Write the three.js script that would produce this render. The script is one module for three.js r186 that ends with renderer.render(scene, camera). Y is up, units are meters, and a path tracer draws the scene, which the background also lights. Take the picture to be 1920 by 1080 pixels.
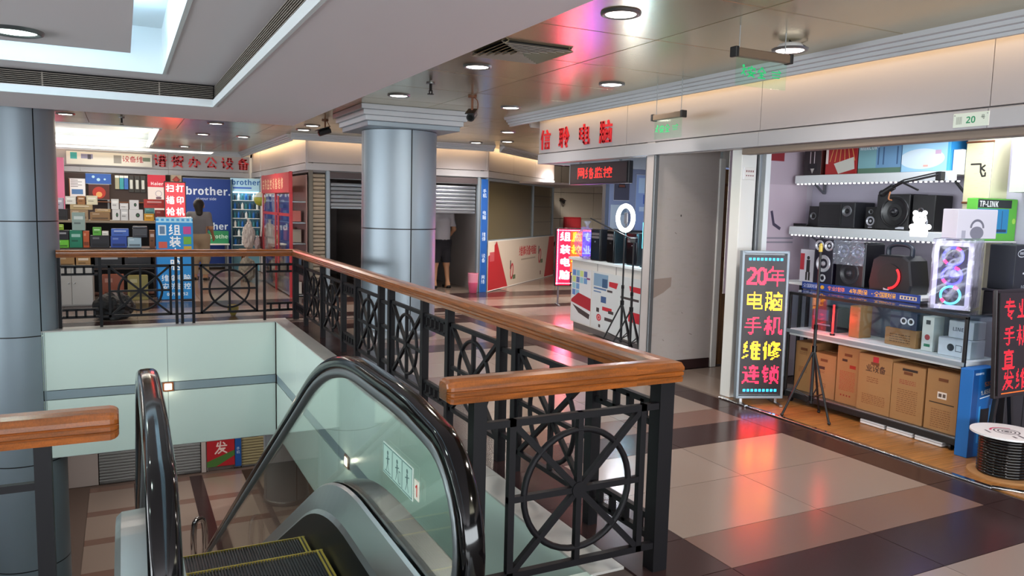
import * as THREE from 'three';
import { RoundedBoxGeometry } from 'three/addons/geometries/RoundedBoxGeometry.js';
import { mergeGeometries } from 'three/addons/utils/BufferGeometryUtils.js';
import { MarchingCubes } from 'three/addons/objects/MarchingCubes.js';
import { RectAreaLightUniformsLib } from 'three/addons/lights/RectAreaLightUniformsLib.js';
import { createNoise2D } from 'simplex-noise';

// ---------- camera, exposure ----------
RectAreaLightUniformsLib.init();
const scene = new THREE.Scene();
scene.background = new THREE.Color(0x000000);
const camera = new THREE.PerspectiveCamera(41.2, 16 / 9, 0.05, 120);
camera.rotation.order = 'YXZ';
camera.rotation.set(-0.1051, -0.4713, 0.0244);
camera.position.set(0, 1.6, 0);
const renderer = new THREE.WebGLRenderer({ antialias: true });
renderer.toneMapping = THREE.LinearToneMapping;
renderer.toneMappingExposure = 1.05;
renderer.shadowMap.enabled = true;
const POWER = { down: 4.6, tray: 12, cove: 4.6, shop: 4.6, led: 2.6, front: 9 };

// ---------- helpers ----------
let seed = 7;
const rnd = () => { seed = (seed * 16807) % 2147483647; return seed / 2147483647; };
const noise2 = createNoise2D(rnd);
const taken = {};
const numbered = (n) => { const k = taken[n] = (taken[n] ?? -1) + 1; return k ? n + '_' + String(k).padStart(3, '0') : n; };
function tag(o, label, category, group) { o.userData.label = label; o.userData.category = category; if (group) o.userData.group = group; return o; }
function thing(name, label, category, pos = [0, 0, 0], ry = 0, group) {
  const o = new THREE.Group(); o.name = numbered(name); o.position.set(...pos); o.rotation.y = ry; scene.add(o);
  return tag(o, label, category, group);
}
function structure(name, pos = [0, 0, 0], ry = 0) {
  const o = new THREE.Group(); o.name = name; o.position.set(...pos); o.rotation.y = ry; o.userData.kind = 'structure'; scene.add(o); return o;
}
function part(parent, name, geo, mat, pos, rot, label) {
  const m = new THREE.Mesh(geo, mat); m.name = name;
  if (pos) m.position.set(...pos);
  if (rot) m.rotation.set(...rot);
  if (label) m.userData.label = label;
  parent.add(m); return m;
}
const box = (w, h, d) => new THREE.BoxGeometry(w, h, d);
const rbox = (w, h, d, r = 0.004, s = 1) => new RoundedBoxGeometry(w, h, d, s, Math.min(r, w * 0.45, h * 0.45, d * 0.45));
const at = (g, x, y, z, ry = 0, rx = 0, rz = 0) => { if (rx) g.rotateX(rx); if (rz) g.rotateZ(rz); if (ry) g.rotateY(ry); return g.translate(x, y, z); };
const cyl = (r, h, n = 20, r2 = r) => new THREE.CylinderGeometry(r2, r, h, n);
const merge = (list) => mergeGeometries(list.map((g) => (g.index ? g.toNonIndexed() : g)));
const lathe = (pts, n = 28) => new THREE.LatheGeometry(pts.map(([x, y]) => new THREE.Vector2(x, y)), n);
// straight bar between two points
function bar(a, b, w, d = w) {
  const A = new THREE.Vector3(...a), B = new THREE.Vector3(...b), L = A.distanceTo(B), g = box(w, L, d);
  g.applyQuaternion(new THREE.Quaternion().setFromUnitVectors(new THREE.Vector3(0, 1, 0), B.clone().sub(A).normalize()));
  return g.translate((A.x + B.x) / 2, (A.y + B.y) / 2, (A.z + B.z) / 2);
}
function rod(a, b, r, n = 10, r2 = r) {
  const A = new THREE.Vector3(...a), B = new THREE.Vector3(...b), L = A.distanceTo(B), g = cyl(r, L, n, r2);
  g.applyQuaternion(new THREE.Quaternion().setFromUnitVectors(new THREE.Vector3(0, 1, 0), B.clone().sub(A).normalize()));
  return g.translate((A.x + B.x) / 2, (A.y + B.y) / 2, (A.z + B.z) / 2);
}
const tube = (pts, r, n = 24, m = 8) => new THREE.TubeGeometry(new THREE.CatmullRomCurve3(pts.map((p) => new THREE.Vector3(...p))), n, r, m);
function extrude(pts, depth, bevel = 0) {
  const s = new THREE.Shape(pts.map(([x, y]) => new THREE.Vector2(x, y)));
  return new THREE.ExtrudeGeometry(s, { depth, bevelEnabled: bevel > 0, bevelSize: bevel, bevelThickness: bevel, bevelSegments: 1, curveSegments: 8 });
}
const mat = (color, roughness = 0.6, metalness = 0, extra = {}) => new THREE.MeshPhysicalMaterial({ color, roughness, metalness, ...extra });
const glow = (color, k, extra = {}) => new THREE.MeshStandardMaterial({ color: 0x111111, emissive: color, emissiveIntensity: k, roughness: 0.6, ...extra });
function canvasTex(w, h, draw, repeat) {
  const c = document.createElement('canvas'); c.width = w; c.height = h;
  const x = c.getContext('2d'); draw(x, w, h);
  const t = new THREE.CanvasTexture(c); t.colorSpace = THREE.SRGBColorSpace; t.magFilter = THREE.LinearFilter;
  if (repeat) t.wrapS = t.wrapT = THREE.RepeatWrapping;
  return t;
}
const print = (w, h, draw, rough = 0.55, extra = {}) => new THREE.MeshPhysicalMaterial({ map: canvasTex(w, h, draw), roughness: rough, ...extra });
// mottled grain around a base colour (matter, not light)
function grainTex(w, h, base, amp, sx, sy, oct = 3) {
  const c = new THREE.Color(base).convertLinearToSRGB ? new THREE.Color(base) : new THREE.Color(base);
  const s = c.clone().convertLinearToSRGB(), d = new Uint8Array(w * h * 4);
  for (let y = 0; y < h; y++) for (let x = 0; x < w; x++) {
    let n = 0; for (let o = 0; o < oct; o++) n += noise2(x * sx * 2 ** o + o * 31, y * sy * 2 ** o) / 2 ** o;
    const k = 1 + amp * (n * 0.6 + (rnd() - 0.5) * 0.5), i = (y * w + x) * 4;
    d[i] = Math.min(255, s.r * 255 * k); d[i + 1] = Math.min(255, s.g * 255 * k); d[i + 2] = Math.min(255, s.b * 255 * k); d[i + 3] = 255;
  }
  const t = new THREE.DataTexture(d, w, h); t.colorSpace = THREE.SRGBColorSpace; t.magFilter = THREE.LinearFilter; t.wrapS = t.wrapT = THREE.RepeatWrapping; t.needsUpdate = true;
  return t;
}
function rectLight(color, intensity, w, h, pos, look, name = 'light') {
  const l = new THREE.RectAreaLight(color, intensity, w, h); l.name = name; l.position.set(...pos); l.lookAt(...look); scene.add(l); return l;
}

// ---------- stroke lettering (each glyph on a 100 x 100 grid) ----------
const RAD = {
  ren: '60 0 5 45/38 30 38 100', yan: '42 2 55 14/5 22 95 22/20 38 80 38/20 53 80 53/20 70 80 70 80 98 20 98 20 70',
  er: '5 5 95 5/25 5 25 85/75 5 75 100/25 30 75 30/25 55 75 55/0 88 75 78', ling: '50 0 5 45/50 0 95 45/40 38 55 50/20 58 80 58 45 90/40 75 65 100',
  yue: '20 2 20 60 5 100/20 2 85 2 85 98 68 92/20 32 85 32/20 62 85 62', nao: '50 0 58 12/5 20 98 20/20 40 70 80/75 38 22 80/8 40 8 98 92 98 92 40',
  mu: '0 25 100 25/50 0 50 100/50 28 5 75/50 28 95 75', ji: '20 5 20 60 0 100/20 5 75 5 75 85 80 95 100 95 100 78',
  si: '55 0 10 28 55 28 5 60 70 55/0 95 75 78', zhui: '35 0 0 40/25 25 25 100/60 2 70 18/25 22 95 22/25 46 90 46/25 70 90 70/25 97 98 97/60 22 60 97',
  che: '10 15 90 15/40 0 15 48 92 48/55 30 55 100/0 72 100 72', jin: '45 0 5 35/35 18 85 18/25 40 80 40/15 62 85 62/50 40 50 95 85 82',
  suo: '50 0 50 28/20 5 30 20/82 5 70 20/15 32 15 75/15 32 88 32 88 75/50 45 50 65 15 98/55 75 92 98',
  ge: '45 0 10 38/40 15 80 15 20 58/35 30 95 55/25 65 80 65 80 98 25 98 25 65', shou: '5 28 90 28/55 0 55 95 30 85/0 65 90 52',
  kong: '50 0 55 12/5 35 8 18 95 18 90 35/38 28 10 52/62 28 90 52/20 60 80 60/50 60 50 95/5 97 95 97', qie: '20 5 20 95/20 5 80 5 80 95/20 33 80 33/20 62 80 62/0 96 100 96',
  yanl: '30 2 50 18/5 38 45 38 45 90 80 72', shu: '30 2 28 28 5 42/30 5 75 5 75 30 98 32/15 52 82 52 50 80 10 100/28 62 95 100',
  pu: '30 0 38 10/70 0 62 10/8 16 92 16/0 46 100 46/35 16 35 46/65 16 65 46/15 22 22 38/85 22 78 38/18 56 82 56 82 100 18 100 18 56/18 77 82 77',
  sao: '10 15 90 15 90 90 5 90/12 52 90 52', miao: '5 20 98 20/30 2 30 35/70 2 70 35/10 45 92 45 92 98 10 98 10 45/10 70 92 70/50 45 50 98',
  cang: '50 0 0 45/50 0 100 45/22 50 75 50 75 72 62 72/22 50 22 95 92 95 92 78', ding: '0 15 100 15/55 15 55 95 30 88',
  zhuan: '10 18 95 18/0 42 100 42/48 0 30 65 85 65 50 92/38 78 68 100', bao: '15 5 85 5 85 38 15 38 15 5/0 55 100 55/50 38 50 100/48 58 5 90/52 58 95 90',
  lian: '22 0 32 18/78 0 68 18/12 25 90 25/0 52 100 52/50 25 48 60 5 98/52 58 98 98',
};
const two = (a, b, s = 40) => [[RAD[a], 0, 0, s - 3, 100], [RAD[b], s + 2, 0, 98 - s, 100]];
const HAN = {
  '信': two('ren', 'yan', 34), '聆': two('er', 'ling', 43), '脑': two('yue', 'nao', 38), '机': two('mu', 'ji', 46), '维': two('si', 'zhui', 38), '锁': two('jin', 'suo', 40),
  '络': two('si', 'ge', 38), '控': two('shou', 'kong', 36), '组': two('si', 'qie', 40), '设': two('yanl', 'shu', 38), '谱': two('yanl', 'pu', 34), '扫': two('shou', 'sao', 42),
  '描': two('shou', 'miao', 36), '枪': two('mu', 'cang', 42), '打': two('shou', 'ding', 44), '传': two('ren', 'zhuan', 32), '保': two('ren', 'bao', 32), '联': two('er', 'lian', 42),
  '电': '12 18 88 18 88 68 12 68 12 18/12 43 88 43/50 0 50 88 60 95 98 95 98 78', '年': '30 0 8 30/25 18 90 18/28 42 85 42/28 42 28 68/2 68 98 68/58 18 58 100',
  '手': '80 5 15 16/12 35 88 35/2 60 98 60/50 12 50 92 38 98 28 90', '修': [[RAD.ren, 0, 0, 30, 100], ['35 20 35 80/60 0 40 30/50 12 95 12 60 50/60 22 98 50/85 45 50 65/90 60 50 82/98 75 48 100', 0, 0, 100, 100]],
  '连': [['12 5 22 18/5 38 24 38 24 72 2 95/24 80 45 92 98 94', 0, 0, 100, 100], [RAD.che, 36, 0, 62, 78]],
  '网': '10 100 10 5 90 5 90 95 75 95/25 25 48 70/48 25 22 75/55 25 80 70/80 25 52 75',
  '监': '15 5 15 45/35 0 35 48/60 0 48 30/55 15 95 15/70 25 82 38/15 58 88 58 88 95/15 58 15 95/40 58 40 95/64 58 64 95/0 97 100 97',
  '装': '10 8 22 20/28 0 28 50/5 48 28 38/42 18 98 18/70 0 70 45/48 46 92 46/50 48 50 58/5 62 95 62/45 62 5 88/30 78 30 100 48 92/60 66 95 98/85 68 65 80',
  '备': '42 0 12 30/38 10 78 10 8 48/30 22 95 48/18 55 82 55 82 98 18 98 18 55/18 76 82 76/50 55 50 98', '专': '15 15 85 15/5 38 95 38/48 0 32 62 78 62 45 90/35 78 65 100',
  '业': '38 5 38 92/62 5 62 92/10 28 25 65/92 28 78 65/0 95 100 95', '贺': '5 18 45 18 40 48 30 48/25 2 20 30 3 50/58 8 95 8 95 45 58 45 58 8/22 56 80 56 80 85/22 56 22 85/50 62 48 80 15 100/58 85 88 100',
  '办': '10 30 75 30 68 95 50 88/42 5 38 55 8 95/10 48 2 70/88 45 98 68', '公': '35 5 5 48/62 5 95 48/50 45 22 90 80 85/68 65 92 98',
  '条': '40 0 10 32/35 12 78 12 15 50/30 25 95 48/10 62 90 62/50 50 50 100/38 68 12 92/62 68 88 92', '印': '40 5 12 18 12 80 42 72/12 45 42 45/58 12 92 12 92 75 78 75/58 12 58 100',
  '飞': '5 15 65 15 68 65 80 92 98 90 98 72/92 25 70 42/68 40 92 58', '发': '28 8 18 35 95 35/48 0 40 55 5 98/35 58 82 58 30 98/45 65 95 98/70 8 82 22',
  '直': '10 15 90 15/50 0 48 28/22 30 78 30 78 88 22 88 22 30/22 48 78 48/22 67 78 67/0 98 100 98', '质': '85 2 15 10 15 60 0 98/25 25 95 25/55 12 55 38/35 42 85 42 85 78/35 42 35 78/60 50 58 70 28 98/65 75 95 98',
  '全': '50 0 2 45/50 0 98 45/25 50 75 50/28 72 72 72/50 50 50 95/8 97 92 97', '国': '8 5 92 5 92 98 8 98 8 5/25 25 75 25/30 50 70 50/22 78 78 78/50 25 50 78/62 58 72 68',
  '安': '48 0 54 12/5 35 8 18 92 18 90 35/2 58 98 58/45 35 25 72 85 98/75 58 60 80 10 98', '防': '5 5 5 100/5 5 38 5 22 35 40 50 25 65/70 0 78 12/45 22 100 22/65 22 58 65 42 98/62 48 92 48 85 95 72 90',
  '号': '25 5 75 5 75 35 25 35 25 5/5 50 95 50/35 50 30 68 80 68 75 98 55 92',
};
function strokes(ch) {
  const src = HAN[ch]; if (!src) return null;
  return (Array.isArray(src) ? src : [[src, 0, 0, 100, 100]]).flatMap(([s, ox, oy, w, h]) =>
    s.split('/').map((p) => { const n = p.trim().split(/\s+/).map(Number), o = []; for (let i = 0; i < n.length; i += 2) o.push([ox + n[i] * w / 100, oy + n[i + 1] * h / 100]); return o; }));
}
// draws text with stroke glyphs or, for latin letters and digits, the canvas font
function write(x, text, px, py, size, color, { lw = 0.11, dir = 'h', gap = 1.12, w = 1 } = {}) {
  x.strokeStyle = color; x.fillStyle = color; x.lineWidth = size * lw; x.lineCap = 'round'; x.lineJoin = 'round';
  for (const ch of text) {
    const st = strokes(ch);
    if (st) for (const s of st) { x.beginPath(); s.forEach(([a, b], i) => x[i ? 'lineTo' : 'moveTo'](px + a * size * w / 100, py + b * size / 100)); x.stroke(); }
    else { x.font = 'bold ' + Math.round(size * 1.1) + 'px sans-serif'; x.textBaseline = 'alphabetic'; x.fillText(ch, px, py + size * 0.92); }
    if (dir === 'v') py += size * gap; else px += st ? size * gap * w : x.measureText(ch).width * 1.02;
  }
}
// raised letter as a solid
function glyph(ch, size, depth, lw) {
  return merge(strokes(ch).flatMap((s) => s.slice(1).map(([bx, by], i) => {
    const [ax, ay] = s[i], k = size / 100, dx = (bx - ax) * k, dy = (ay - by) * k, L = Math.hypot(dx, dy) + lw * 0.8, g = box(L, lw, depth);
    g.rotateZ(Math.atan2(dy, dx)); return g.translate((ax + bx) / 2 * k, size - (ay + by) / 2 * k, depth / 2);
  })));
}
// dot-matrix picture: draw() paints a small canvas, every lit cell becomes a round dot
function dotTex(cols, rows, scale, draw, bg = '#070304', keep = 0.34) {
  const c = document.createElement('canvas'); c.width = cols; c.height = rows; const x = c.getContext('2d'); x.fillStyle = '#000'; x.fillRect(0, 0, cols, rows); draw(x);
  const p = x.getImageData(0, 0, cols, rows).data;
  return canvasTex(cols * scale, rows * scale, (y, W, H) => {
    y.fillStyle = bg; y.fillRect(0, 0, W, H);
    for (let j = 0; j < rows; j++) for (let i = 0; i < cols; i++) {
      const o = (j * cols + i) * 4, m = Math.max(p[o], p[o + 1], p[o + 2]); if (m < 255 * keep) continue;
      const k = 255 / m; y.fillStyle = `rgb(${p[o] * k | 0},${p[o + 1] * k | 0},${p[o + 2] * k | 0})`;
      y.beginPath(); y.arc((i + 0.5) * scale, (j + 0.5) * scale, scale * 0.46, 0, 7); y.fill();
    }
  });
}
const screen = (tex, k) => new THREE.MeshStandardMaterial({ color: 0x0a0808, roughness: 0.35, emissive: 0xffffff, emissiveMap: tex, emissiveIntensity: k });

// ---------- shared materials ----------
const M = {
  white: mat(0xd9d9d5, 0.55), plaster: mat(0xb5aeac, 0.9), soffit: mat(0xe8e0e3, 0.9), cool: mat(0xdfe5e6, 0.85),
  blackIron: mat(0x0d0b0f, 0.55, 0, { specularIntensity: 0.5 }), black: mat(0x121214, 0.45), blackGloss: mat(0x0b0b0d, 0.12), rubber: mat(0x050506, 0.09),
  steel: mat(0xa9abad, 0.28, 1), steelDull: mat(0x8b8f92, 0.42, 0.9), alu: mat(0x8f9ba4, 0.42, 0.4), chrome: mat(0xd0d2d4, 0.12, 1),
  ceilingMetal: mat(0xc0b596, 0.22, 0.85), ceilingMetal2: mat(0xbbb092, 0.24, 0.85), grille: mat(0xa39a90, 0.6, 0.2), dark: mat(0x1a1716, 0.9), recess: mat(0x0d0c0c, 0.95),
  enamel: mat(0xd6e6dd, 0.25), band: mat(0x9fb0b8, 0.35, 0.4), fascia: mat(0xa4a0a4, 0.45), fasciaLip: mat(0xa6a7ad, 0.42), cornice: mat(0xb6b9bd, 0.42),
  glass: mat(0xf3faf6, 0.02, 0, { transmission: 1, ior: 1.45, thickness: 0 }), glassClear: mat(0xf4fafc, 0.02, 0, { transmission: 1, ior: 1.45, thickness: 0 }), glassTint: mat(0xdedaca, 0.06, 0, { transmission: 1, ior: 1.45, thickness: 0 }),
  film: mat(0xf4f6ff, 0.15, 0, { transmission: 0.85, thickness: 0 }),
  carton: mat(0xa5794b, 0.85), tape: mat(0xb98e5a, 0.35), red: mat(0xb01822, 0.5), blue: mat(0x1565b8, 0.5), pink: mat(0xd58094, 0.5), green: mat(0x3f9a3a, 0.5), yellow: mat(0xd9b23a, 0.5),
  paper: mat(0xe6e4de, 0.8), skin: mat(0xb98968, 0.6), hair: mat(0x15100e, 0.6), plasticWhite: mat(0xe4e4e6, 0.4),
  tileL: [0x87786e, 0x897a70, 0x84766d].map((c, i) => mat(c, 0.2 + i * 0.02)), tileM: [0x71594f, 0x6e564d].map((c, i) => mat(c, 0.21 + i * 0.02)), tileD: [0x352525, 0x382827, 0x322323].map((c, i) => mat(c, 0.19 + i * 0.02, 0, { specularIntensity: 0.5 })),
  grout: mat(0x5c4d46, 0.8),
};
const woodTex = grainTex(512, 128, 0x844716, 0.3, 0.006, 0.11, 4);
M.wood = new THREE.MeshPhysicalMaterial({ map: woodTex, roughness: 0.28, clearcoat: 0.5, clearcoatRoughness: 0.15 });
M.woodDark = mat(0x6a3a18, 0.5);
const plankTex = grainTex(512, 128, 0x9a6c3a, 0.28, 0.008, 0.09, 4);
M.plank = [1, 0.92, 1.06].map((k) => new THREE.MeshPhysicalMaterial({ map: plankTex, color: new THREE.Color(k, k * 0.98, k * 0.95), roughness: 0.32 }));
const stainTex = canvasTex(512, 1024, (x, w, h) => {
  x.fillStyle = '#b9b1ad'; x.fillRect(0, 0, w, h);
  for (let i = 0; i < 900; i++) { x.fillStyle = `rgba(${120 + rnd() * 60 | 0},${110 + rnd() * 50 | 0},100,${rnd() * 0.05})`; x.fillRect(rnd() * w, rnd() * h, 4 + rnd() * 60, 2 + rnd() * 12); }
  x.fillStyle = '#9c8c84'; x.beginPath(); [[0, 610], [45, 606], [170, 600], [168, 640], [110, 668], [40, 690], [0, 694]].forEach(([a, b], i) => x[i ? 'lineTo' : 'moveTo'](a, b)); x.fill();
  x.strokeStyle = '#8a7d76'; x.lineWidth = 3; for (const [a, b, l] of [[180, 400, 14], [260, 760, 10], [330, 860, 22], [120, 880, 12]]) { x.beginPath(); x.moveTo(a, b); x.lineTo(a + l, b + 6); x.stroke(); }
  x.fillStyle = '#4d4744'; x.beginPath(); x.arc(222, 325, 5, 0, 7); x.fill();
});

// ================= THE SETTING =================
// ---------- upper floor: slab, tiles, shop boards ----------
const floor = structure('floor');
const slab = (name, x0, x1, y0, y1, z0, z1, m, parent = floor) => part(parent, name, box(x1 - x0, y1 - y0, z1 - z0), m, [(x0 + x1) / 2, (y0 + y1) / 2, (z0 + z1) / 2]);
slab('slab', 1.86, 11.5, -1.55, -0.012, -10.5, 6, M.grout);
slab('slab', -10.5, 11.5, -1.55, -0.012, -25.5, -10.56, M.grout);
slab('slab', -10.5, -7.06, -1.55, -0.012, -10.5, 6, M.grout);
slab('slab', -7.06, -0.08, -1.55, -0.012, -2.7, 6, M.grout);
slab('slab', 1.07, 1.86, -1.55, -0.012, -2.7, 6, M.grout);
slab('slab', -0.08, 1.07, -1.55, -0.012, -1.1, 6, M.grout);
const tileGeos = {};
function tile(x0, x1, z0, z1, mats) {
  const w = +(x1 - x0 - 0.004).toFixed(3), d = +(Math.abs(z1 - z0) - 0.004).toFixed(3), k = w + '_' + d;
  tileGeos[k] ??= box(w, 0.012, d);
  return part(floor, 'tile', tileGeos[k], mats[Math.floor(rnd() * mats.length)], [(x0 + x1) / 2, -0.006, (z0 + z1) / 2]);
}
// walkway beside the shops: dark borders, light fields, cross bands
for (let k = -1; k < 5; k++) {
  const z = -2.1 - 1.88 * k;
  const rows = [[z, z - 0.39, M.tileD], [z - 0.39, z - 0.73, M.tileM], [z - 0.73, z - 1.305, M.tileL], [z - 1.305, z - 1.88, M.tileL]];
  for (const [a, b, m] of rows) {
    if (b < -10.6) continue;
    tile(1.98, 2.42, a, b, M.tileD);
    tile(2.42, 3.35, a, b, m); tile(3.35, 4.28, a, b, m);
    tile(4.28, 4.56, a, b, M.tileD);
  }
}
for (let x = -6; x < 1.0; x += 0.93) tile(x, Math.min(x + 0.93, 0.9999), -0.3, 1.2, M.tileL);
// light stone edging along the void, far corridor, side alley
const edge = mat(0xb7b4ae, 0.3);
for (let z = -2.7; z > -10.4; z -= 1.3) tile(1.8, 1.98, z, Math.max(z - 1.3, -10.5), [edge]);
for (let x = 1.98; x > -7; x -= 1.33) tile(x - 1.33, x, -10.5, -10.78, [edge]);
const farRows = [[-10.78, -11.12, M.tileD], [-11.12, -11.9, M.tileL], [-11.9, -12.24, M.tileM], [-12.24, -12.95, M.tileD]];
for (let x = -4.5; x < 9; x += 0.93) for (const [a, b, m] of farRows) if (!(x < 6.2 && x > 6.0)) tile(x, x + 0.93, a, b, m);
for (let x = -3.57; x < 2.6; x += 0.93) for (let j = 0; j < 6; j++) tile(x, Math.min(x + 0.93, 2.75), -12.95 - j, -13.95 - j, j % 3 === 1 ? M.tileM : M.tileL);
for (let x = 4.58; x < 9; x += 0.93) for (let j = 0; j < 3; j++) tile(x, x + 0.93, -8.2 - j * 0.86, -9.06 - j * 0.86, j === 1 ? M.tileM : M.tileL);
for (let x = 6.55; x < 10; x += 0.93) for (let j = 0; j < 4; j++) tile(x, x + 0.93, -12.95 - j, -13.95 - j, j % 2 ? M.tileM : M.tileL);
for (const [a, b] of [[4.6, 5.1], [5.1, 5.6]]) tile(a, b, -4.98, -6.02, M.tileL);
// shop boards behind the metal threshold
for (let z = -4.98, i = 0; z < -0.4; z += 0.155, i++) part(floor, 'floorboard', box(1.55, 0.01, 0.152), M.plank[i % 3], [5.38, -0.005, z + 0.075]);
part(floor, 'threshold', merge([at(rbox(0.045, 0.014, 2.35, 0.005), 4.585, 0.006, -3.8)]), M.chrome);
part(floor, 'threshold', at(rbox(0.045, 0.014, 2.2, 0.005), 0, 0, 0), M.chrome, [5.2, 0.006, -1.72], [0, 0.58, 0]);

// ---------- parapet of the void: enamel panels, metal band ----------
const wallVoidFar = structure('wall_void_far');
for (let x = 1.8, i = 0; x > -7; x -= 1.33, i++) {
  part(wallVoidFar, 'panel', rbox(1.326, 0.72, 0.05, 0.003), M.enamel, [x - 0.665, -0.362, -10.535]);
  part(wallVoidFar, 'panel', rbox(1.326, 0.71, 0.05, 0.003), M.enamel, [x - 0.665, -1.2, -10.535]);
  part(wallVoidFar, 'band', box(1.326, 0.105, 0.04), M.band, [x - 0.665, -0.782, -10.535]);
}
const wallVoidRight = structure('wall_void_right');
for (let z = -2.74; z > -10.4; z -= 1.29) {
  part(wallVoidRight, 'panel', rbox(0.05, 0.72, 1.286, 0.003), M.enamel, [1.83, -0.362, z - 0.645]);
  part(wallVoidRight, 'panel', rbox(0.05, 0.71, 1.286, 0.003), M.enamel, [1.83, -1.2, z - 0.645]);
  part(wallVoidRight, 'band', box(0.04, 0.105, 1.286), M.band, [1.83, -0.782, z - 0.645]);
}
const wallVoidLeft = structure('wall_void_left');
part(wallVoidLeft, 'panel', box(0.05, 1.55, 7.9), M.enamel, [-7.03, -0.78, -6.6]);
const wallVoidNear = structure('wall_void_near');
part(wallVoidNear, 'panel', box(6.9, 1.55, 0.04), M.enamel, [-3.55, -0.78, -2.72]);
part(wallVoidNear, 'panel', box(0.7, 1.55, 0.04), M.enamel, [1.46, -0.78, -2.72]);
for (const [n, p, ry, l] of [['far', [0.468, -0.782, -10.508], 0, 'small square lamp set in the metal band of the far void wall'], ['right', [1.802, -0.782, -6.82], -Math.PI / 2, 'small square lamp in the band of the side void wall behind the escalator glass']]) {
  const o = thing('square_lamp', l, 'lamp', p, ry);
  part(o, 'frame', rbox(0.13, 0.12, 0.02, 0.004), M.woodDark, [0, 0, 0]);
  part(o, 'lens', rbox(0.085, 0.08, 0.012, 0.004), glow(0xfff0da, 5), [0, 0, 0.008]);
  const q = new THREE.PointLight(0xfff0da, 0.05); q.name = 'lamp_light'; q.position.set(0, 0, 0.06); o.add(q);
}

// ---------- lower storey ----------
const floorLower = structure('floor_lower');
slab('slab', -10.5, 11.5, -5.1, -4.812, -25.5, 6, M.grout, floorLower);
const lowGeo = { a: box(0.87, 0.012, 1.17), b: box(0.87, 0.012, 0.26), c: box(0.27, 0.012, 1.17), d: box(0.27, 0.012, 0.26) };
for (let i = 0; i < 6; i++) for (let j = 0; j < 7; j++) {
  const x = -0.35 + i * 1.15, z = -9.2 - j * 1.44, q = (a) => a[Math.floor(rnd() * a.length)];
  part(floorLower, 'tile', lowGeo.a, q(M.tileL), [x, -4.806, z]); part(floorLower, 'tile', lowGeo.b, q(M.tileM), [x, -4.806, z - 0.72]);
  part(floorLower, 'tile', lowGeo.c, q(M.tileD), [x + 0.575, -4.806, z]); part(floorLower, 'tile', lowGeo.d, q(M.tileD), [x + 0.575, -4.806, z - 0.72]);
}
const ceilLower = structure('ceiling_lower');
slab('slab', -10.5, 11.5, -1.575, -1.551, -25.5, -10.565, M.soffit, ceilLower);
const wallLower = structure('wall_lower');
for (const [x0, x1, z0, z1] of [[-10.5, 11.5, -25.5, -25.3], [-10.6, -10.4, -25.5, 6], [11.3, 11.5, -25.5, 6], [-10.5, 11.5, 5.8, 6]]) slab('panel', x0, x1, -4.8, -1.55, z0, z1, M.plaster, wallLower);

// ---------- outer walls of the storey (out of the frame, they close the hall) ----------
const wallLeft = structure('wall_left'); slab('panel', -10.7, -10.5, -1.55, 3.3, -25.6, 6.2, M.plaster, wallLeft);
const wallBack = structure('wall_back'); slab('panel', -10.7, 11.6, -1.55, 3.3, 6, 6.2, M.plaster, wallBack);
const wallFar = structure('wall_far'); slab('panel', -10.7, 11.6, -1.55, 3.3, -25.7, -25.5, M.plaster, wallFar);
const wallEast = structure('wall_right'); slab('panel', 11.5, 11.7, -1.55, 3.3, -25.6, 6.2, M.plaster, wallEast);
const roof = structure('ceiling_deck'); slab('deck', -10.7, 11.7, 3.3, 3.5, -25.7, 6.2, M.soffit, roof);

// ---------- brightly lit shopfronts across the void and behind the camera (they light the hall from the side) ----------
function litFront(label, pos, ry, len, k) {
  const o = thing('lit_shopfront', label, 'shopfront', pos, ry), n = Math.round(len / 1.6), w = len / n, pane = glow(0xeef4f8, 3);
  for (let i = 0; i < n; i++) { part(o, 'lit_pane', box(w - 0.06, 1.95, 0.02), pane, [-len / 2 + (i + 0.5) * w, 1.1, 0]); part(o, 'mullion', rbox(0.06, 2.1, 0.06, 0.005), M.alu, [-len / 2 + i * w, 1.1, 0.01]); }
  part(o, 'sill', rbox(len, 0.12, 0.08, 0.005), M.steelDull, [0, 0.06, 0.01]); part(o, 'header', rbox(len, 0.35, 0.1, 0.005), M.fascia, [0, 2.3, 0.01]);
  const l = new THREE.RectAreaLight(0xeef5fa, POWER.front * k, len, 1.9); l.name = 'shopfront_light'; l.position.set(0, 1.1, 0.06); l.rotation.y = Math.PI; o.add(l);
}
litFront('long brightly lit shopfront across the void to the left, out of view', [-10.4, 0, -5.5], Math.PI / 2, 14.4, 1);
litFront('brightly lit shopfront behind the camera, out of view', [0.4, 0, 5.85], Math.PI, 11.2, 1.05);

// ---------- plaster soffit round the void with its tray ----------
const soffit = structure('ceiling_void');
const SX = 1.95, SZ = -10.0, GX = 0.865, GZ = -8.54;
slab('soffit', GX, SX, 2.55, 2.62, SZ, 6, M.soffit, soffit); slab('soffit', SX - 0.03, SX, 2.6, 3.3, SZ, 6, M.soffit, soffit);
slab('soffit', -8.5, GX, 2.55, 2.62, SZ, GZ, M.soffit, soffit); slab('soffit', -8.5, SX, 2.6, 3.3, SZ, SZ + 0.03, M.soffit, soffit);
slab('soffit', -8.5, -7, 2.55, 2.62, GZ, 6, M.soffit, soffit);
slab('trim', GX - 0.006, GX + 0.02, 2.545, 2.615, GZ, 6, M.cool, soffit); slab('trim', -7, GX, 2.545, 2.615, GZ - 0.02, GZ + 0.006, M.cool, soffit);
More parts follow.
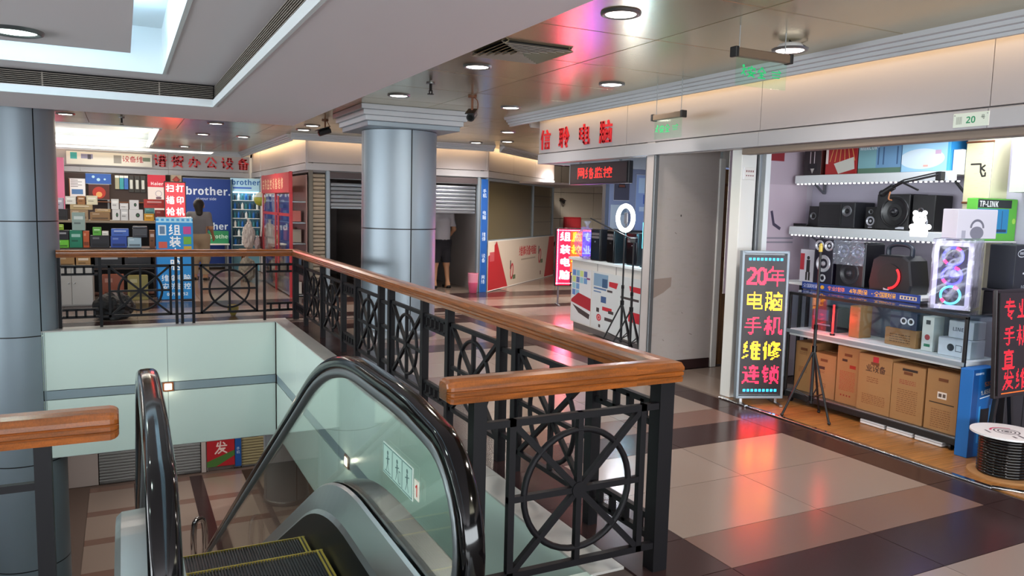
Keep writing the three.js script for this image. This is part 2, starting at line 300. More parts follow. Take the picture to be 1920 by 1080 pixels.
// slatted air grille between soffit and inner ceiling
slab('grille_back', GX + 0.06, GX + 0.08, 2.6, 2.8, GZ - 0.08, 6, M.recess, soffit); slab('grille_back', -7, GX + 0.08, 2.6, 2.8, GZ - 0.08, GZ - 0.06, M.recess, soffit);
for (let i = 0; i < 8; i++) {
  const y = 2.625 + i * 0.0175;
  part(soffit, 'grille_slat', at(box(0.02, 0.004, 14.5), 0, 0, 0, 0, 0, 0.35), M.grille, [GX + 0.018, y, GZ + 7.25]);
  part(soffit, 'grille_slat', at(box(7.9, 0.004, 0.02), 0, 0, 0, 0, 0.35), M.grille, [GX - 3.95, y, GZ - 0.018]);
}
for (let i = 0; i < 14; i++) part(soffit, 'grille_mullion', box(0.012, 0.14, 0.012), M.grille, [GX + 0.03, 2.685, GZ + 0.5 + i]);
for (let i = 0; i < 8; i++) part(soffit, 'grille_mullion', box(0.012, 0.14, 0.012), M.grille, [GX - 0.5 - i, 2.685, GZ - 0.03]);
// inner ceiling with a lit recess round a hanging panel
const TX = 0.375, TZ = -8.08, TL = -5.6;
slab('inner_ceiling', TX + 0.03, GX + 0.1, 2.77, 2.82, GZ - 0.1, 6, M.soffit, soffit); slab('inner_ceiling', -7, TX + 0.03, 2.77, 2.82, GZ - 0.1, TZ - 0.03, M.soffit, soffit); slab('inner_ceiling', -7.02, TL - 0.03, 2.77, 2.82, TZ - 0.03, 6, M.soffit, soffit);
slab('recess_wall', TX, TX + 0.03, 2.765, 3.2, TZ, 6, M.cool, soffit); slab('recess_wall', TL, TX + 0.03, 2.765, 3.2, TZ - 0.03, TZ, M.cool, soffit); slab('recess_wall', TL - 0.03, TL, 2.765, 3.2, TZ, 6, M.cool, soffit);
slab('recess_top', TL, TX, 3.18, 3.22, TZ, 6, M.cool, soffit);
slab('hanging_panel', TL + 0.3, 0.1, 2.82, 2.9, -7.42, 5.4, M.soffit, soffit);
const trayTube = glow(0xbfe6ff, 4.5);
slab('light_tube', 0.02, 0.05, 2.93, 2.96, -7.3, 5.3, trayTube, soffit); slab('light_tube', TL + 0.4, 0.0, 2.93, 2.96, -7.34, -7.31, trayTube, soffit);
rectLight(0xc4e8ff, POWER.tray, 12.4, 0.1, [0.06, 2.97, -1.0], [0.37, 3.0, -1.0], 'tray_light');
rectLight(0xc4e8ff, POWER.tray, 5.2, 0.1, [-2.6, 2.97, -7.36], [-2.6, 3.0, -8.05], 'tray_light');
rectLight(0xc4e8ff, POWER.tray, 12.4, 0.1, [TL + 0.33, 2.97, -1.0], [TL, 3.0, -1.0], 'tray_light');

// ---------- metal panel ceilings ----------
const ceiling = structure('ceiling');
const panelGeos = {};
function panelField(x0, x1, z0, z1, w, d, skip) {
  for (let x = x0; x < x1 - 0.05; x += w) for (let z = z0; z > z1 + 0.05; z -= d) {
    const X = Math.min(x + w, x1), Z = Math.max(z - d, z1);
    if (skip && skip((x + X) / 2, (z + Z) / 2)) continue;
    const a = +(X - x - 0.006).toFixed(3), b = +(z - Z - 0.006).toFixed(3), k = a + '_' + b; panelGeos[k] ??= rbox(a, 0.02, b, 0.004);
    part(ceiling, 'ceiling_panel', panelGeos[k], rnd() < 0.5 ? M.ceilingMetal : M.ceilingMetal2, [(x + X) / 2, 2.71, (z + Z) / 2]);
  }
}
slab('ceiling_backing', 1.95, 4.34, 2.726, 2.76, -10.0, 6, M.dark, ceiling);
slab('ceiling_backing', 0.6, 11.5, 2.726, 2.76, -25.5, -10.0, M.dark, ceiling);
slab('ceiling_backing', -10.5, 0.6, 2.726, 2.76, -13.45, -10.0, M.dark, ceiling);
slab('ceiling_backing', -10.5, 0.6, 2.726, 2.76, -25.5, -18.9, M.dark, ceiling);
panelField(1.95, 4.3, 2.5, -10.0, 1.175, 0.95);
panelField(-4, 9.5, -10.0, -13.4, 1.2, 0.85);
panelField(0.6, 3.0, -13.4, -19.4, 1.2, 1.0); panelField(4.3, 9.5, -8.3, -10.0, 1.3, 0.85); panelField(6.2, 9.8, -13.4, -17, 1.2, 1.2);
// light tray in the far ceiling
const tray2 = structure('ceiling_far_tray');
slab('tray_top', -10.5, 0.6, 3.0, 3.04, -18.9, -13.45, M.cool, tray2); slab('tray_wall', 0.56, 0.6, 2.69, 3.02, -18.9, -13.45, M.cool, tray2); slab('tray_wall', -10.5, 0.6, 2.69, 3.02, -13.49, -13.45, M.cool, tray2);
slab('tray_wall', -10.5, 0.6, 2.69, 3.02, -18.94, -18.9, M.cool, tray2);
slab('light_tube', 0.5, 0.54, 2.715, 2.75, -18.6, -13.7, glow(0xfff0d0, 9), tray2); slab('light_tube', -5, 0.45, 2.715, 2.75, -13.62, -13.58, glow(0xfff0d0, 9), tray2);
slab('light_tube', -5, 0.4, 2.74, 2.78, -18.7, -18.66, glow(0xfffaf0, 12), tray2);
rectLight(0xffe9cc, POWER.tray * 1.4, 4.8, 0.06, [0.49, 2.73, -16.2], [-1, 2.95, -16.2], 'tray_light'); rectLight(0xffe9cc, POWER.tray, 5.4, 0.06, [-2.3, 2.73, -13.66], [-2.3, 2.9, -15], 'tray_light');
rectLight(0xfffaf0, POWER.tray * 2.5, 5.2, 0.06, [-2.3, 2.74, -18.63], [-2.3, 1.2, -17.2], 'tray_light');

// ---------- shop fascias with stepped cornice and hidden warm tubes ----------
let trimNo = 0;
function fasciaRun(a, b, { k = 1, ext0 = 0, ext1 = 0, lit = true, split = 1.85, tone = 0xffd49a } = {}) {
  const dx = b[0] - a[0], dz = b[1] - a[1], L = Math.hypot(dx, dz), o = structure('trim_' + (++trimNo), [a[0], 0, a[1]], Math.atan2(-dz, dx));
  const n = Math.max(1, Math.round(L / split));
  for (let i = 0; i < n; i++) {
    part(o, 'fascia_panel', rbox(L / n - 0.004, 0.6, 0.05, 0.002), M.fascia, [(i + 0.5) * L / n, 2.56, -0.025]);
    part(o, 'fascia_lip', rbox(L / n - 0.002, 0.115, 0.065, 0.004), M.fasciaLip, [(i + 0.5) * L / n, 2.19, -0.018]);
  }
  part(o, 'fascia_back', box(L - 0.24, 0.72, 0.06), M.plaster, [L / 2, 2.49, -0.085]);
  const prof = [[0.225, 2.595], [0.25, 2.595], [0.25, 2.615], [0.27, 2.618], [0.27, 2.642], [0.295, 2.645], [0.295, 2.668], [0.32, 2.672], [0.33, 2.7], [0.33, 2.72], [0.225, 2.72]];
  part(o, 'cornice', extrude(prof, L + ext0 + ext1).rotateY(-Math.PI / 2).translate(L + ext1, 0, 0), M.cornice);
  part(o, 'cove_top', box(L + ext0 + ext1, 0.03, 0.36), M.white, [L / 2 + (ext1 - ext0) / 2, 2.86, 0.16]);
  part(o, 'cove_back', box(L + ext0 + ext1, 0.16, 0.02), M.white, [L / 2 + (ext1 - ext0) / 2, 2.79, 0.235]);
  if (lit) {
    part(o, 'light_tube', rod([0.05, 2.715, 0.185], [L - 0.05, 2.715, 0.185], 0.014, 8), glow(tone, 6));
    const l = new THREE.RectAreaLight(tone, POWER.cove * k, L - 0.1, 0.05); l.name = 'cove_light'; l.position.set(L / 2, 2.695, 0.165); o.add(l); o.updateMatrixWorld(true); l.lookAt(o.localToWorld(new THREE.Vector3(L / 2, 2.6, 0)));
  }
  return o;
}
const fasciaRight = fasciaRun([4.58, -8.35], [4.58, 4.5], { k: 1.5, ext0: 0.33 });
const fasciaEnd = fasciaRun([9.5, -8.35], [4.58, -8.35], { k: 0.7, ext1: 0.0, tone: 0xffd9a0 });
const fasciaMidSide = fasciaRun([2.75, -19.0], [2.75, -13.0], { k: 5, ext1: 0.0 });
const fasciaMid = fasciaRun([2.75, -13.0], [6.06, -13.0], { k: 5, split: 1.7, ext0: 0.3 });
const fasciaDiag = fasciaRun([6.06, -13.0], [9.15, -15.9], { k: 5, split: 1.4 });
const fasciaFar = fasciaRun([-6, -19.15], [2.7, -19.15], { k: 0.6 });
for (const [x, z, q] of [[2.76, -13.02, 0], [6.06, -13.02, 0.375]]) { part(fasciaMid, 'corner_trim', rbox(0.05, 0.73, 0.05, 0.006), M.fascia, [x - 2.75, 2.495, z + 13.0], [0, q, 0]); }
// walls behind and above the fascias
const wallShopRight = structure('wall_shop_right');
slab('panel', 4.62, 6.9, 2.28, 2.34, -8.3, 1, M.white, wallShopRight);            // shop ceilings
slab('panel', 6.04, 6.12, 0, 2.3, -5.6, 1, mat(0xb9b4c4, 0.8), wallShopRight);     // back wall of the equipment shop
slab('panel', 5.1, 6.04, 0, 2.28, -5.5, -5.42, mat(0xcdc5cf, 0.8), wallShopRight); // shared side wall, shop side printed with posters
slab('panel', 6.9, 7.0, 0, 2.3, -8.97, -5.6, mat(0x8f97b5, 0.8), wallShopRight);
slab('panel', 6.12, 6.9, 0, 2.3, -6.2, -6.08, M.white, wallShopRight);
slab('panel', 6.04, 6.12, 0, 2.3, -6.2, -5.5, M.white, wallShopRight);
const wallShopEnd = structure('wall_shop_end'); slab('panel', 6.06, 7.1, 0, 2.4, -9.04, -8.98, mat(0x9aa2bc, 0.7), wallShopEnd); slab('mullion', 6.0, 6.06, 0, 2.4, -9.06, -8.98, M.steelDull, wallShopEnd);
const stub = part(wallShopRight, 'stub_wall', box(0.82, 2.28, 0.12), [M.plaster, M.plaster, M.plaster, M.plaster, new THREE.MeshPhysicalMaterial({ map: stainTex, roughness: 0.85 }), M.plaster], [5.0, 1.14, -6.11]);
const base1 = structure('baseboard_right');
part(base1, 'baseboard', rbox(0.78, 0.1, 0.014, 0.004), M.tileD[0], [5.0, 0.05, -6.045]);
// door at the back of the recess
const door = structure('door_1', [5.46, 0, -6.14], 0);
part(door, 'leaf', rbox(0.56, 2.04, 0.045, 0.004), new THREE.MeshPhysicalMaterial({ map: grainTex(128, 512, 0x7d5630, 0.35, 0.09, 0.006, 3), roughness: 0.45 }), [0.29, 1.02, 0]);
part(door, 'moulding', merge([at(box(0.03, 0.75, 0.012), 0.08, 1.5, 0.026), at(box(0.03, 0.75, 0.012), 0.46, 1.5, 0.026), at(box(0.41, 0.03, 0.012), 0.27, 1.88, 0.026), at(box(0.41, 0.03, 0.012), 0.27, 1.12, 0.026)]), M.woodDark);
part(door, 'jamb', rbox(0.07, 2.14, 0.16, 0.006), M.white, [-0.02, 1.07, 0.03]); part(door, 'jamb', rbox(0.03, 2.14, 0.12, 0.006), M.white, [0.585, 1.07, 0.03]);
part(door, 'head', rbox(0.56, 0.22, 0.1, 0.006), M.white, [0.29, 2.17, 0.02]);
part(door, 'handle', merge([at(cyl(0.012, 0.06, 10).rotateX(Math.PI / 2), 0.5, 1.0, 0.05), at(rbox(0.1, 0.02, 0.015, 0.004), 0.46, 1.0, 0.08)]), M.steel);
// posts and shutter rails at the shop front
const posts = structure('trim_posts');
part(posts, 'post', rbox(0.17, 2.13, 0.12, 0.008), M.white, [4.74, 1.065, -5.0]);
part(posts, 'shutter_rail', rbox(0.03, 2.13, 0.09, 0.004), M.steelDull, [4.85, 1.065, -4.96]);
part(posts, 'post', rbox(0.06, 2.13, 0.12, 0.006), M.cool, [4.98, 1.065, -5.02]);
part(posts, 'side_panel', box(0.2, 2.13, 0.02), M.plaster, [4.92, 1.065, -5.08]);
part(posts, 'shutter_rail', rbox(0.045, 2.13, 0.03, 0.004), M.steelDull, [4.6, 1.065, -6.03]);
part(posts, 'shutter_rail', rbox(0.045, 2.13, 0.05, 0.004), M.steelDull, [4.64, 1.065, -6.2]);
part(posts, 'shutter_box', rbox(0.1, 0.05, 3.4, 0.006), mat(0x7e6f62, 0.5), [4.66, 2.105, -3.2]);
// middle block and its walls
slab('panel', 2.8, 6.1, 2.1, 2.13, -19, -13.1, M.plaster, structure('ceiling_middle'));
slab('panel', 2.78, 6.2, 0, 2.1, -17.3, -17.2, M.plaster, structure('wall_middle_back'));
slab('panel', 3.72, 5.02, 0, 2.13, -13.15, -13.03, M.plaster, structure('wall_middle_front'));
slab('panel', 2.8, 2.86, 0, 2.13, -19, -15.9, M.plaster, structure('wall_middle_left'));
slab('panel', 4.3, 4.36, 0, 2.1, -17.2, -13.15, M.plaster, structure('wall_middle_divider'));
slab('panel', 6.05, 6.12, 0, 2.1, -17.2, -13.1, M.plaster, structure('wall_middle_right'));
slab('panel', 2.8, 6.1, -0.012, 0.0, -17.2, -12.96, M.tileL[0], structure('floor_middle'));
const wallAlley = structure('wall_alley');
for (let i = 0; i < 4; i++) for (let j = 0; j < 4; j++) part(wallAlley, 'panel', rbox(0.99, 0.66, 0.04, 0.003), mat(0xb9b3a4, 0.45), [8.6 + i, 0.335 + j * 0.67, -17.2]);
slab('backing', 8, 11.5, 0, 2.7, -17.4, -17.23, M.dark, wallAlley);
slab('panel', -6, 2.8, 0, 2.6, -20.4, -20.3, mat(0xb7ab9e, 0.9), structure('wall_far_shop_back'));
slab('panel', 1.0, 1.22, 0, 2.13, -19.2, -18.95, mat(0xb6a690, 0.8), structure('wall_far_shop_pier'));
slab('panel', 2.7, 2.8, 0, 2.6, -20.3, -19, M.white, structure('wall_far_shop_right'));
slab('panel', -1.7, -1.06, 0, 2.4, -18.75, -18.6, mat(0xcf6f92, 0.7), structure('wall_far_shop_partition'));
// lower shops: shutters are built further down

// ---------- clad round columns ----------
function column(name, label, x, z, r, y0, y1, joints, capY, spin, cap) {
  const o = thing(name, label, 'column', [x, y0, z], spin);
  part(o, 'core', cyl(r - 0.012, y1 - y0, 40), M.black, [0, (y1 - y0) / 2, 0]);
  const ys = [y0, ...joints, y1];
  for (let i = 0; i < ys.length - 1; i++) for (let k = 0; k < 4; k++) {
    const g = new THREE.CylinderGeometry(r, r, ys[i + 1] - ys[i] - 0.014, 16, 1, true, k * Math.PI / 2 + 0.014 / r / 2, Math.PI / 2 - 0.014 / r);
    part(o, 'cladding_panel', g, M.alu, [0, (ys[i] + ys[i + 1]) / 2 - y0, 0]);
  }
  if (cap) { const n = 4, e = (capY[1] - capY[0]) / n; for (let i = 0; i < n; i++) part(o, 'capital_step', rbox(cap * (0.86 + i * 0.05), e, cap * (0.86 + i * 0.05), 0.008), i ? M.cornice : M.alu, [0, capY[0] + (i + 0.5) * e - y0, 0]); }
  part(o, 'base_ring', lathe([[r + 0.02, 0], [r + 0.025, 0.02], [r + 0.025, 0.09], [r - 0.01, 0.1]], 40), M.steelDull);
  return o;
}
column('round_column', 'silver clad round column behind the side railing in front of roller shutters', 3.03, -9.05, 0.45, 0, 2.47, [1.31], [2.47, 2.7], 0.0, 1.3);
column('round_column', 'silver clad round column at the left edge beside the far railing', -1.14, -10.87, 0.45, -4.8, 2.64, [-2.9, -1.6, -0.05, 1.3], [2.64, 2.7], 0.6, 1.3);
column('round_column', 'silver clad round column on the lower floor seen past the escalator', 3.02, -16.45, 0.46, -4.8, -1.58, [-2.8], null, 0.3, 0);

// ================= RAILINGS =================
// handrail section: rounded wooden moulding with two grooves, 10 cm high
const railProf = [[-0.05, 0.865], [-0.052, 0.885], [-0.047, 0.889], [-0.053, 0.894], [-0.054, 0.907], [-0.049, 0.911], [-0.055, 0.916], [-0.055, 0.93], [-0.045, 0.95], [-0.02, 0.957], [0.02, 0.957], [0.045, 0.95], [0.055, 0.93], [0.055, 0.916], [0.049, 0.911], [0.054, 0.907], [0.053, 0.894], [0.047, 0.889], [0.052, 0.885], [0.05, 0.865]];
// sweeps the section along a flat path of [x, z] points with mitred corners
function sweepRail(path, roundStart, roundEnd) {
  const pos = [], uv = [], idx = [], n = railProf.length, sc = path.map(() => 1); let run = 0; path = path.slice();
  const ease = (a, b) => { const l = Math.hypot(b[0] - a[0], b[1] - a[1]), d = [(b[0] - a[0]) / l, (b[1] - a[1]) / l]; return [[0, 0.72], [0.004, 0.84], [0.012, 0.94], [0.024, 1]].map(([t, k]) => [[a[0] + d[0] * t, a[1] + d[1] * t], k]); };
  if (roundEnd) { const e = ease(path[path.length - 1], path[path.length - 2]).reverse(); path.pop(); sc.pop(); for (const [p, k] of e) { path.push(p); sc.push(k); } }
  if (roundStart) { const e = ease(path[0], path[1]).reverse(); path.shift(); sc.shift(); for (const [p, k] of e) { path.unshift(p); sc.unshift(k); } }
  path.forEach(([x, z], i) => {
    const d = (a, b) => { const v = [b[0] - a[0], b[1] - a[1]], l = Math.hypot(...v); return [v[0] / l, v[1] / l]; };
    const p = i ? d(path[i - 1], path[i]) : d(path[0], path[1]), q = i < path.length - 1 ? d(path[i], path[i + 1]) : p;
    const m = [p[0] + q[0], p[1] + q[1]], ml = Math.hypot(...m), t = [m[0] / ml, m[1] / ml], s = 1 / Math.max(0.3, t[0] * p[0] + t[1] * p[1]);
    if (i) run += Math.hypot(x - path[i - 1][0], z - path[i - 1][1]);
    railProf.forEach(([u0, y0], k) => { const u = u0 * sc[i], y = 0.911 + (y0 - 0.911) * sc[i]; pos.push(x - t[1] * u * s, y, z + t[0] * u * s); uv.push(run * 0.9, k / n * 0.9); });
  });
  for (let i = 0; i < path.length - 1; i++) for (let k = 0; k < n; k++) { const a = i * n + k, b = i * n + (k + 1) % n; idx.push(a, b, a + n, b, b + n, a + n); }
  for (const e of [0, path.length - 1]) for (let k = 1; k < n - 1; k++) idx.push(e * n, e * n + k, e * n + k + 1);
  const g = new THREE.BufferGeometry(); g.setAttribute('position', new THREE.Float32BufferAttribute(pos, 3)); g.setAttribute('uv', new THREE.Float32BufferAttribute(uv, 2)); g.setIndex(idx);
  const f = g.toNonIndexed(); f.computeVertexNormals(); return f;
}
const T = 0.028;   // bar thickness
function wheelPanel(parent, w, h) {                          // square frame, ring and eight spokes, centred on its group
  const p = new THREE.Group(); p.name = 'wheel_panel'; parent.add(p);
  const R = Math.min(w, h) * 0.385;
  part(p, 'ring', new THREE.TorusGeometry(R, T * 0.5, 8, 40), M.blackIron);
  for (const s of [-1, 1]) { part(p, 'frame_bar', box(T, h, T), M.blackIron, [s * (w / 2 - T / 2), 0, 0]); part(p, 'frame_bar', box(w, T, T), M.blackIron, [0, s * (h / 2 - T / 2), 0]); }
  for (let k = 0; k < 4; k++) { const a = k * Math.PI / 4, c = Math.cos(a), s = Math.sin(a), l = k % 2 ? Math.hypot(w, h) / 2 - 0.02 : (k ? h : w) / 2, vx = k % 2 ? (k === 1 ? w : -w) / Math.hypot(w, h) : c, vy = k % 2 ? h / Math.hypot(w, h) : s; part(p, 'spoke', bar([-vx * l, -vy * l, 0], [vx * l, vy * l, 0], T * 0.9), M.blackIron); }
  part(p, 'hub', cyl(0.035, T * 1.3, 12).rotateX(Math.PI / 2), M.blackIron);
  return p;
}
function ladderPanel(parent, w, h) {                         // open panel with a row of small blocks at top and bottom
  const p = new THREE.Group(); p.name = 'block_panel'; parent.add(p);
  for (const y of [h / 2 - T / 2, h / 2 - 0.105, -h / 2 + 0.105, -h / 2 + T / 2]) part(p, 'frame_bar', box(w, T, T), M.blackIron, [0, y, 0]);
  const n = Math.max(3, Math.round(w / 0.1));
  for (const s of [-1, 1]) for (let i = 0; i < n; i++) part(p, 'block', box(0.026, 0.09, T), M.blackIron, [-w / 2 + (i + 0.5) * w / n, s * (h / 2 - 0.058), 0]);
  return p;
}
const RX = 2.1, RY = 0.44, RH = 0.645;
const railing = thing('void_railing', 'long black iron railing with wheel panels and wooden handrail, ending right of the escalator', 'railing');
part(railing, 'handrail', sweepRail([[-0.72, -10.68], [RX, -10.68], [RX, -2.62], [1.055, -2.62]], false, true), M.wood, null, null, 'varnished brown wooden handrail');
const postGeo = box(0.055, 0.88, 0.055), slimPost = box(0.034, 0.88, 0.034), cornerGeo = box(0.075, 0.88, 0.075);
const railPost = (x, z, g = postGeo) => part(railing, 'post', g, M.blackIron, [x, 0.44, z]);
for (const z of [-10.0, -9.06, -8.1, -7.56, -6.75, -6.46, -5.62, -5.1, -4.24, -4.03, -3.18]) railPost(RX, z);
railPost(RX, -10.66, cornerGeo); railPost(RX, -2.64, cornerGeo); railPost(1.2, -2.62);
const sideSeg = (a, b, kind) => { const p = kind(railing, Math.abs(b - a) - 0.06, RH); p.position.set(RX, RY, (a + b) / 2); p.rotation.y = Math.PI / 2; };
for (const [a, b] of [[-10.0, -9.06], [-9.06, -8.1], [-7.56, -6.75], [-6.46, -5.62], [-5.1, -4.24], [-4.03, -3.18]]) sideSeg(a, b, wheelPanel);
for (const [a, b] of [[-10.62, -10.0], [-8.1, -7.56], [-5.62, -5.1], [-3.18, -2.68]]) sideSeg(a, b, ladderPanel);
for (const [a, b] of [[-6.75, -6.46], [-4.24, -4.03]]) for (const y of [0.18, 0.5, 0.72]) part(railing, 'rung', bar([RX, y, a], [RX, y, b], T), M.blackIron);
// front return
let wp = wheelPanel(railing, 0.66, 0.66); wp.position.set(1.665, 0.44, -2.62);
for (const y of [0.756, 0.124]) for (const [a, b] of [[1.22, 1.335], [1.995, 2.06]]) part(railing, 'rail_bar', bar([a, y, -2.62], [b, y, -2.62], T), M.blackIron);
// far side
const farSeg = (a, b, kind, h = RH) => { const p = kind(railing, Math.abs(b - a) - 0.05, h); p.position.set((a + b) / 2, RY, -10.68); };
for (const x of [-0.7, -0.26, 0.6, 0.665, 0.8, 1.69]) railPost(x, -10.68, slimPost);
farSeg(-0.7, -0.26, ladderPanel); farSeg(-0.2, 0.57, wheelPanel); farSeg(0.86, 1.63, wheelPanel); farSeg(1.69, 2.08, ladderPanel);
for (const y of [0.3, 0.56]) part(railing, 'rung', bar([0.665, y, -10.68], [0.8, y, -10.68], T * 0.8), M.blackIron);
for (const y of [0.125, 0.757]) part(railing, 'rail_bar', bar([-0.7, y, -10.68], [2.08, y, -10.68], T * 0.8), M.blackIron);
const railing2 = thing('void_railing', 'short black iron railing with wooden handrail left of the escalator', 'railing');
part(railing2, 'handrail', sweepRail([[-0.025, -2.62], [-6.9, -2.62]], true, false), M.wood, null, null, 'varnished brown wooden handrail');
for (let i = 0; i < 7; i++) part(railing2, 'post', box(0.045, 0.88, 0.045), M.blackIron, [-0.23 - i * 1.05, 0.44, -2.62]);
for (const y of [0.125, 0.735]) part(railing2, 'rail_bar', bar([-0.23, y, -2.62], [-6.6, y, -2.62], T * 0.8), M.blackIron);
for (let i = 0; i < 6; i++) { const p = wheelPanel(railing2, 0.66, 0.62); p.position.set(-0.755 - i * 1.05, 0.43, -2.62); }

// ================= ESCALATOR =================
const esc = thing('escalator', 'glass-sided escalator with black handrails going down into the void', 'escalator');
const TAN = Math.tan(Math.PI / 6);
// height of a line parallel to the steps: flat landing at z > za, 30 degree slope below, eased between
function slope(z, za, ease = 1.0) { const t = za - z; if (t <= 0) return 0; return t < ease ? -TAN * t * t / (2 * ease) : -TAN * (t - ease / 2); }
const ZB = -11.55;                                              // foot of the slope
const drop = (z, za, ease) => Math.max(-4.8, slope(z, za, ease));
function ribbon(zs, prof, za, ease) {                           // sweeps an [x, y] section along the step line
  const pos = [], idx = [], n = prof.length;
  zs.forEach((z) => prof.forEach(([x, y]) => pos.push(x, y + drop(z, za, ease), z)));
  for (let i = 0; i < zs.length - 1; i++) for (let k = 0; k < n - 1; k++) { const a = i * n + k; idx.push(a, a + 1, a + n, a + 1, a + n + 1, a + n); }
  const g = new THREE.BufferGeometry(); g.setAttribute('position', new THREE.Float32BufferAttribute(pos, 3)); g.setIndex(idx); const f = g.toNonIndexed(); f.computeVertexNormals(); return f;
}
const zs = []; for (let z = -1.2; z > -4.6; z -= 0.09) zs.push(z); for (let z = -4.6; z > -11; z -= 1.2) zs.push(z); zs.push(-11.0, -11.5, -11.62, -13.2);
const MX = 0.49;                                                // centre line
for (const s of [1, -1]) {
  const X = (o) => MX + s * o, side = s > 0 ? 'right' : 'left';
  part(esc, 'skirt_panel', ribbon(zs, [[X(0.305), -0.3], [X(0.31), 0.2]], -3.05, 0.9), mat(0x101012, 0.35), null, null, 'dark skirt panel beside the steps');
  part(esc, 'inner_deck', ribbon(zs, [[X(0.31), 0.2], [X(0.325), 0.22], [X(0.372), 0.335], [X(0.385), 0.345]], -3.05, 0.9), M.steel, null, null, 'brushed steel inner deck');
  part(esc, 'outer_deck', ribbon(zs, [[X(0.4), 0.345], [X(0.43), 0.35], [X(0.525), 0.345], [X(0.545), 0.325], [X(0.55), 0.2], [X(0.55), -0.75]], -3.05, 0.9), M.steel, null, null, 'brushed steel outer deck');
  // glass balustrade with an end curve
  const gz = [], top = 0.875, arc = (c, r, a0, a1, n, f) => { for (let i = 0; i <= n; i++) { const a = a0 + (a1 - a0) * i / n; f.push([c[0] + r * Math.cos(a), c[1] + r * Math.sin(a)]); } };
  const outline = []; arc([-2.32, 0.52], 0.3, -0.9, Math.PI / 2 - 0.25, 14, outline);
  for (let z = -2.45; z > -4.6; z -= 0.12) outline.push([z, top + slope(z, -3.1, 1.1) - (z > -2.6 ? 0.02 : 0)]);
  outline.push([-4.6, top + slope(-4.6, -3.1, 1.1)], [-11.4, top + slope(-11.4, -3.1, 1.1)]);
  const low = []; for (let z = -11.4; z < -4.6; z += 1.7) low.push([z, 0.33 + slope(z, -3.05, 0.9)]); for (let z = -4.6; z <= -2.12; z += 0.12) low.push([z, 0.33 + slope(z, -3.05, 0.9)]);
  const g = extrude([...outline, ...low].map(([z, y]) => [-z, y]), 0.01); g.rotateY(Math.PI / 2).translate(X(0.4) - 0.005 - 0 , 0, 0);
  part(esc, 'glass_panel', g, M.glass, null, null, 'clear glass side panel of the escalator');
  // handrail loop: broad oval rubber belt along the top and round the newel
  const path = []; arc([-2.33, 0.545], 0.33, -1.9, Math.PI / 2 - 0.28, 18, path);
  path.push([-2.5, 0.892]); for (let z = -2.7; z > -4.6; z -= 0.1) path.push([z, 0.9 + slope(z, -3.1, 1.1)]);
  for (const z of [-5.5, -7, -9, -11, -11.6]) path.push([z, 0.9 + slope(z, -3.1, 1.1)]);
  const pos = [], idx = [], sec = 16;
  path.forEach(([z, y], i) => {
    const a = path[Math.max(0, i - 1)], b = path[Math.min(path.length - 1, i + 1)], tz = b[0] - a[0], ty = b[1] - a[1], l = Math.hypot(tz, ty), nz = -ty / l, ny = tz / l, sg = -1;
    for (let k = 0; k < sec; k++) { const t = k / sec * Math.PI * 2, cx = Math.sign(Math.cos(t)) * Math.abs(Math.cos(t)) ** 0.6 * 0.041, cn = Math.sign(Math.sin(t)) * Math.abs(Math.sin(t)) ** 0.7 * 0.034; pos.push(X(0.415) + cx, y + ny * cn * sg, z + nz * cn * sg); }
  });
  for (let i = 0; i < path.length - 1; i++) for (let k = 0; k < sec; k++) { const a = i * sec + k, b = i * sec + (k + 1) % sec; idx.push(a, b, a + sec, b, b + sec, a + sec); }
  for (const e of [0, path.length - 1]) for (let k = 1; k < sec - 1; k++) idx.push(e * sec, e * sec + k, e * sec + k + 1);
  const hg = new THREE.BufferGeometry(); hg.setAttribute('position', new THREE.Float32BufferAttribute(pos, 3)); hg.setIndex(idx); hg.computeVertexNormals();
  part(esc, 'handrail', hg, M.rubber, null, null, 'glossy black rubber handrail');
  // steel guide under the belt and the newel's inner shoe
  const guide = path.map(([z, y], i) => { const a = path[Math.max(0, i - 1)], b = path[Math.min(path.length - 1, i + 1)], tz = b[0] - a[0], ty = b[1] - a[1], l = Math.hypot(tz, ty); return [X(0.41) - s * 0.012, y - (tz / l) * -0.046, z - (-ty / l) * -0.046]; });
  part(esc, 'handrail_guide', new THREE.TubeGeometry(new THREE.CatmullRomCurve3(guide.map((p) => new THREE.Vector3(...p))), 160, 0.024, 8), M.steelDull);
}
// steps: ribbed tread, riser, yellow edge strips
const ribs = merge([at(box(0.58, 0.02, 0.4), 0, -0.018, 0), ...Array.from({ length: 46 }, (_, i) => at(box(0.0055, 0.009, 0.398), -0.281 + i * 0.0125, -0.004, 0))]);
const riser = merge([at(box(0.58, 0.2, 0.015), 0, -0.115, -0.19), ...Array.from({ length: 46 }, (_, i) => at(box(0.0055, 0.19, 0.006), -0.281 + i * 0.0125, -0.112, -0.2))]);
const strip = merge([at(box(0.014, 0.012, 0.4), -0.287, -0.002, 0), at(box(0.009, 0.012, 0.4), 0.29, -0.002, 0), at(box(0.009, 0.012, 0.4), 0.272, -0.002, 0), at(box(0.6, 0.011, 0.007), 0, -0.003, -0.196)]);
const treadMat = mat(0x47484a, 0.4, 0.7), stripMat = mat(0xa8923a, 0.5);
for (let k = 0; k < 24; k++) {
  const z = -2.02 - k * 0.4, y = Math.max(-4.78, k < 4 ? 0 : k === 4 ? -0.1 : -0.1 - (k - 4) * 0.231);
  if (z < -11.7) break;
  const st = part(esc, 'step', ribs, treadMat, [MX, y, z]);
  part(st, 'riser', riser, treadMat); part(st, 'edge_strip', strip, stripMat);
}
part(esc, 'comb_plate', rbox(0.62, 0.02, 0.75, 0.004), M.steelDull, [MX, 0.004, -1.42]);
part(esc, 'floor_plate', rbox(1.14, 0.012, 0.5, 0.003), M.steelDull, [MX, 0.0, -1.0]);
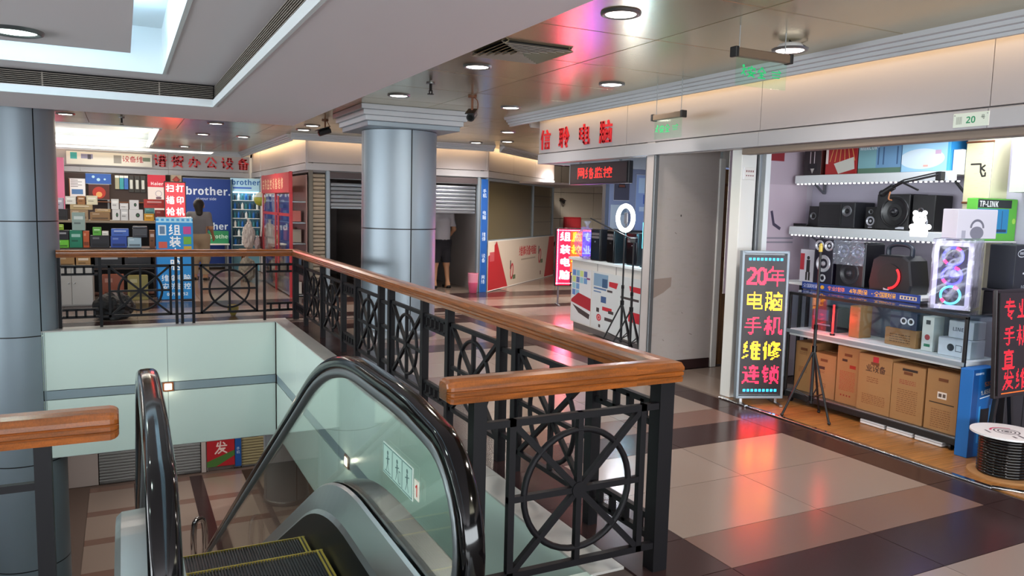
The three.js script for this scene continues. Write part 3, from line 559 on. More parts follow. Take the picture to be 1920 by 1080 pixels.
// truss casing below
part(esc, 'casing', ribbon([-1.2, -3.4, -4.6, -11.4, -12.2], [[-0.055, -0.72], [1.035, -0.72]], -3.05, 0.9), M.enamel);
// notice strip of pictograms and the storey number on the right glass
part(esc, 'notice_sticker', box(0.002, 0.12, 0.34), [M.paper, print(340, 120, (x, w, h) => {
  x.fillStyle = '#a6c0b6'; x.fillRect(0, 0, w, h); x.strokeStyle = '#4a6460'; x.fillStyle = '#4a6460'; x.lineWidth = 4;
  for (let i = 0; i < 3; i++) {
    x.strokeRect(6 + i * 112, 6, 104, 108); const c = 58 + i * 112;
    x.beginPath(); x.arc(c, 30, 9, 0, 7); x.fill(); x.fillRect(c - 7, 40, 14, 34); x.beginPath(); x.moveTo(c, 72); x.lineTo(c - 18, 104); x.moveTo(c, 72); x.lineTo(c + 16, 104); x.moveTo(c - 22, 58); x.lineTo(c + 22, 48); x.stroke();
    if (i === 0) { x.beginPath(); x.moveTo(c - 34, 104); x.lineTo(c + 34, 104); x.stroke(); } if (i === 1) x.strokeRect(c + 20, 60, 16, 44);
  }
}), M.paper, M.paper, M.paper, M.paper].map((m, i) => i === 0 || i === 1 ? m : M.paper), [0.883, 0.625, -2.63], null, 'pictogram notice stuck on the glass');
esc.children[esc.children.length - 1].material[0] = esc.children[esc.children.length - 1].material[1];
part(esc, 'storey_sticker', box(0.002, 0.07, 0.045), print(48, 72, (x, w, h) => { x.fillStyle = '#d9d3c6'; x.fillRect(0, 0, w, h); x.fillStyle = '#c02a1c'; x.font = 'bold 62px sans-serif'; x.fillText('1', 8, 60); }), [0.883, 0.62, -2.42], null, 'red number one sticker');
// steel bollard loops at the foot
for (const [x, z, l] of [[0.98, -14.0, 'bent steel barrier loop on the lower floor near the escalator foot'], [1.9, -13.7, 'bent steel barrier loop on the lower floor further from the escalator']]) {
  const o = thing('barrier_loop', l, 'barrier', [x, -4.8, z], 0.5);
  part(o, 'loop', tube([[0, 0, 0], [0, 0.6, 0], [0.05, 0.78, 0], [0.16, 0.78, 0], [0.21, 0.6, 0], [0.21, 0, 0]], 0.05, 36, 12), M.chrome);
  for (const a of [0, 0.21]) part(o, 'flange', cyl(0.06, 0.012, 16), M.steelDull, [a, 0.006, 0]);
}

// ================= CEILING FITTINGS =================
const lens = glow(0xfff6ea, 14), lensCool = glow(0xe0fff2, 10);
const ringGeo = lathe([[0.085, 0], [0.088, -0.012], [0.1, -0.016], [0.112, -0.012], [0.115, 0]], 32), lensGeo = cyl(0.086, 0.006, 32);
function downlight(x, z, label, { y = 2.7, cool = false, k = 1, s = 1 } = {}) {
  const o = thing('downlight', label, 'downlight', [x, y, z], 0, 'recessed ceiling downlights');
  part(o, 'trim_ring', ringGeo, M.steelDull).scale.setScalar(s); part(o, 'lens', lensGeo, cool ? lensCool : lens, [0, -0.006, 0]).scale.setScalar(s);
  const l = new THREE.SpotLight(cool ? 0xe6fff6 : 0xfff4ea, POWER.down * k, 0, 1.35, 0.6, 2); l.name = 'downlight_light'; l.position.set(0, -0.03, 0); l.target.position.set(0, -2, 0); l.shadow.radius = 4; o.add(l, l.target);
}
const rowA = ['nearest to the top edge beside the coloured ceiling reflection', 'between the square diffuser and the sprinkler', 'left of the sprinkler over the side railing', 'just left of the silver column top'];
[-3.7, -5.66, -7.59, -9.28].forEach((z, i) => downlight(2.53, z, 'round downlight in the metal ceiling, ' + rowA[i]));
downlight(3.87, -5.76, 'round downlight close to the cornice, right of the coloured ceiling reflection'); downlight(3.87, -7.73, 'round downlight at the far end of the long cornice');
downlight(3.75, -9.26, 'round downlight just right of the silver column top');
downlight(5.09, -10.24, 'upper of the two stacked downlights left of the red shop characters', { k: 2.2 }); downlight(5.82, -11.73, 'lower of the two stacked downlights left of the red shop characters', { k: 2.2 }); downlight(5.5, -12.3, 'downlight leftmost of the three before the lit alley fascia', { k: 2 });
downlight(2.5, -12.03, 'lower of the paired downlights left of the silver column'); downlight(2.47, -11.29, 'upper of the paired downlights left of the silver column');
downlight(1.24, -11.97, 'downlight in the far ceiling closest to the void soffit'); downlight(1.25, -14.05, 'downlight second from the soffit in the far ceiling'); downlight(1.9, -14.1, 'downlight nearest the inner cornice of the far ceiling'); downlight(1.2, -17.6, 'downlight right above the red far shop characters');
downlight(-0.64, -12.03, 'downlight beside the capital of the left column');
downlight(-0.68, -6.93, 'large cool white downlight in the hanging panel above the void', { y: 2.82, cool: true, s: 1.7 });
downlight(-0.68, -4.9, 'cool white downlight cut by the top left frame edge', { y: 2.82, cool: true, s: 1.7 });
// lamps outside the frame carry on the same rows
for (const [x, z, y, c, l] of [[2.53, -1.74, 2.7, 0, 'beside the camera over the railing line'], [3.87, -1.74, 2.7, 0, 'beside the camera before the shop front'], [2.53, 0.4, 2.7, 0, 'behind the camera over the walkway'], [-0.68, -2.6, 2.82, 1, 'over the escalator landing'], [-3, -6.93, 2.82, 1, 'in the left half of the hanging panel'], [-3, -2.6, 2.82, 1, 'over the left railing'], [7.2, -9.4, 2.7, 0, 'round the corner behind the shop end'], [7.6, -12, 2.7, 0, 'over the alley hidden by the fascia'], [9.2, -15.2, 2.7, 0, 'at the far end of the alley']])
  downlight(x, z, 'round downlight out of the picture, ' + l, { y, cool: !!c, s: c ? 1.7 : 1, k: z < -15 ? 8 : x > 7 ? 7 : 1 });
// lower storey lamps in the slab underside
for (const [x, z, l] of [[0.6, -13, 'first behind the far void wall'], [0.8, -16.8, 'before the lower grey shutter'], [4.4, -17.4, 'before the lower tan shutter']]) downlight(x, z, 'round downlight under the lower storey slab, ' + l, { y: -1.576, k: 4.5 });
// dangling lamp
{
  const o = thing('hanging_downlight', 'round downlight pulled out of the ceiling hanging on its wires near the exit sign', 'downlight', [3.86, 2.655, -3.72]);
  part(o, 'trim_ring', ringGeo, M.steelDull); part(o, 'lens', lensGeo, lens, [0, -0.008, 0]); part(o, 'housing', lathe([[0.09, 0.004], [0.07, 0.05], [0.03, 0.06], [0, 0.06]].map(([a, b]) => [a, b * 0.6])), M.plasticWhite);
  part(o, 'wire', tube([[0, 0.034, 0], [-0.02, 0.04, 0.01], [0.01, 0.046, 0]], 0.004), M.black); part(o, 'wire', tube([[0.02, 0.034, 0], [0.1, 0.01, 0.03], [0.13, 0.02, 0.02], [0.09, 0.045, 0]], 0.003), M.black);
  const l = new THREE.SpotLight(0xfff4ea, POWER.down, 0, 1.35, 0.6, 2); l.name = 'downlight_light'; l.position.set(0, -0.03, 0); l.target.position.set(0, -2, 0); l.shadow.radius = 4; o.add(l, l.target);
}
// square diffuser
{
  const o = thing('air_diffuser', 'square louvred air diffuser in the metal ceiling at the soffit edge', 'vent', [2.55, 2.7, -4.95]);
  part(o, 'backing', box(0.52, 0.004, 0.52), M.recess, [0, 0.0, 0]);
  for (let i = 0; i < 6; i++) { const s = 0.54 - i * 0.085; for (let k = 0; k < 4; k++) part(o, 'louvre', at(box(s, 0.004, 0.042), 0, 0, s / 2 - 0.02, 0, 0.5).rotateY(k * Math.PI / 2), k % 2 ? M.ceilingMetal : M.grille, [0, -0.012, 0]); }
}
function sprinkler(x, z, label) {
  const o = thing('sprinkler', label, 'sprinkler', [x, 2.7, z], 0, 'fire sprinklers');
  part(o, 'rose', cyl(0.04, 0.008, 20), M.steelDull, [0, -0.006, 0]); part(o, 'stem', cyl(0.013, 0.07, 10), M.dark, [0, -0.04, 0]); part(o, 'deflector', merge([at(cyl(0.03, 0.004, 16), 0, -0.1, 0), at(box(0.004, 0.04, 0.022), 0.012, -0.085, 0), at(box(0.004, 0.04, 0.022), -0.012, -0.085, 0)]), M.dark);
}
sprinkler(2.52, -6.66, 'dark fire sprinkler between the two nearest downlights over the railing'); sprinkler(2.54, -8.7, 'small fire sprinkler above the silver column'); sprinkler(0.03, -12.03, 'small fire sprinkler before the far light tray');
function camera1(pos, ry, label, hang = 0.16) {
  const o = thing('security_camera', label, 'camera', pos, ry, 'security cameras');
  part(o, 'mount', merge([at(cyl(0.045, 0.015, 16), 0, hang - 0.008, 0), at(cyl(0.012, hang, 10), 0, hang / 2, 0)]), M.woodDark);
  part(o, 'body', merge([at(cyl(0.042, 0.16, 18).rotateX(Math.PI / 2), 0, -0.03, 0.02), at(rbox(0.1, 0.012, 0.2, 0.004), 0, 0.016, 0.03)]), M.black, null, [0.35, 0, 0]);
  part(o, 'lens', at(cyl(0.026, 0.01, 16).rotateX(Math.PI / 2), 0, -0.03, 0.104), M.blackGloss, null, [0.35, 0, 0]);
  part(o, 'cable', tube([[0, hang, 0.01], [0.05, hang * 0.7, -0.02], [0.04, 0.02, -0.05], [0, -0.02, -0.05]], 0.005), M.woodDark);
}
camera1([3.17, 2.54, -7.2], -0.6, 'dark dome-shaped security camera hanging alone in mid ceiling'); camera1([2.46, 2.58, -10.46], -1.5, 'small security camera left of the silver column top', 0.12); camera1([6.3, 2.56, -11.2], 0.3, 'security camera before the alley fascia left of the red characters', 0.14);
camera1([10.1, 1.82, -17.1], 0.0, 'wall-mounted camera with loose wires on the pale alley wall', 0.02);
// exit signs
const exitTex = canvasTex(400, 180, (x, w, h) => {
  x.clearRect(0, 0, w, h); x.fillStyle = '#1f9c5c'; x.strokeStyle = '#1f9c5c'; x.lineWidth = 10;
  x.beginPath(); x.arc(58, 66, 12, 0, 7); x.fill(); x.beginPath(); x.moveTo(58, 80); x.lineTo(46, 112); x.lineTo(20, 130); x.moveTo(46, 112); x.lineTo(70, 136); x.moveTo(28, 90); x.lineTo(84, 96); x.stroke();
  write(x, '安全', 110, 62, 64, '#1f9c5c'); x.beginPath(); x.moveTo(290, 78); x.lineTo(370, 78); x.lineTo(346, 62); x.moveTo(290, 96); x.lineTo(360, 96); x.moveTo(290, 116); x.lineTo(350, 116); x.stroke();
});
const exitPrint = new THREE.MeshStandardMaterial({ color: 0x1f9c5c, emissive: 0x27c878, emissiveIntensity: 0.5, roughness: 0.5 });
function exitSign(pos, ry, w, label, hang) {
  const o = thing('exit_sign', label, 'exit sign', pos, ry, 'hanging exit signs');
  part(o, 'housing', rbox(w, 0.05, 0.045, 0.006), mat(0x7d6a58, 0.4, 0.4)); for (const s of [-1, 1]) { part(o, 'end_cap', rbox(0.025, 0.06, 0.055, 0.004), M.black, [s * (w / 2), 0, 0]); part(o, 'hanger_rod', rod([s * w * 0.42, 0.02, 0], [s * w * 0.42, hang, 0], 0.0035, 6), M.steelDull); }
  part(o, 'glass_plate', rbox(w * 0.92, 0.17, 0.008, 0.002), mat(0xf2fff8, 0.05, 0, { transmission: 1, thickness: 0, ior: 1.45 }), [0, -0.105, 0]);
  const g = []; for (const [ch, cx] of [['安', -0.105], ['全', -0.03]]) g.push(glyph(ch, 0.062, 0.002, 0.008).translate(cx * w / 0.4, -0.135, 0.005));
  part(o, 'lettering', merge(g), exitPrint);
  part(o, 'running_figure', merge([at(cyl(0.009, 0.002, 12).rotateX(Math.PI / 2), -0.135 * w / 0.4, -0.075, 0.006), bar([-0.138, -0.085, 0.006], [-0.148, -0.11, 0.006], 0.01, 0.002), bar([-0.148, -0.11, 0.006], [-0.165, -0.125, 0.006], 0.008, 0.002), bar([-0.148, -0.11, 0.006], [-0.13, -0.13, 0.006], 0.008, 0.002), bar([-0.16, -0.095, 0.006], [-0.122, -0.092, 0.006], 0.007, 0.002)]), exitPrint);
  part(o, 'arrow', merge([0, 1, 2].map((i) => at(box(0.075 - i * 0.008, 0.006, 0.002), 0.105 * w / 0.4, -0.09 - i * 0.016, 0.006)).concat([bar([0.14 * w / 0.4, -0.09, 0.006], [0.12 * w / 0.4, -0.077, 0.006], 0.006, 0.002)])), exitPrint);
}
exitSign([3.47, 2.545, -3.56], 0, 0.44, 'glass emergency exit sign under a brown bar nearest to the camera', 0.155);
exitSign([4.2, 2.41, -5.37], -Math.PI / 2, 0.4, 'small glass exit sign hanging in front of the fascia right of the red characters', 0.29);

// ================= SIGNS ON THE RIGHT SHOP =================
{
  const o = thing('shop_lettering', 'four raised red characters on the right shop fascia', 'lettering', [4.58, 2.31, -8.3], -Math.PI / 2);
  o.rotation.y = -Math.PI / 2;
  ['信', '聆', '电', '脑'].forEach((c, i) => part(o, 'character', glyph(c, 0.21, 0.014, 0.026), mat(0xd8202c, 0.4), [0.02 + i * 0.43, 0, 0.001]));
  const n = thing('number_plate', 'small white plate with green number twenty on the fascia edge', 'sign', [4.565, 2.19, -2.94], -Math.PI / 2);
  part(n, 'plate', rbox(0.22, 0.085, 0.006, 0.002), [M.paper, M.paper, M.paper, M.paper, print(264, 100, (x, w, h) => { x.fillStyle = '#cfdcd3'; x.fillRect(0, 0, w, h); x.fillStyle = '#8e9a92'; for (let i = 0; i < 5; i++) x.fillRect(24 + i * 9, 24, 5, 54); x.fillStyle = '#1c8a5e'; x.font = 'bold 66px sans-serif'; x.fillText('20', 96, 74); write(x, '号', 206, 22, 30, '#5d6a64'); }), M.paper], [0, 0, 0]);
  part(n, 'screw', merge([at(cyl(0.004, 0.004, 8).rotateX(Math.PI / 2), -0.1, 0.03, 0.004), at(cyl(0.004, 0.004, 8).rotateX(Math.PI / 2), 0.1, 0.03, 0.004)]), M.steel);
}
// tall LED board
{
  const tex = dotTex(32, 104, 10, (x) => {
    x.imageSmoothingEnabled = true;
    for (let i = 0; i < 32; i += 1) { if (i % 3 < 2 && i > 2 && i < 30) { x.fillStyle = '#18a8ff'; x.fillRect(i, 2, 1, 2); if (i < 29) x.fillRect(i, 100, 1, 2); } }
    [['20年', '#ff1030'], ['电脑', '#ffb010'], ['手机', '#ff1030'], ['维修', '#ffb010'], ['连锁', '#ff1030']].forEach(([t, c], r) => {
      const y = 9 + r * 18.4;
      if (r === 0) { x.fillStyle = c; x.font = 'bold 17px sans-serif'; x.fillText('2', 1, y + 13); x.fillText('0', 9, y + 13); write(x, '年', 18, y, 13, c, { lw: 0.1 }); }
      else write(x, t, 2, y, 13, c, { lw: 0.095, gap: 1.18 });
    });
  }, '#050203', 0.42);
  const o = thing('led_board', 'tall LED board with red and yellow characters standing at the shop threshold', 'LED sign', [4.755, 0.05, -4.71], -0.38);
  o.rotation.order = 'YXZ'; o.rotation.x = -0.02;
  part(o, 'screen', box(0.36, 1.17, 0.012), [M.black, M.black, M.black, M.black, screen(tex, 9), M.black], [0, 0.62, 0.03]);
  for (const s of [-1, 1]) { part(o, 'frame_bar', rbox(0.022, 1.24, 0.06, 0.004), M.alu, [s * 0.192, 0.62, 0.01]); part(o, 'leg', merge([at(box(0.022, 0.06, 0.03), s * 0.15, -0.02, 0), at(box(0.026, 0.014, 0.26), s * 0.15, -0.043, 0)]), M.steel); }
  for (const y of [0.01, 1.23]) part(o, 'frame_bar', rbox(0.4, 0.022, 0.06, 0.004), M.alu, [0, y, 0.01]);
  part(o, 'back_panel', rbox(0.37, 1.2, 0.02, 0.004), M.steelDull, [0, 0.62, -0.005]);
  const l = new THREE.RectAreaLight(0xff4434, POWER.led, 0.34, 1.1); l.name = 'board_light'; l.position.set(0, 0.62, 0.045); l.rotation.y = Math.PI; o.add(l);
}
// scrolling header
{
  const tex = dotTex(96, 24, 8, (x) => write(x, '网络监控', 13, 4.5, 13.5, '#ff2018', { lw: 0.1, gap: 1.14 }), '#0a0508', 0.4);
  const o = thing('led_header', 'black LED header showing red characters under the fascia end', 'LED sign', [4.72, 1.995, -7.2], -Math.PI / 2);
  part(o, 'screen', box(1.13, 0.2, 0.01), [M.black, M.black, M.black, M.black, screen(tex, 3), M.black], [0, 0, 0.03]);
  part(o, 'case', rbox(1.18, 0.235, 0.055, 0.006), mat(0x101016, 0.35), [0, 0, 0]); part(o, 'end_rim', rbox(0.012, 0.235, 0.06, 0.003), M.steelDull, [-0.585, 0, 0.002]);
  part(o, 'bracket', merge([at(box(0.02, 0.03, 0.02), -0.4, 0.125, 0), at(box(0.02, 0.03, 0.02), 0.4, 0.125, 0)]), M.steelDull);
  const l = new THREE.RectAreaLight(0xff3020, POWER.led * 0.5, 0.7, 0.15); l.name = 'header_light'; l.position.set(-0.1, 0, 0.045); l.rotation.y = Math.PI; o.add(l);
}
// three-column LED light box in the alley
{
  const tex = dotTex(48, 84, 9, (x) => {
    x.fillStyle = '#b00818'; x.fillRect(0, 0, 18, 84); x.fillStyle = '#7a1a04'; x.fillRect(18, 0, 15, 64); x.fillStyle = '#2a1a9a'; x.fillRect(33, 0, 15, 64); x.fillStyle = '#e01030'; x.fillRect(0, 0, 48, 3); x.fillRect(0, 0, 4, 84);
    write(x, '组装电脑', 5, 5, 12, '#ffffff', { dir: 'v', gap: 1.6, lw: 0.13 }); write(x, '监控设备', 20, 5, 12, '#ffd020', { dir: 'v', gap: 1.6, lw: 0.13 }); write(x, '专业维修', 34, 5, 12, '#9fd8ff', { dir: 'v', gap: 1.6, lw: 0.13 });
    x.fillStyle = '#ffd8e8'; for (let i = 0; i < 48; i += 2) { x.fillRect(i, 1, 1, 1); x.fillRect(i, 81, 1, 1); } for (let j = 0; j < 84; j += 2) x.fillRect(1, j, 1, 1);
  }, '#12030a', 0.2);
  const o = thing('led_light_box', 'glowing LED light box of red, yellow and blue character columns in the side alley', 'LED sign', [6.62, 0.0, -10.85], -0.35);
  part(o, 'screen', box(0.62, 0.92, 0.012), [M.black, M.black, M.black, M.black, screen(tex, 9), M.black], [0.05, 0.8, 0.032]);
  part(o, 'case', rbox(0.66, 0.96, 0.05, 0.006), M.black, [0.05, 0.8, 0]);
  for (const s of [-1, 1]) part(o, 'leg', merge([bar([s * 0.26 + 0.05, 0.33, 0], [s * 0.26 + 0.05, 0.0, 0.0], 0.025), at(box(0.03, 0.016, 0.34), s * 0.26 + 0.05, 0.01, 0)]), M.steelDull);
  const a = new THREE.RectAreaLight(0xff2a6a, POWER.led * 3.2, 0.3, 0.85); a.name = 'box_light'; a.position.set(-0.1, 0.8, 0.05); a.rotation.y = Math.PI; o.add(a);
  const b = new THREE.RectAreaLight(0x7a4aff, POWER.led * 3, 0.25, 0.85); b.name = 'box_light'; b.position.set(0.22, 0.8, 0.05); b.rotation.y = Math.PI; o.add(b);
}

// ================= COUNTER SHOP (behind the stub wall) =================
{
  const poster1 = print(300, 460, (x, w, h) => {
    x.fillStyle = '#d5d9de'; x.fillRect(0, 0, w, h); const c = ['#5c86c9', '#7fb9d8', '#c7dd8a', '#5a6fae', '#8fc6d6', '#6b9bd0'];
    for (let j = 0; j < 4; j++) for (let i = 0; i < 4; i++) { if (j > 1 && i > 1) continue; x.fillStyle = c[(i + j * 2) % 6]; x.fillRect(14 + i * 58, 20 + j * 56, 50, 48); }
    x.fillStyle = '#a8182c'; x.beginPath(); x.moveTo(110, 210); x.lineTo(w, 236); x.lineTo(w, 340); x.lineTo(0, 300); x.lineTo(0, 280); x.fill(); x.fillStyle = '#3b3438'; x.beginPath(); x.moveTo(20, 318); x.lineTo(w - 10, 368); x.lineTo(w - 20, 410); x.lineTo(120, 380); x.fill(); x.fillStyle = '#7a3470'; x.fillRect(230, 70, 50, 14);
  });
  const poster2 = print(560, 460, (x, w, h) => {
    x.fillStyle = '#cfd6d8'; x.fillRect(0, 0, w, h); x.fillStyle = '#7fa3c0'; x.fillRect(18, 16, 170, 100); x.fillStyle = '#2f587e'; x.fillRect(120, 50, 60, 70); x.fillStyle = '#3a5a8a'; x.fillRect(110, 190, 62, 50); x.fillStyle = '#5578a4'; x.fillRect(20, 128, 150, 14); x.fillRect(20, 156, 90, 10);
    x.fillStyle = '#c22434'; x.beginPath(); x.moveTo(200, 62); x.lineTo(300, 62); x.lineTo(284, 108); x.lineTo(200, 100); x.fill(); x.beginPath(); x.moveTo(418, 62); x.lineTo(548, 62); x.lineTo(530, 104); x.lineTo(430, 100); x.fill(); x.fillRect(130, 270, 110, 30); x.fillRect(420, 250, 120, 76); x.beginPath(); x.arc(92, 366, 28, 0, 7); x.fill();
    x.fillStyle = '#3a3436'; for (const [a, b, c, d] of [[160, 350, 90, 26], [60, 290, 34, 34], [180, 130, 60, 16], [200, 290, 60, 24], [330, 150, 190, 18], [90, 420, 24, 24]]) x.fillRect(a, b, c, d); x.strokeStyle = '#e8c9c9'; x.lineWidth = 5; x.beginPath(); x.arc(92, 366, 14, 0, 7); x.stroke();
  });
  const o = thing('service_counter', 'white service counter covered with product posters beside the ring light', 'counter', [5.3, 0, -7.9], -Math.PI / 2 - 0.12);
  part(o, 'body', rbox(1.98, 0.84, 0.5, 0.006), M.white, [0, 0.5, -0.26]); part(o, 'worktop', rbox(2.04, 0.035, 0.56, 0.006), M.cool, [0, 0.937, -0.25]); part(o, 'plinth', box(1.9, 0.08, 0.44), M.steelDull, [0, 0.04, -0.26]);
  part(o, 'poster', box(0.6, 0.72, 0.004), [M.paper, M.paper, M.paper, M.paper, poster1, M.paper], [-0.66, 0.46, -0.006]); part(o, 'poster', box(1.3, 0.72, 0.004), [M.paper, M.paper, M.paper, M.paper, poster2, M.paper], [0.32, 0.46, -0.006]);
  part(o, 'seam', merge([at(box(0.006, 0.12, 0.003), -0.2, 0.86, -0.007), at(box(0.006, 0.12, 0.003), 0.3, 0.86, -0.007)]), M.steelDull);
}
function tripod(name, label, x, z, h, head, spread = 0.26) {
  const o = thing(name, label, 'tripod', [x, 0, z], 0.4, null);
  part(o, 'pole', merge([rod([0, 0.12, 0], [0, h * 0.55, 0], 0.014), rod([0, h * 0.55, 0], [0, h, 0], 0.01)]), M.black); for (const [r, e, y] of [[0.022, 0.05, h * 0.42], [0.02, 0.04, 0.16], [0.017, 0.04, h * 0.55]]) part(o, 'collar', cyl(r, e, 12), M.blackGloss, [0, y, 0]);
  for (let k = 0; k < 3; k++) { const a = k * 2.094, c = Math.cos(a), s = Math.sin(a); part(o, 'leg', merge([rod([0, h * 0.42, 0], [c * spread, 0.012, s * spread], 0.009), at(new THREE.SphereGeometry(0.014, 8, 6), c * spread, 0.013, s * spread)]), M.black); part(o, 'brace', rod([0, 0.16, 0], [c * spread * 0.6, h * 0.42 * 0.4, s * spread * 0.6], 0.006, 6), M.black); }
  head?.(o, h); return o;
}
tripod('ring_light', 'glowing ring light on a black tripod before the poster counter', 4.95, -7.0, 1.36, (o, h) => {
  const ring = part(o, 'ring_lamp', new THREE.TorusGeometry(0.135, 0.024, 10, 48), glow(0xffffff, 9), [0, h + 0.15, 0], [0, -Math.PI / 2 - 0.35, 0]);
  part(ring, 'phone_clip', merge([at(rbox(0.06, 0.12, 0.012, 0.003), 0, 0, -0.01), at(box(0.012, 0.16, 0.008), 0, -0.08, -0.012)]), M.black);
  const l = new THREE.PointLight(0xf4f6ff, 1.0); l.name = 'ring_light_lamp'; l.position.set(-0.08, h + 0.15, 0.06); o.add(l);
});
tripod('ring_light_stand', 'thinner black tripod stand right of the ring light', 4.86, -6.7, 1.28, (o, h) => part(o, 'boom_arm', merge([rod([0, h, 0], [-0.1, h + 0.22, -0.5], 0.008), at(rbox(0.05, 0.05, 0.07, 0.006), 0, h, 0)]), M.black));
{
  const o = thing('cyan_lamp', 'upright cyan glowing light panel at the right end of the poster counter', 'lamp', [5.3, 0.955, -7.08], -1.2);
  part(o, 'panel', rbox(0.09, 0.3, 0.02, 0.006), glow(0x5fe0ff, 4), [0, 0.36, 0]); part(o, 'core_tube', rbox(0.025, 0.24, 0.024, 0.006), glow(0xe8ffff, 8), [0, 0.36, 0.004]); part(o, 'stand', merge([at(cyl(0.012, 0.2, 10), 0, 0.11, 0), at(cyl(0.06, 0.014, 18), 0, 0.007, 0)]), M.black);
  const l = new THREE.PointLight(0x66dcff, 0.5); l.name = 'panel_light'; l.position.set(-0.1, 0.36, 0.1); o.add(l);
}
function pcCase(label, x, y, z, ry, w = 0.2, h = 0.4, d = 0.4) {
  const o = thing('computer_case', label, 'computer', [x, y, z], ry, 'black computer cases on the counter');
  part(o, 'shell', rbox(w, h, d, 0.008), M.black, [0, h / 2, 0]); part(o, 'front_panel', rbox(w * 0.94, h * 0.96, 0.015, 0.006), M.blackGloss, [0, h / 2, d / 2 + 0.006]); part(o, 'drive_bay', merge([at(box(w * 0.75, 0.03, 0.004), 0, h * 0.84, d / 2 + 0.015), at(box(w * 0.75, 0.03, 0.004), 0, h * 0.74, d / 2 + 0.015)]), M.steelDull); part(o, 'power_button', at(cyl(0.01, 0.006, 12).rotateX(Math.PI / 2), 0, h * 0.6, d / 2 + 0.016), M.chrome);
}
pcCase('black computer case standing left on the poster counter behind the plastic bag', 5.5, 0.955, -8.12, -1.5); pcCase('black computer case standing in the middle of the poster counter', 5.48, 0.955, -7.72, -1.7); pcCase('black computer case standing nearest the ring light on the counter', 5.5, 0.955, -7.34, -1.6, 0.22, 0.38, 0.38);
{
  const bag = thing('plastic_bag', 'crumpled clear plastic bag glinting violet on the poster counter', 'bag', [5.36, 0.955, -8.42], 0.3);
  const g = new THREE.IcosahedronGeometry(0.2, 4), p = g.attributes.position; for (let i = 0; i < p.count; i++) { const k = 1 + 0.22 * noise2(p.getX(i) * 16 + p.getY(i) * 9, p.getZ(i) * 16); p.setXYZ(i, p.getX(i) * k * 0.8, Math.max(-0.19, p.getY(i) * k * 1.05), p.getZ(i) * k * 0.7); } g.computeVertexNormals();
  part(bag, 'film', g, mat(0xd9cdf0, 0.12, 0, { transmission: 0.75, thickness: 0 }), [0, 0.2, 0]); part(bag, 'knot', lathe([[0.02, 0], [0.015, 0.04], [0.05, 0.1], [0.03, 0.1]], 10), M.film, [0, 0.39, 0]);
  const m = thing('white_board', 'white notice board with a blue label on the end wall behind the computer cases', 'board', [6.24, 1.5, -8.972]);
  part(m, 'panel', rbox(0.3, 0.34, 0.014, 0.004), mat(0xd0dade, 0.4)); part(m, 'label', box(0.1, 0.08, 0.003), M.band, [0.06, 0.07, 0.008]);
  const s = thing('back_counter', 'grey blue rear counter inside the ring light shop', 'counter', [6.25, 0, -7.5], -Math.PI / 2);
  part(s, 'body', rbox(1.8, 0.92, 0.55, 0.006), mat(0x6a6f85, 0.6), [0, 0.46, 0]); part(s, 'worktop', rbox(1.84, 0.035, 0.6, 0.005), M.white, [0, 0.937, 0]);
  const po = (name, label, w, h, pos, ry, draw) => { const q = thing(name, label, 'poster', pos, ry); part(q, 'sheet', box(w, h, 0.005), [M.paper, M.paper, M.paper, M.paper, print(256, Math.round(256 * h / w), draw), M.paper]); part(q, 'border', merge([at(box(w, 0.008, 0.008), 0, h / 2, 0), at(box(w, 0.008, 0.008), 0, -h / 2, 0)]), M.plasticWhite); };
  po('poster', 'pale blue product poster on the end wall of the ring light shop', 0.55, 0.8, [6.78, 1.7, -8.97], 0, (x, w, h) => { x.fillStyle = '#a9bfe8'; x.fillRect(0, 0, w, h); x.fillStyle = '#d6ecff'; x.fillRect(20, 20, 120, 100); x.fillStyle = '#5d74c8'; x.fillRect(60, 130, 150, 60); x.fillStyle = '#e6f2ff'; x.fillRect(30, 210, 190, 30); });
  po('poster', 'dark poster with a light triangle in the ring light shop', 0.26, 0.4, [6.26, 1.93, -8.97], 0, (x, w, h) => { x.fillStyle = '#57535e'; x.fillRect(0, 0, w, h); x.fillStyle = '#2a262c'; x.beginPath(); x.moveTo(60, 220); x.lineTo(128, 40); x.lineTo(200, 220); x.fill(); x.fillStyle = '#8a4a30'; x.fillRect(80, 180, 100, 30); });
  const lt = rectLight(0xbfd4ff, POWER.shop, 1.6, 0.4, [5.9, 2.23, -7.2], [5.9, 0, -7.2], 'counter_shop_light');
  const ld = thing('tube_light', 'ceiling tube light inside the ring light shop', 'lamp', [5.9, 2.25, -7.2]); part(ld, 'diffuser', rbox(1.6, 0.02, 0.4, 0.004), glow(0xdfe9ff, 3)); part(ld, 'rim', rbox(1.64, 0.014, 0.44, 0.004), M.plasticWhite, [0, 0.006, 0]);
}
{ const n = thing('notice_plate', 'small white notice plate high on the post beside the wooden door', 'sign', [4.74, 1.93, -4.93]); part(n, 'plate', rbox(0.12, 0.1, 0.006, 0.002), [M.paper, M.paper, M.paper, M.paper, print(120, 100, (x, w, h) => { x.fillStyle = '#d8d6d2'; x.fillRect(0, 0, w, h); x.fillStyle = '#7c4a4a'; for (let i = 0; i < 4; i++) { x.fillRect(16 + i * 24, 22, 14, 16); x.fillRect(16 + i * 24, 62, 14, 10); } }), M.paper]); part(n, 'hinge', box(0.012, 0.1, 0.02), M.plasticWhite, [-0.066, 0, -0.006]); }

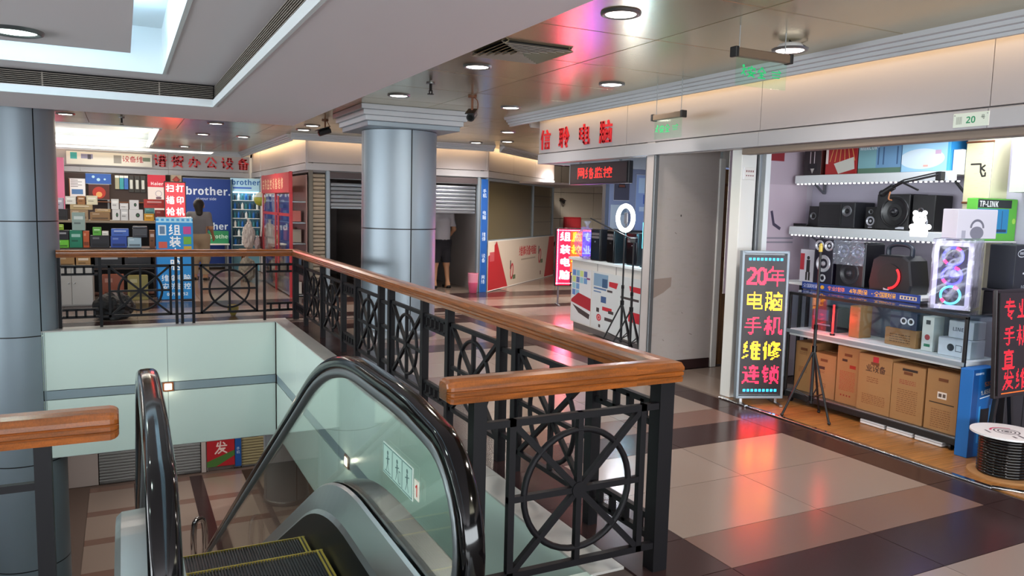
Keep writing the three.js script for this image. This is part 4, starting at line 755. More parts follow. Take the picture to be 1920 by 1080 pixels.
// ================= EQUIPMENT SHOP =================
// poster wall at the left side of the shop
{
  const o = thing('wall_poster', 'tall pale product poster on the side wall left of the shelves', 'poster', [5.45, 1.55, -5.41]);
  part(o, 'sheet', box(1.0, 1.4, 0.006), [M.paper, M.paper, M.paper, M.paper, print(400, 560, (x, w, h) => {
    x.fillStyle = '#c9b9c6'; x.fillRect(0, 0, w, h); x.fillStyle = '#b8a9b6'; x.fillRect(0, 0, w, 150); x.fillStyle = '#8c2a34'; x.fillRect(30, 26, 240, 36); x.fillStyle = '#4a4650'; for (let i = 0; i < 5; i++) x.fillRect(20 + i * 30, 150, 22, 30);
    x.strokeStyle = '#4a4258'; x.lineWidth = 12; for (const a of [60, 220]) { x.beginPath(); x.moveTo(a, 250); x.lineTo(a + 14, 300); x.lineTo(a + 50, 318); x.stroke(); } x.fillStyle = '#8f8a98'; for (const y of [350, 366]) { x.fillRect(20, y, 130, 6); x.fillRect(190, y, 150, 6); } x.fillStyle = '#8a2438'; x.fillRect(20, 420, 80, 26); x.fillStyle = '#7a6fae'; x.beginPath(); x.arc(70, 510, 24, 0, 7); x.fill();
  }), M.paper]); part(o, 'top_rail', rbox(1.02, 0.02, 0.014, 0.004), M.steelDull, [0, 0.7, 0.004]);
}
// wall shelves with LED edge
function wallShelf(label, y, z0, z1, x0, x1) {
  const L = z1 - z0, o = thing('wall_shelf', label, 'shelf', [x0, y, (z0 + z1) / 2], -Math.PI / 2, 'white wall shelves in the equipment shop');
  part(o, 'board', rbox(L, 0.03, x1 - x0, 0.004), M.white, [0, -0.015, -(x1 - x0) / 2]); part(o, 'front_edge', rbox(L, 0.075, 0.02, 0.004), M.cool, [0, -0.04, 0.0]);
  const g = []; for (let i = 0; i < L / 0.045; i++) g.push(at(box(0.014, 0.01, 0.012), -L / 2 + 0.03 + i * 0.045, -0.083, -0.004)); const s = part(o, 'led_dots', merge(g), glow(0xffffff, 5)); s.userData.kind = 'stuff';
  for (const t of [-1, 1]) part(o, 'bracket', merge([at(box(0.02, 0.14, 0.02), t * (L / 2 - 0.1), -0.1, -(x1 - x0) + 0.012), bar([t * (L / 2 - 0.1), -0.16, -(x1 - x0) + 0.02], [t * (L / 2 - 0.1), -0.03, -0.08], 0.016)]), M.steelDull);
  rectLight(0xeef0ff, POWER.shop * 0.6, L * 0.95, 0.02, [x0 + 0.02, y - 0.09, (z0 + z1) / 2], [x0 + 0.1, 0, (z0 + z1) / 2], 'shelf_light');
}
wallShelf('upper white shelf edged with light dots under the coloured boxes', 1.965, -5.36, -3.775, 5.74, 6.03); wallShelf('middle white shelf edged with light dots carrying black speakers', 1.485, -5.36, -3.79, 5.7, 6.03);
// boxes on the upper shelf; each: front print, sides
function printedBox(name, label, [x, y, z], [w, h, d], ry, draw, side, { tw = 256, group, cat = 'box', lid = true } = {}) {
  const o = thing(name, label, cat, [x, y, z], ry, group), s = typeof side === 'number' ? mat(side, 0.5) : side;
  const f = typeof draw === 'function' ? print(tw, Math.max(16, Math.round(tw * h / w)), draw, 0.45) : draw;
  part(o, 'body', rbox(w, h, d, 0.004), [s, s, s, s, f, s], [0, h / 2, 0]);
  if (lid) part(o, 'flap', merge([at(box(w * 0.98, 0.002, d * 0.48), 0, h + 0.0015, d * 0.245), at(box(w * 0.98, 0.002, d * 0.48), 0, h + 0.001, -d * 0.245)]), s);
  return o;
}
const FACE = -Math.PI / 2;
printedBox('device_box', 'dark device box with brown side at the left end of the upper shelf', [5.89, 1.966, -5.2], [0.2, 0.24, 0.24], FACE, (x, w, h) => { x.fillStyle = '#2a2226'; x.fillRect(0, 0, w, h); x.fillStyle = '#d9cfd2'; x.fillRect(90, 30, 10, 150); x.fillRect(150, 30, 10, 150); x.fillStyle = '#17141a'; x.fillRect(60, 170, 140, 90); x.fillStyle = '#b9b4b0'; x.beginPath(); x.moveTo(100, 230); x.lineTo(160, 230); x.lineTo(130, 290); x.fill(); }, 0x5c2a26);
printedBox('router_box', 'red box with fanned antennas printed on it on the upper shelf', [5.89, 1.966, -4.88], [0.34, 0.255, 0.24], FACE, (x, w, h) => { x.fillStyle = '#a82020'; x.fillRect(0, 0, w, h); x.fillStyle = '#d8a05a'; for (let i = 0; i < 6; i++) { x.save(); x.translate(60 + i * 30, 20); x.rotate(0.3 - i * 0.12); x.fillRect(0, 0, 6, 90); x.restore(); } x.fillStyle = '#cfd0c6'; x.beginPath(); x.moveTo(70, 120); x.lineTo(230, 80); x.lineTo(240, 160); x.lineTo(110, 190); x.fill(); x.fillStyle = '#e9ddd6'; x.fillRect(0, 0, 22, 120); }, 0x8a1a1a);
printedBox('router_box', 'greyish blue box with landscape print in the middle of the upper shelf', [5.89, 1.966, -4.49], [0.42, 0.25, 0.24], FACE, (x, w, h) => { x.fillStyle = '#6d9ac0'; x.fillRect(0, 0, w, h); x.fillStyle = '#7fb0b8'; x.fillRect(0, 0, 110, h); x.fillStyle = '#5d7f6a'; x.fillRect(0, h - 26, w, 26); x.fillStyle = '#dfe8ee'; x.font = 'bold 26px sans-serif'; x.fillText('MERCURY', 8, 30); x.fillStyle = '#3d5f86'; x.fillRect(120, 20, 8, 90); x.fillRect(150, 20, 8, 90); x.fillRect(230, 20, 8, 90); }, 0x4a7aa6);
printedBox('router_box', 'bright sky blue and white box at the right of the upper shelf', [5.89, 1.966, -4.06], [0.42, 0.265, 0.26], FACE, (x, w, h) => { x.fillStyle = '#9fd0ec'; x.fillRect(0, 0, w, h); x.fillStyle = '#d9ecf6'; x.beginPath(); x.ellipse(110, 100, 120, 50, 0, 0, 7); x.fill(); x.fillStyle = '#4fb0e6'; x.fillRect(0, 0, w, 22); x.fillRect(w - 14, 0, 14, h); x.fillStyle = '#c8a8c0'; x.fillRect(180, 60, 30, 20); x.fillStyle = '#e6b0a0'; x.fillRect(120, 130, 26, 10); }, 0x2f8fd0);
printedBox('small_box', 'small plain white box at the right end of the upper shelf', [5.86, 1.966, -3.81], [0.07, 0.16, 0.14], FACE, (x, w, h) => { x.fillStyle = '#e2e6e2'; x.fillRect(0, 0, w, h); x.fillStyle = '#c2c8c4'; x.fillRect(40, 120, 160, 12); }, 0xdfe3df);
{
  const o = thing('microphone_arm', 'folded black microphone arm clamped to the end of the upper shelf', 'microphone arm', [5.69, 1.93, -3.9], FACE);
  part(o, 'clamp', merge([at(rbox(0.05, 0.07, 0.05, 0.005), 0.05, -0.01, 0.03)]), M.black); part(o, 'arm', merge([rod([0.05, 0, 0.05], [-0.2, -0.06, 0.12], 0.009), rod([0.05, 0.02, 0.05], [-0.2, -0.04, 0.12], 0.006), rod([-0.2, -0.06, 0.12], [-0.05, -0.12, 0.14], 0.008), rod([-0.2, -0.05, 0.12], [-0.28, -0.09, 0.12], 0.014)]), M.black); part(o, 'microphone', merge([rod([-0.28, -0.09, 0.12], [-0.36, -0.14, 0.13], 0.026, 14), at(new THREE.SphereGeometry(0.03, 14, 10), -0.37, -0.145, 0.13)]), M.black); part(o, 'cable_tie', tube([[-0.3, -0.13, 0.13], [-0.31, -0.19, 0.13], [-0.28, -0.2, 0.13]], 0.006), mat(0xb0744a, 0.6));
}
// loudspeakers
function cone(parent, r, x, y, z, rim, dust, name = 'driver') {
  const d = part(parent, name, lathe([[r, -0.004], [r * 0.97, 0.004], [r * 0.9, 0.006], [r * 0.84, 0.003], [r * 0.78, 0.0], [r * 0.5, -0.004], [r * 0.26, -0.006]], 28).rotateX(Math.PI / 2), rim, [x, y, z]);
  part(d, 'dust_cap', new THREE.SphereGeometry(r * 0.3, 14, 8, 0, Math.PI * 2, 0, Math.PI / 2).rotateX(Math.PI / 2), dust, [0, 0, -0.006]);
  return d;
}
const silver = mat(0xc9ccd4, 0.3, 0.5), gloss = M.blackGloss;
const spk = (label, pos, ry = FACE, group = 'loudspeakers in the equipment shop') => thing('loudspeaker', label, 'loudspeaker', pos, ry, group);
{ let o = spk('small black desk loudspeaker leftmost on the middle shelf', [5.86, 1.486, -5.17]); part(o, 'cabinet', extrude([[-0.06, 0], [0.06, 0], [0.05, 0.18], [-0.05, 0.18]], 0.12, 0.006), M.black, [0, 0.006, -0.06]); cone(o, 0.035, 0, 0.1, 0.068, M.steelDull, M.black);
  const base = thing('laptop_stand', 'flat black stand lying at the left end of the middle shelf', 'stand', [5.745, 1.486, -5.26], FACE); part(base, 'plate', rbox(0.16, 0.016, 0.05, 0.006), M.black, [0, 0.009, 0]); part(base, 'lip', rbox(0.16, 0.012, 0.012, 0.003), M.blackGloss, [0, 0.022, 0.018]);
  o = spk('wide dark grey subwoofer cabinet left on the middle shelf', [5.88, 1.486, -4.88]); part(o, 'cabinet', rbox(0.4, 0.23, 0.26, 0.01), mat(0x26282c, 0.5), [0, 0.116, 0]); part(o, 'grille', rbox(0.24, 0.19, 0.01, 0.004), M.black, [-0.06, 0.116, 0.132]); cone(o, 0.05, 0.12, 0.15, 0.134, M.steelDull, M.black); part(o, 'foot', merge([-1, 1].map((s) => at(cyl(0.015, 0.01, 10), s * 0.16, 0.004, 0.1))), M.black);
  o = spk('small black satellite loudspeaker left of the big round woofer', [5.86, 1.486, -4.55]); part(o, 'cabinet', rbox(0.12, 0.19, 0.13, 0.008), M.black, [0, 0.096, 0]); cone(o, 0.042, 0, 0.07, 0.067, silver, silver); cone(o, 0.022, 0, 0.15, 0.067, M.steelDull, M.black, 'tweeter'); part(o, 'badge', box(0.04, 0.008, 0.002), silver, [0, 0.016, 0.067]);
  o = spk('black subwoofer with one very large round woofer on the middle shelf', [5.87, 1.486, -4.31]); part(o, 'cabinet', rbox(0.31, 0.3, 0.24, 0.01), M.black, [0, 0.151, 0]); cone(o, 0.135, 0.02, 0.15, 0.124, mat(0x17171a, 0.25), mat(0x222226, 0.2)); part(o, 'logo_cap', cyl(0.028, 0.01, 20).rotateX(Math.PI / 2), silver, [0.02, 0.15, 0.112]); part(o, 'badge', rbox(0.08, 0.02, 0.004, 0.002), silver, [0.08, 0.02, 0.124]);
  o = spk('tall black bookshelf loudspeaker right of the big round woofer', [5.87, 1.486, -4.04]); part(o, 'cabinet', rbox(0.2, 0.29, 0.22, 0.008), M.black, [0, 0.146, 0]); cone(o, 0.05, 0.0, 0.07, 0.112, silver, mat(0x3c3c44, 0.3)); cone(o, 0.03, -0.02, 0.16, 0.112, M.steelDull, M.black, 'tweeter'); part(o, 'badge', box(0.05, 0.008, 0.002), silver, [0, 0.016, 0.112]);
}
// display case, its deck and goods
const CZ = -3.94, CL = 1.56;
{
  const o = thing('display_case', 'black framed glass display case with open lower shelf of cartons', 'display case', [5.06, 0, CZ], FACE);
  const h = CL / 2, D = 0.38;
  for (const sx of [-1, 1]) for (const d of [0, -D]) part(o, 'upright', rbox(0.022, 0.9, 0.022, 0.003), M.black, [sx * (h - 0.011), 0.46, d - 0.011]);
  for (const [y, w] of [[0.04, 0.045], [0.905, 0.022]]) for (const d of [-0.011, -D - 0.011]) part(o, 'rail', rbox(CL, w, 0.022, 0.003), M.black, [0, y, d]);
  part(o, 'bottom_board', rbox(CL, 0.018, D, 0.003), M.steelDull, [0, 0.062, -D / 2 - 0.01]); part(o, 'middle_board', rbox(CL, 0.05, D, 0.003), M.cool, [0, 0.575, -D / 2 - 0.01]); part(o, 'edge_strip', rbox(CL, 0.03, 0.012, 0.003), M.alu, [0, 0.585, 0.004]);
  part(o, 'glass_front', box(CL - 0.05, 0.29, 0.006), M.glassClear, [0, 0.755, -0.012]); part(o, 'glass_top', box(CL, 0.008, D), M.glassClear, [0, 0.922, -D / 2 - 0.01]); for (const s of [-1, 1]) part(o, 'glass_side', box(0.006, 0.29, D - 0.03), M.glassClear, [s * (h - 0.012), 0.755, -D / 2 - 0.01]);
  part(o, 'back_panel', box(CL, 0.86, 0.01), mat(0x6a7488, 0.6), [0, 0.48, -D - 0.026]); for (const s of [-1, 1]) part(o, 'caster', merge([at(cyl(0.025, 0.02, 14).rotateZ(Math.PI / 2), s * (h - 0.06), 0.0, -0.03), at(cyl(0.025, 0.02, 14).rotateZ(Math.PI / 2), s * (h - 0.06), 0.0, -D)]), M.black, [0, 0.0, 0]);
  o.position.y = 0.026;
  const dk = thing('display_deck', 'raised deck with blue printed price strip above the glass case', 'shelf', [5.3, 0.975, -4.24], FACE);
  part(dk, 'board', rbox(1.14, 0.025, 0.42, 0.004), M.cool, [0, 0.012, -0.21]); for (const s of [-0.5, 0, 0.5]) part(dk, 'riser', box(0.02, 0.018, 0.3), M.steelDull, [s, -0.01, -0.22]);
  part(dk, 'price_strip', rbox(1.12, 0.062, 0.006, 0.002), [M.blue, M.blue, M.blue, M.blue, print(1024, 66, (x, w, h) => { x.fillStyle = '#1a3f92'; x.fillRect(0, 0, w, h); write(x, '全国联保', 12, 16, 34, '#cfd8f0', { lw: 0.1, gap: 1.05 }); x.fillStyle = '#d9a52a'; x.beginPath(); x.arc(200, 33, 18, 0, 7); x.fill(); write(x, '专业维修', 250, 14, 38, '#ff8a5a', { lw: 0.1, gap: 1.05 }); write(x, '4年质保', 450, 12, 42, '#f2b22a', { lw: 0.11, gap: 1.05 }); x.beginPath(); x.arc(646, 34, 5, 0, 7); x.fill(); write(x, '全国联保', 664, 12, 42, '#f2b22a', { lw: 0.11, gap: 1.05 }); x.fillStyle = '#d8c8a0'; x.fillRect(870, 18, 130, 30); x.fillStyle = '#1a3f92'; for (let i = 0; i < 5; i++) x.fillRect(880 + i * 24, 24, 14, 18); }), M.blue], [0, 0.012, 0.004]);
  // speakers on the deck
  let s = spk('tall loudspeaker with two small silver drivers over one large on the deck', [5.5, 1.001, -4.67]); part(s, 'cabinet', rbox(0.2, 0.39, 0.22, 0.01), mat(0x1c1828, 0.35), [0, 0.196, 0]); for (const a of [-1, 1]) cone(s, 0.045, a * 0.05, 0.335, 0.113, silver, silver, 'tweeter'); cone(s, 0.075, 0, 0.18, 0.113, silver, mat(0x9a9ca4, 0.3)); part(s, 'bass_port', lathe([[0.034, 0], [0.03, 0.004], [0.018, 0]], 20).rotateX(Math.PI / 2), silver, [0, 0.055, 0.113]);
  s = spk('loudspeaker wrapped in crinkled plastic with a big dark woofer on the deck', [5.5, 1.001, -4.39]); part(s, 'cabinet', rbox(0.29, 0.38, 0.24, 0.02), mat(0x16161c, 0.3), [0, 0.191, 0]); cone(s, 0.095, 0.0, 0.12, 0.123, mat(0x2a2a30, 0.25), mat(0x33333a, 0.2)); for (const a of [-1, 1]) cone(s, 0.055, a * 0.068, 0.3, 0.123, mat(0x6a6c78, 0.2, 0.3), mat(0x8a8c98, 0.2), 'tweeter');
  { const g = new THREE.PlaneGeometry(0.3, 0.2, 24, 16), p = g.attributes.position; for (let i = 0; i < p.count; i++) p.setZ(i, 0.012 * noise2(p.getX(i) * 22, p.getY(i) * 26)); g.computeVertexNormals(); part(s, 'wrapping', g, mat(0xe2ecff, 0.1, 0, { transmission: 0.8, thickness: 0 }), [0, 0.29, 0.146]); }
  s = spk('rounded portable loudspeaker with handle and red glowing ring on the deck', [5.47, 1.001, -4.0]); part(s, 'cabinet', extrude([[-0.17, 0], [0.17, 0], [0.18, 0.06], [0.15, 0.24], [0.1, 0.27], [-0.1, 0.27], [-0.15, 0.24], [-0.18, 0.06]], 0.2, 0.012), mat(0x17181c, 0.3), [0, 0.013, -0.1]); part(s, 'handle', tube([[-0.1, 0.26, 0], [-0.1, 0.35, 0], [-0.06, 0.375, 0], [0.06, 0.375, 0], [0.1, 0.35, 0], [0.1, 0.26, 0]], 0.018, 30, 8), mat(0x2c3440, 0.3)); const gr = part(s, 'grille', cyl(0.1, 0.01, 32).rotateX(Math.PI / 2), M.black, [0, 0.13, 0.114]); part(gr, 'light_ring', new THREE.TorusGeometry(0.092, 0.009, 8, 24, 2.2), glow(0xff1c22, 3), [0, 0, 0.008], [0, 0, -1.5]); part(s, 'badge', rbox(0.05, 0.02, 0.004, 0.002), silver, [-0.02, 0.03, 0.114]);
  const fig = printedBox('phone_box', 'small box showing a dark silhouette left of the tall loudspeaker', [5.6, 0.983, -5.0], [0.16, 0.3, 0.08], FACE, (x, w, h) => { x.fillStyle = '#c8cad6'; x.fillRect(0, 0, w, h); x.fillStyle = '#b02030'; x.fillRect(0, 60, 80, 240); x.fillStyle = '#17151a'; x.beginPath(); x.arc(150, 120, 26, 0, 7); x.fill(); x.fillRect(120, 150, 64, 180); x.fillRect(110, 330, 34, 120); x.fillRect(160, 330, 34, 120); }, 0x2a2230, { lid: false });
  // deck lies on the case: short posts carry the far end
}
{
  const shelf = thing('corner_stand', 'narrow dark stand in the corner left of the display case', 'stand', [5.62, 0, -5.06], FACE); part(shelf, 'top', rbox(0.4, 0.02, 0.34, 0.004), M.cool, [0, 0.971, 0]); for (const a of [-1, 1]) for (const b of [-1, 1]) part(shelf, 'leg', box(0.025, 0.96, 0.025), M.black, [a * 0.18, 0.48, b * 0.15]);
}
// computer tower with lit fans
{
  const o = thing('gaming_tower', 'white computer tower in plastic wrap with three glowing ring fans', 'computer', [5.31, 0.958, -3.43], FACE + 0.42);
  part(o, 'shell', rbox(0.23, 0.47, 0.37, 0.01), mat(0xd9d6da, 0.35), [0, 0.24, -0.025]);
  part(o, 'front_frame', merge([at(rbox(0.03, 0.47, 0.02, 0.004), -0.105, 0.24, 0.168), at(rbox(0.03, 0.47, 0.02, 0.004), 0.105, 0.24, 0.168), at(rbox(0.24, 0.03, 0.02, 0.004), 0, 0.46, 0.168), at(rbox(0.24, 0.03, 0.02, 0.004), 0, 0.02, 0.168)]), mat(0xe2e0e4, 0.3));
  part(o, 'fan_bay', box(0.18, 0.42, 0.004), M.recess, [0, 0.24, 0.164]);
  [[0x4a4cff, 0.375], [0x5550ff, 0.24], [0x58d8ff, 0.105]].forEach(([c, y]) => {
    const f = part(o, 'fan_ring', new THREE.TorusGeometry(0.06, 0.008, 8, 36), glow(c, 2.2), [0, y, 0.174]);
    for (const a of [0.8, 3.6]) part(f, 'accent_light', new THREE.TorusGeometry(0.06, 0.0105, 8, 8, 0.5), glow(0xff2a6a, 2.6), null, [0, 0, a]);
    for (let b = 0; b < 7; b++) part(f, 'blade', at(box(0.02, 0.045, 0.003), 0, 0.03, 0, 0.5), mat(0x3a3848, 0.3), null, [0, 0, b * 0.8976]);
  });
  const g = new THREE.BoxGeometry(0.26, 0.49, 0.42, 10, 16, 14), p = g.attributes.position; for (let i = 0; i < p.count; i++) { const k = 0.006 * noise2(p.getX(i) * 18 + p.getZ(i) * 14, p.getY(i) * 15); p.setXYZ(i, p.getX(i) + k, p.getY(i) + (p.getY(i) > 0 ? k : 0), p.getZ(i) + k); } g.computeVertexNormals();
  part(o, 'plastic_wrap', g, mat(0xf4f4ff, 0.12, 0, { transmission: 0.93, thickness: 0 }), [0, 0.25, -0.02]);
  const l = new THREE.PointLight(0x6a6cff, 0.1); l.name = 'fan_light'; l.position.set(0, 0.25, 0.3); o.add(l);
}
printedBox('headphone_box', 'white box with a grey headset printed on it on top of the white tower', [5.27, 1.461, -3.34], [0.34, 0.2, 0.13], -0.2, (x, w, h) => { x.fillStyle = '#d6d4de'; x.fillRect(0, 0, w, h); x.strokeStyle = '#6f6f7c'; x.lineWidth = 12; x.beginPath(); x.arc(128, 96, 40, Math.PI, 0); x.stroke(); x.fillStyle = '#7c7c8a'; x.beginPath(); x.ellipse(128, 122, 44, 34, 0, 0, 7); x.fill(); x.fillStyle = '#a8a8b6'; x.fillRect(30, 110, 26, 40); }, 0xd2d0da);
{
  const o = thing('glowing_figurine', 'small white glowing figurine lamp beside the headset box', 'lamp', [5.13, 1.46, -3.62], -0.6);
  const lamp = glow(0xffffff, 2.2, { color: 0xffffff });
  part(o, 'body', lathe([[0, 0], [0.055, 0.0], [0.06, 0.03], [0.05, 0.08], [0.03, 0.1], [0, 0.1]], 20), lamp); part(o, 'head', new THREE.SphereGeometry(0.045, 18, 12), lamp, [0, 0.13, 0]); for (const s of [-1, 1]) { part(o, 'ear', new THREE.SphereGeometry(0.018, 10, 8), lamp, [s * 0.032, 0.17, 0]); part(o, 'arm', new THREE.SphereGeometry(0.02, 10, 8), lamp, [s * 0.056, 0.07, 0.02]); part(o, 'eye', new THREE.SphereGeometry(0.005, 8, 6), M.steelDull, [s * 0.016, 0.138, 0.042]); }
}
// stand at the right with router carton and processor carton
{
  const s = thing('side_cabinet', 'dark cabinet at the right edge carrying the processor carton', 'cabinet', [5.7, 0, -3.22], 0); part(s, 'body', rbox(0.44, 1.09, 0.22, 0.006), mat(0x2c2a30, 0.5), [0, 0.545, 0]); part(s, 'top', rbox(0.46, 0.018, 0.24, 0.004), mat(0x3a383e, 0.4), [0, 1.1, 0]); part(s, 'door_gap', box(0.004, 1.0, 0.004), M.black, [0, 0.52, 0.111]);
  { const b = thing('bracket_shelf', 'thin white bracket shelf holding the router carton', 'shelf', [5.8, 1.436, -3.5]); part(b, 'board', rbox(0.46, 0.014, 0.1, 0.003), M.white, [0, -0.007, 0]); for (const t of [-1, 1]) part(b, 'bracket', bar([t * 0.2, -0.11, -0.045], [t * 0.2, -0.014, 0.035], 0.012), M.steelDull); }
  printedBox('router_carton', 'green edged router carton with big white letters at the right frame edge', [5.785, 1.437, -3.505], [0.49, 0.31, 0.08], 0, (x, w, h) => { x.fillStyle = '#58b038'; x.fillRect(0, 0, w, h); x.fillStyle = '#1c2422'; x.fillRect(6, 6, 430, 64); x.fillStyle = '#e6ebe6'; x.font = 'bold 62px sans-serif'; x.fillText('TP-LINK', 26, 62); x.fillStyle = '#1f7fb0'; x.fillRect(6, 76, 400, 190); x.fillStyle = '#1c3f66'; x.fillRect(250, 90, 8, 150); x.fillRect(320, 90, 8, 150); x.fillRect(130, 90, 8, 150); x.fillStyle = '#123a58'; x.fillRect(60, 235, 330, 22); x.fillStyle = '#9fd04a'; x.beginPath(); x.arc(480, 170, 22, 0, 7); x.fill(); }, 0x56ad36, { tw: 512 });
  printedBox('processor_box', 'dark blue black processor carton with plus sign at the right frame edge', [5.68, 1.111, -3.22], [0.4, 0.31, 0.18], 0, (x, w, h) => { x.fillStyle = '#131a24'; x.fillRect(0, 0, w, h); x.strokeStyle = '#cfd6de'; x.lineWidth = 4; x.beginPath(); x.ellipse(50, 34, 34, 16, -0.1, 0, 7); x.stroke(); x.fillStyle = '#dfe6ee'; x.font = 'bold 20px sans-serif'; x.fillText('intel', 30, 40); x.font = 'bold 18px sans-serif'; x.fillText('i7', 150, 42); x.fillRect(64, 120, 56, 8); x.fillRect(88, 96, 8, 56); x.font = '16px sans-serif'; x.fillText('E-Core', 60, 190); }, 0x10151d);
  const tex = dotTex(40, 76, 8, (x) => { write(x, '专业', 5, 5, 14, '#ff1830', { lw: 0.1, gap: 1.2 }); write(x, '手机', 5, 25, 14, '#d01028', { lw: 0.1, gap: 1.2 }); write(x, '直', 5, 42, 14, '#ff1830', { lw: 0.1 }); write(x, '发', 5, 58, 14, '#ff1830', { lw: 0.1 }); write(x, '维', 22, 58, 14, '#ff1830', { lw: 0.1 }); x.fillStyle = '#c85a10'; x.fillRect(4, 74, 30, 1); }, '#14060a', 0.4);
  const o = thing('led_board', 'dark LED board with red handwritten characters cut by the right frame edge', 'LED sign', [5.28, 0.0, -2.99], 0.0); o.rotation.order = 'YXZ';
  part(o, 'screen', box(0.36, 0.68, 0.01), [M.black, M.black, M.black, M.black, screen(tex, 1.6), M.black], [0, 0.78, 0.02], [-0.06, 0, 0]); part(o, 'case', rbox(0.4, 0.72, 0.03, 0.005), mat(0x1a0d10, 0.3), [0, 0.78, 0], [-0.06, 0, 0]);
  part(o, 'easel_leg', merge([bar([-0.15, 0, -0.02], [0.02, 0.95, -0.03], 0.026), bar([0.15, 0, -0.02], [-0.02, 0.95, -0.03], 0.026)]), M.black);
}
{ // scroll with a brush character
  const o = thing('wall_scroll', 'pale yellow paper scroll with one black brush character', 'scroll', [5.83, 1.95, -3.665], FACE); part(o, 'paper', box(0.2, 0.46, 0.004), [M.paper, M.paper, M.paper, M.paper, print(200, 460, (x, w, h) => { x.fillStyle = '#cfc79c'; x.fillRect(0, 0, w, h); for (let i = 0; i < 60; i++) { x.fillStyle = 'rgba(150,140,90,.12)'; x.fillRect(rnd() * w, rnd() * h, 30, 4); } write(x, '飞', 40, 150, 120, '#17140f', { lw: 0.11 }); }), M.paper]); part(o, 'roller', merge([at(cyl(0.008, 0.21, 10).rotateZ(Math.PI / 2), 0, 0.23, 0), at(cyl(0.008, 0.21, 10).rotateZ(Math.PI / 2), 0, -0.23, 0)]), M.woodDark);
  slab('pillar', 5.84, 6.04, 0, 2.28, -3.77, -3.56, mat(0xc9c3a4, 0.7), wallShopRight); slab('pillar', 5.88, 6.04, 1.8, 2.28, -3.45, -3.3, mat(0xb4b8a8, 0.6), wallShopRight);
}
// cable spool
{
  const o = thing('cable_spool', 'black cable spool with white printed flange on the wooden shop floor', 'spool', [4.9, 0.0, -2.755], -0.5);
  const pr = print(256, 256, (x, w, h) => { x.fillStyle = '#d8d6d4'; x.fillRect(0, 0, w, h); x.strokeStyle = '#3a3436'; x.lineWidth = 5; for (const r of [16, 30, 44]) { x.beginPath(); x.arc(128, 128, r, 0, 7); x.stroke(); } x.strokeStyle = '#c0305a'; x.lineWidth = 8; x.beginPath(); x.arc(128, 128, 56, 1.9, 3.9); x.stroke(); x.fillStyle = '#4a4446'; x.fillRect(180, 110, 40, 10); x.fillRect(196, 140, 26, 10); x.fillRect(110, 200, 40, 8); x.fillStyle = '#17151a'; x.beginPath(); x.arc(128, 128, 9, 0, 7); x.fill(); });
  part(o, 'top_flange', cyl(0.2, 0.012, 40), [M.plasticWhite, pr, M.plasticWhite], [0, 0.274, 0]); part(o, 'bottom_flange', cyl(0.2, 0.014, 40), M.carton, [0, 0.007, 0]);
  part(o, 'cable_winding', merge(Array.from({ length: 14 }, (_, i) => new THREE.TorusGeometry(0.138, 0.011, 6, 36).rotateX(Math.PI / 2).translate(0, 0.026 + i * 0.0178, 0)).concat([at(cyl(0.138, 0.25, 30), 0, 0.14, 0)])), M.blackGloss);
}
// cartons in the open lower shelf
const kraft = (draw) => (x, w, h) => { x.fillStyle = '#9d7549'; x.fillRect(0, 0, w, h); for (let i = 0; i < 90; i++) { x.fillStyle = `rgba(90,55,25,${rnd() * 0.09})`; x.fillRect(rnd() * w, rnd() * h, 30 + rnd() * 60, 1 + rnd() * 2); } draw(x, w, h); };
const lines = (x, x0, y0, w, n, c = '#6a3f20', s = 12) => { x.fillStyle = c; for (let i = 0; i < n; i++) { let a = x0; while (a < x0 + w) { const l = 6 + rnd() * 22; x.fillRect(a, y0 + i * s, Math.min(l, x0 + w - a), s * 0.4); a += l + 5; } } };
function cartonBox(label, x, y, z, w, h, d, draw, { top = M.carton, ry = FACE, handle = true } = {}) {
  const o = printedBox('carton', label, [x, y, z], [w, h, d], ry, kraft(draw), top, { group: 'cartons in the open shelf under the glass case', cat: 'carton' });
  part(o, 'tape', merge([at(box(w, 0.002, 0.05), 0, h + 0.004, 0)]), M.tape); if (handle) part(o, 'handle_hole', merge([at(box(0.07, 0.022, 0.002), 0, h * 0.86, d / 2 + 0.001)]), M.woodDark); return o;
}
const Y0 = 0.098;
cartonBox('dim carton farthest left in the lower shelf half hidden by the LED board', 5.3, Y0, -4.6, 0.18, 0.42, 0.3, (x) => { lines(x, 60, 120, 120, 3); lines(x, 60, 300, 130, 6); });
cartonBox('short open carton with dark mark second from left in the lower shelf', 5.28, Y0, -4.37, 0.24, 0.36, 0.3, (x) => { x.fillStyle = '#2a1c12'; x.fillRect(50, 110, 90, 26); lines(x, 60, 150, 80, 2); lines(x, 40, 260, 120, 4); });
cartonBox('tall reddish carton with fine red print third from left', 5.27, Y0, -4.13, 0.21, 0.46, 0.3, (x) => { x.fillStyle = '#231712'; x.fillRect(60, 120, 60, 24); x.fillStyle = '#9c2a1a'; x.fillRect(150, 170, 70, 34); lines(x, 40, 240, 180, 14, '#a0402a', 14); x.fillStyle = '#8c2a1a'; for (let i = 0; i < 4; i++) x.fillRect(60 + i * 34, 470, 16, 16); });
cartonBox('largest carton with red square mark above bold characters fourth from left', 5.26, Y0, -3.87, 0.29, 0.44, 0.32, (x) => { x.fillStyle = '#b01f2c'; x.fillRect(110, 6, 44, 50); write(x, '业设备', 60, 64, 46, '#3a2012', { lw: 0.12 }); lines(x, 70, 150, 90, 3, '#7a4a28', 14); lines(x, 40, 270, 180, 6, '#7a4a28'); });
cartonBox('carton printed with fine instruction lines fifth from left', 5.26, Y0, -3.59, 0.26, 0.42, 0.32, (x) => { x.fillStyle = '#2a1c14'; x.fillRect(80, 24, 120, 18); lines(x, 60, 110, 130, 3, '#8c3a2a'); lines(x, 50, 180, 160, 12, '#7c5230', 15); });
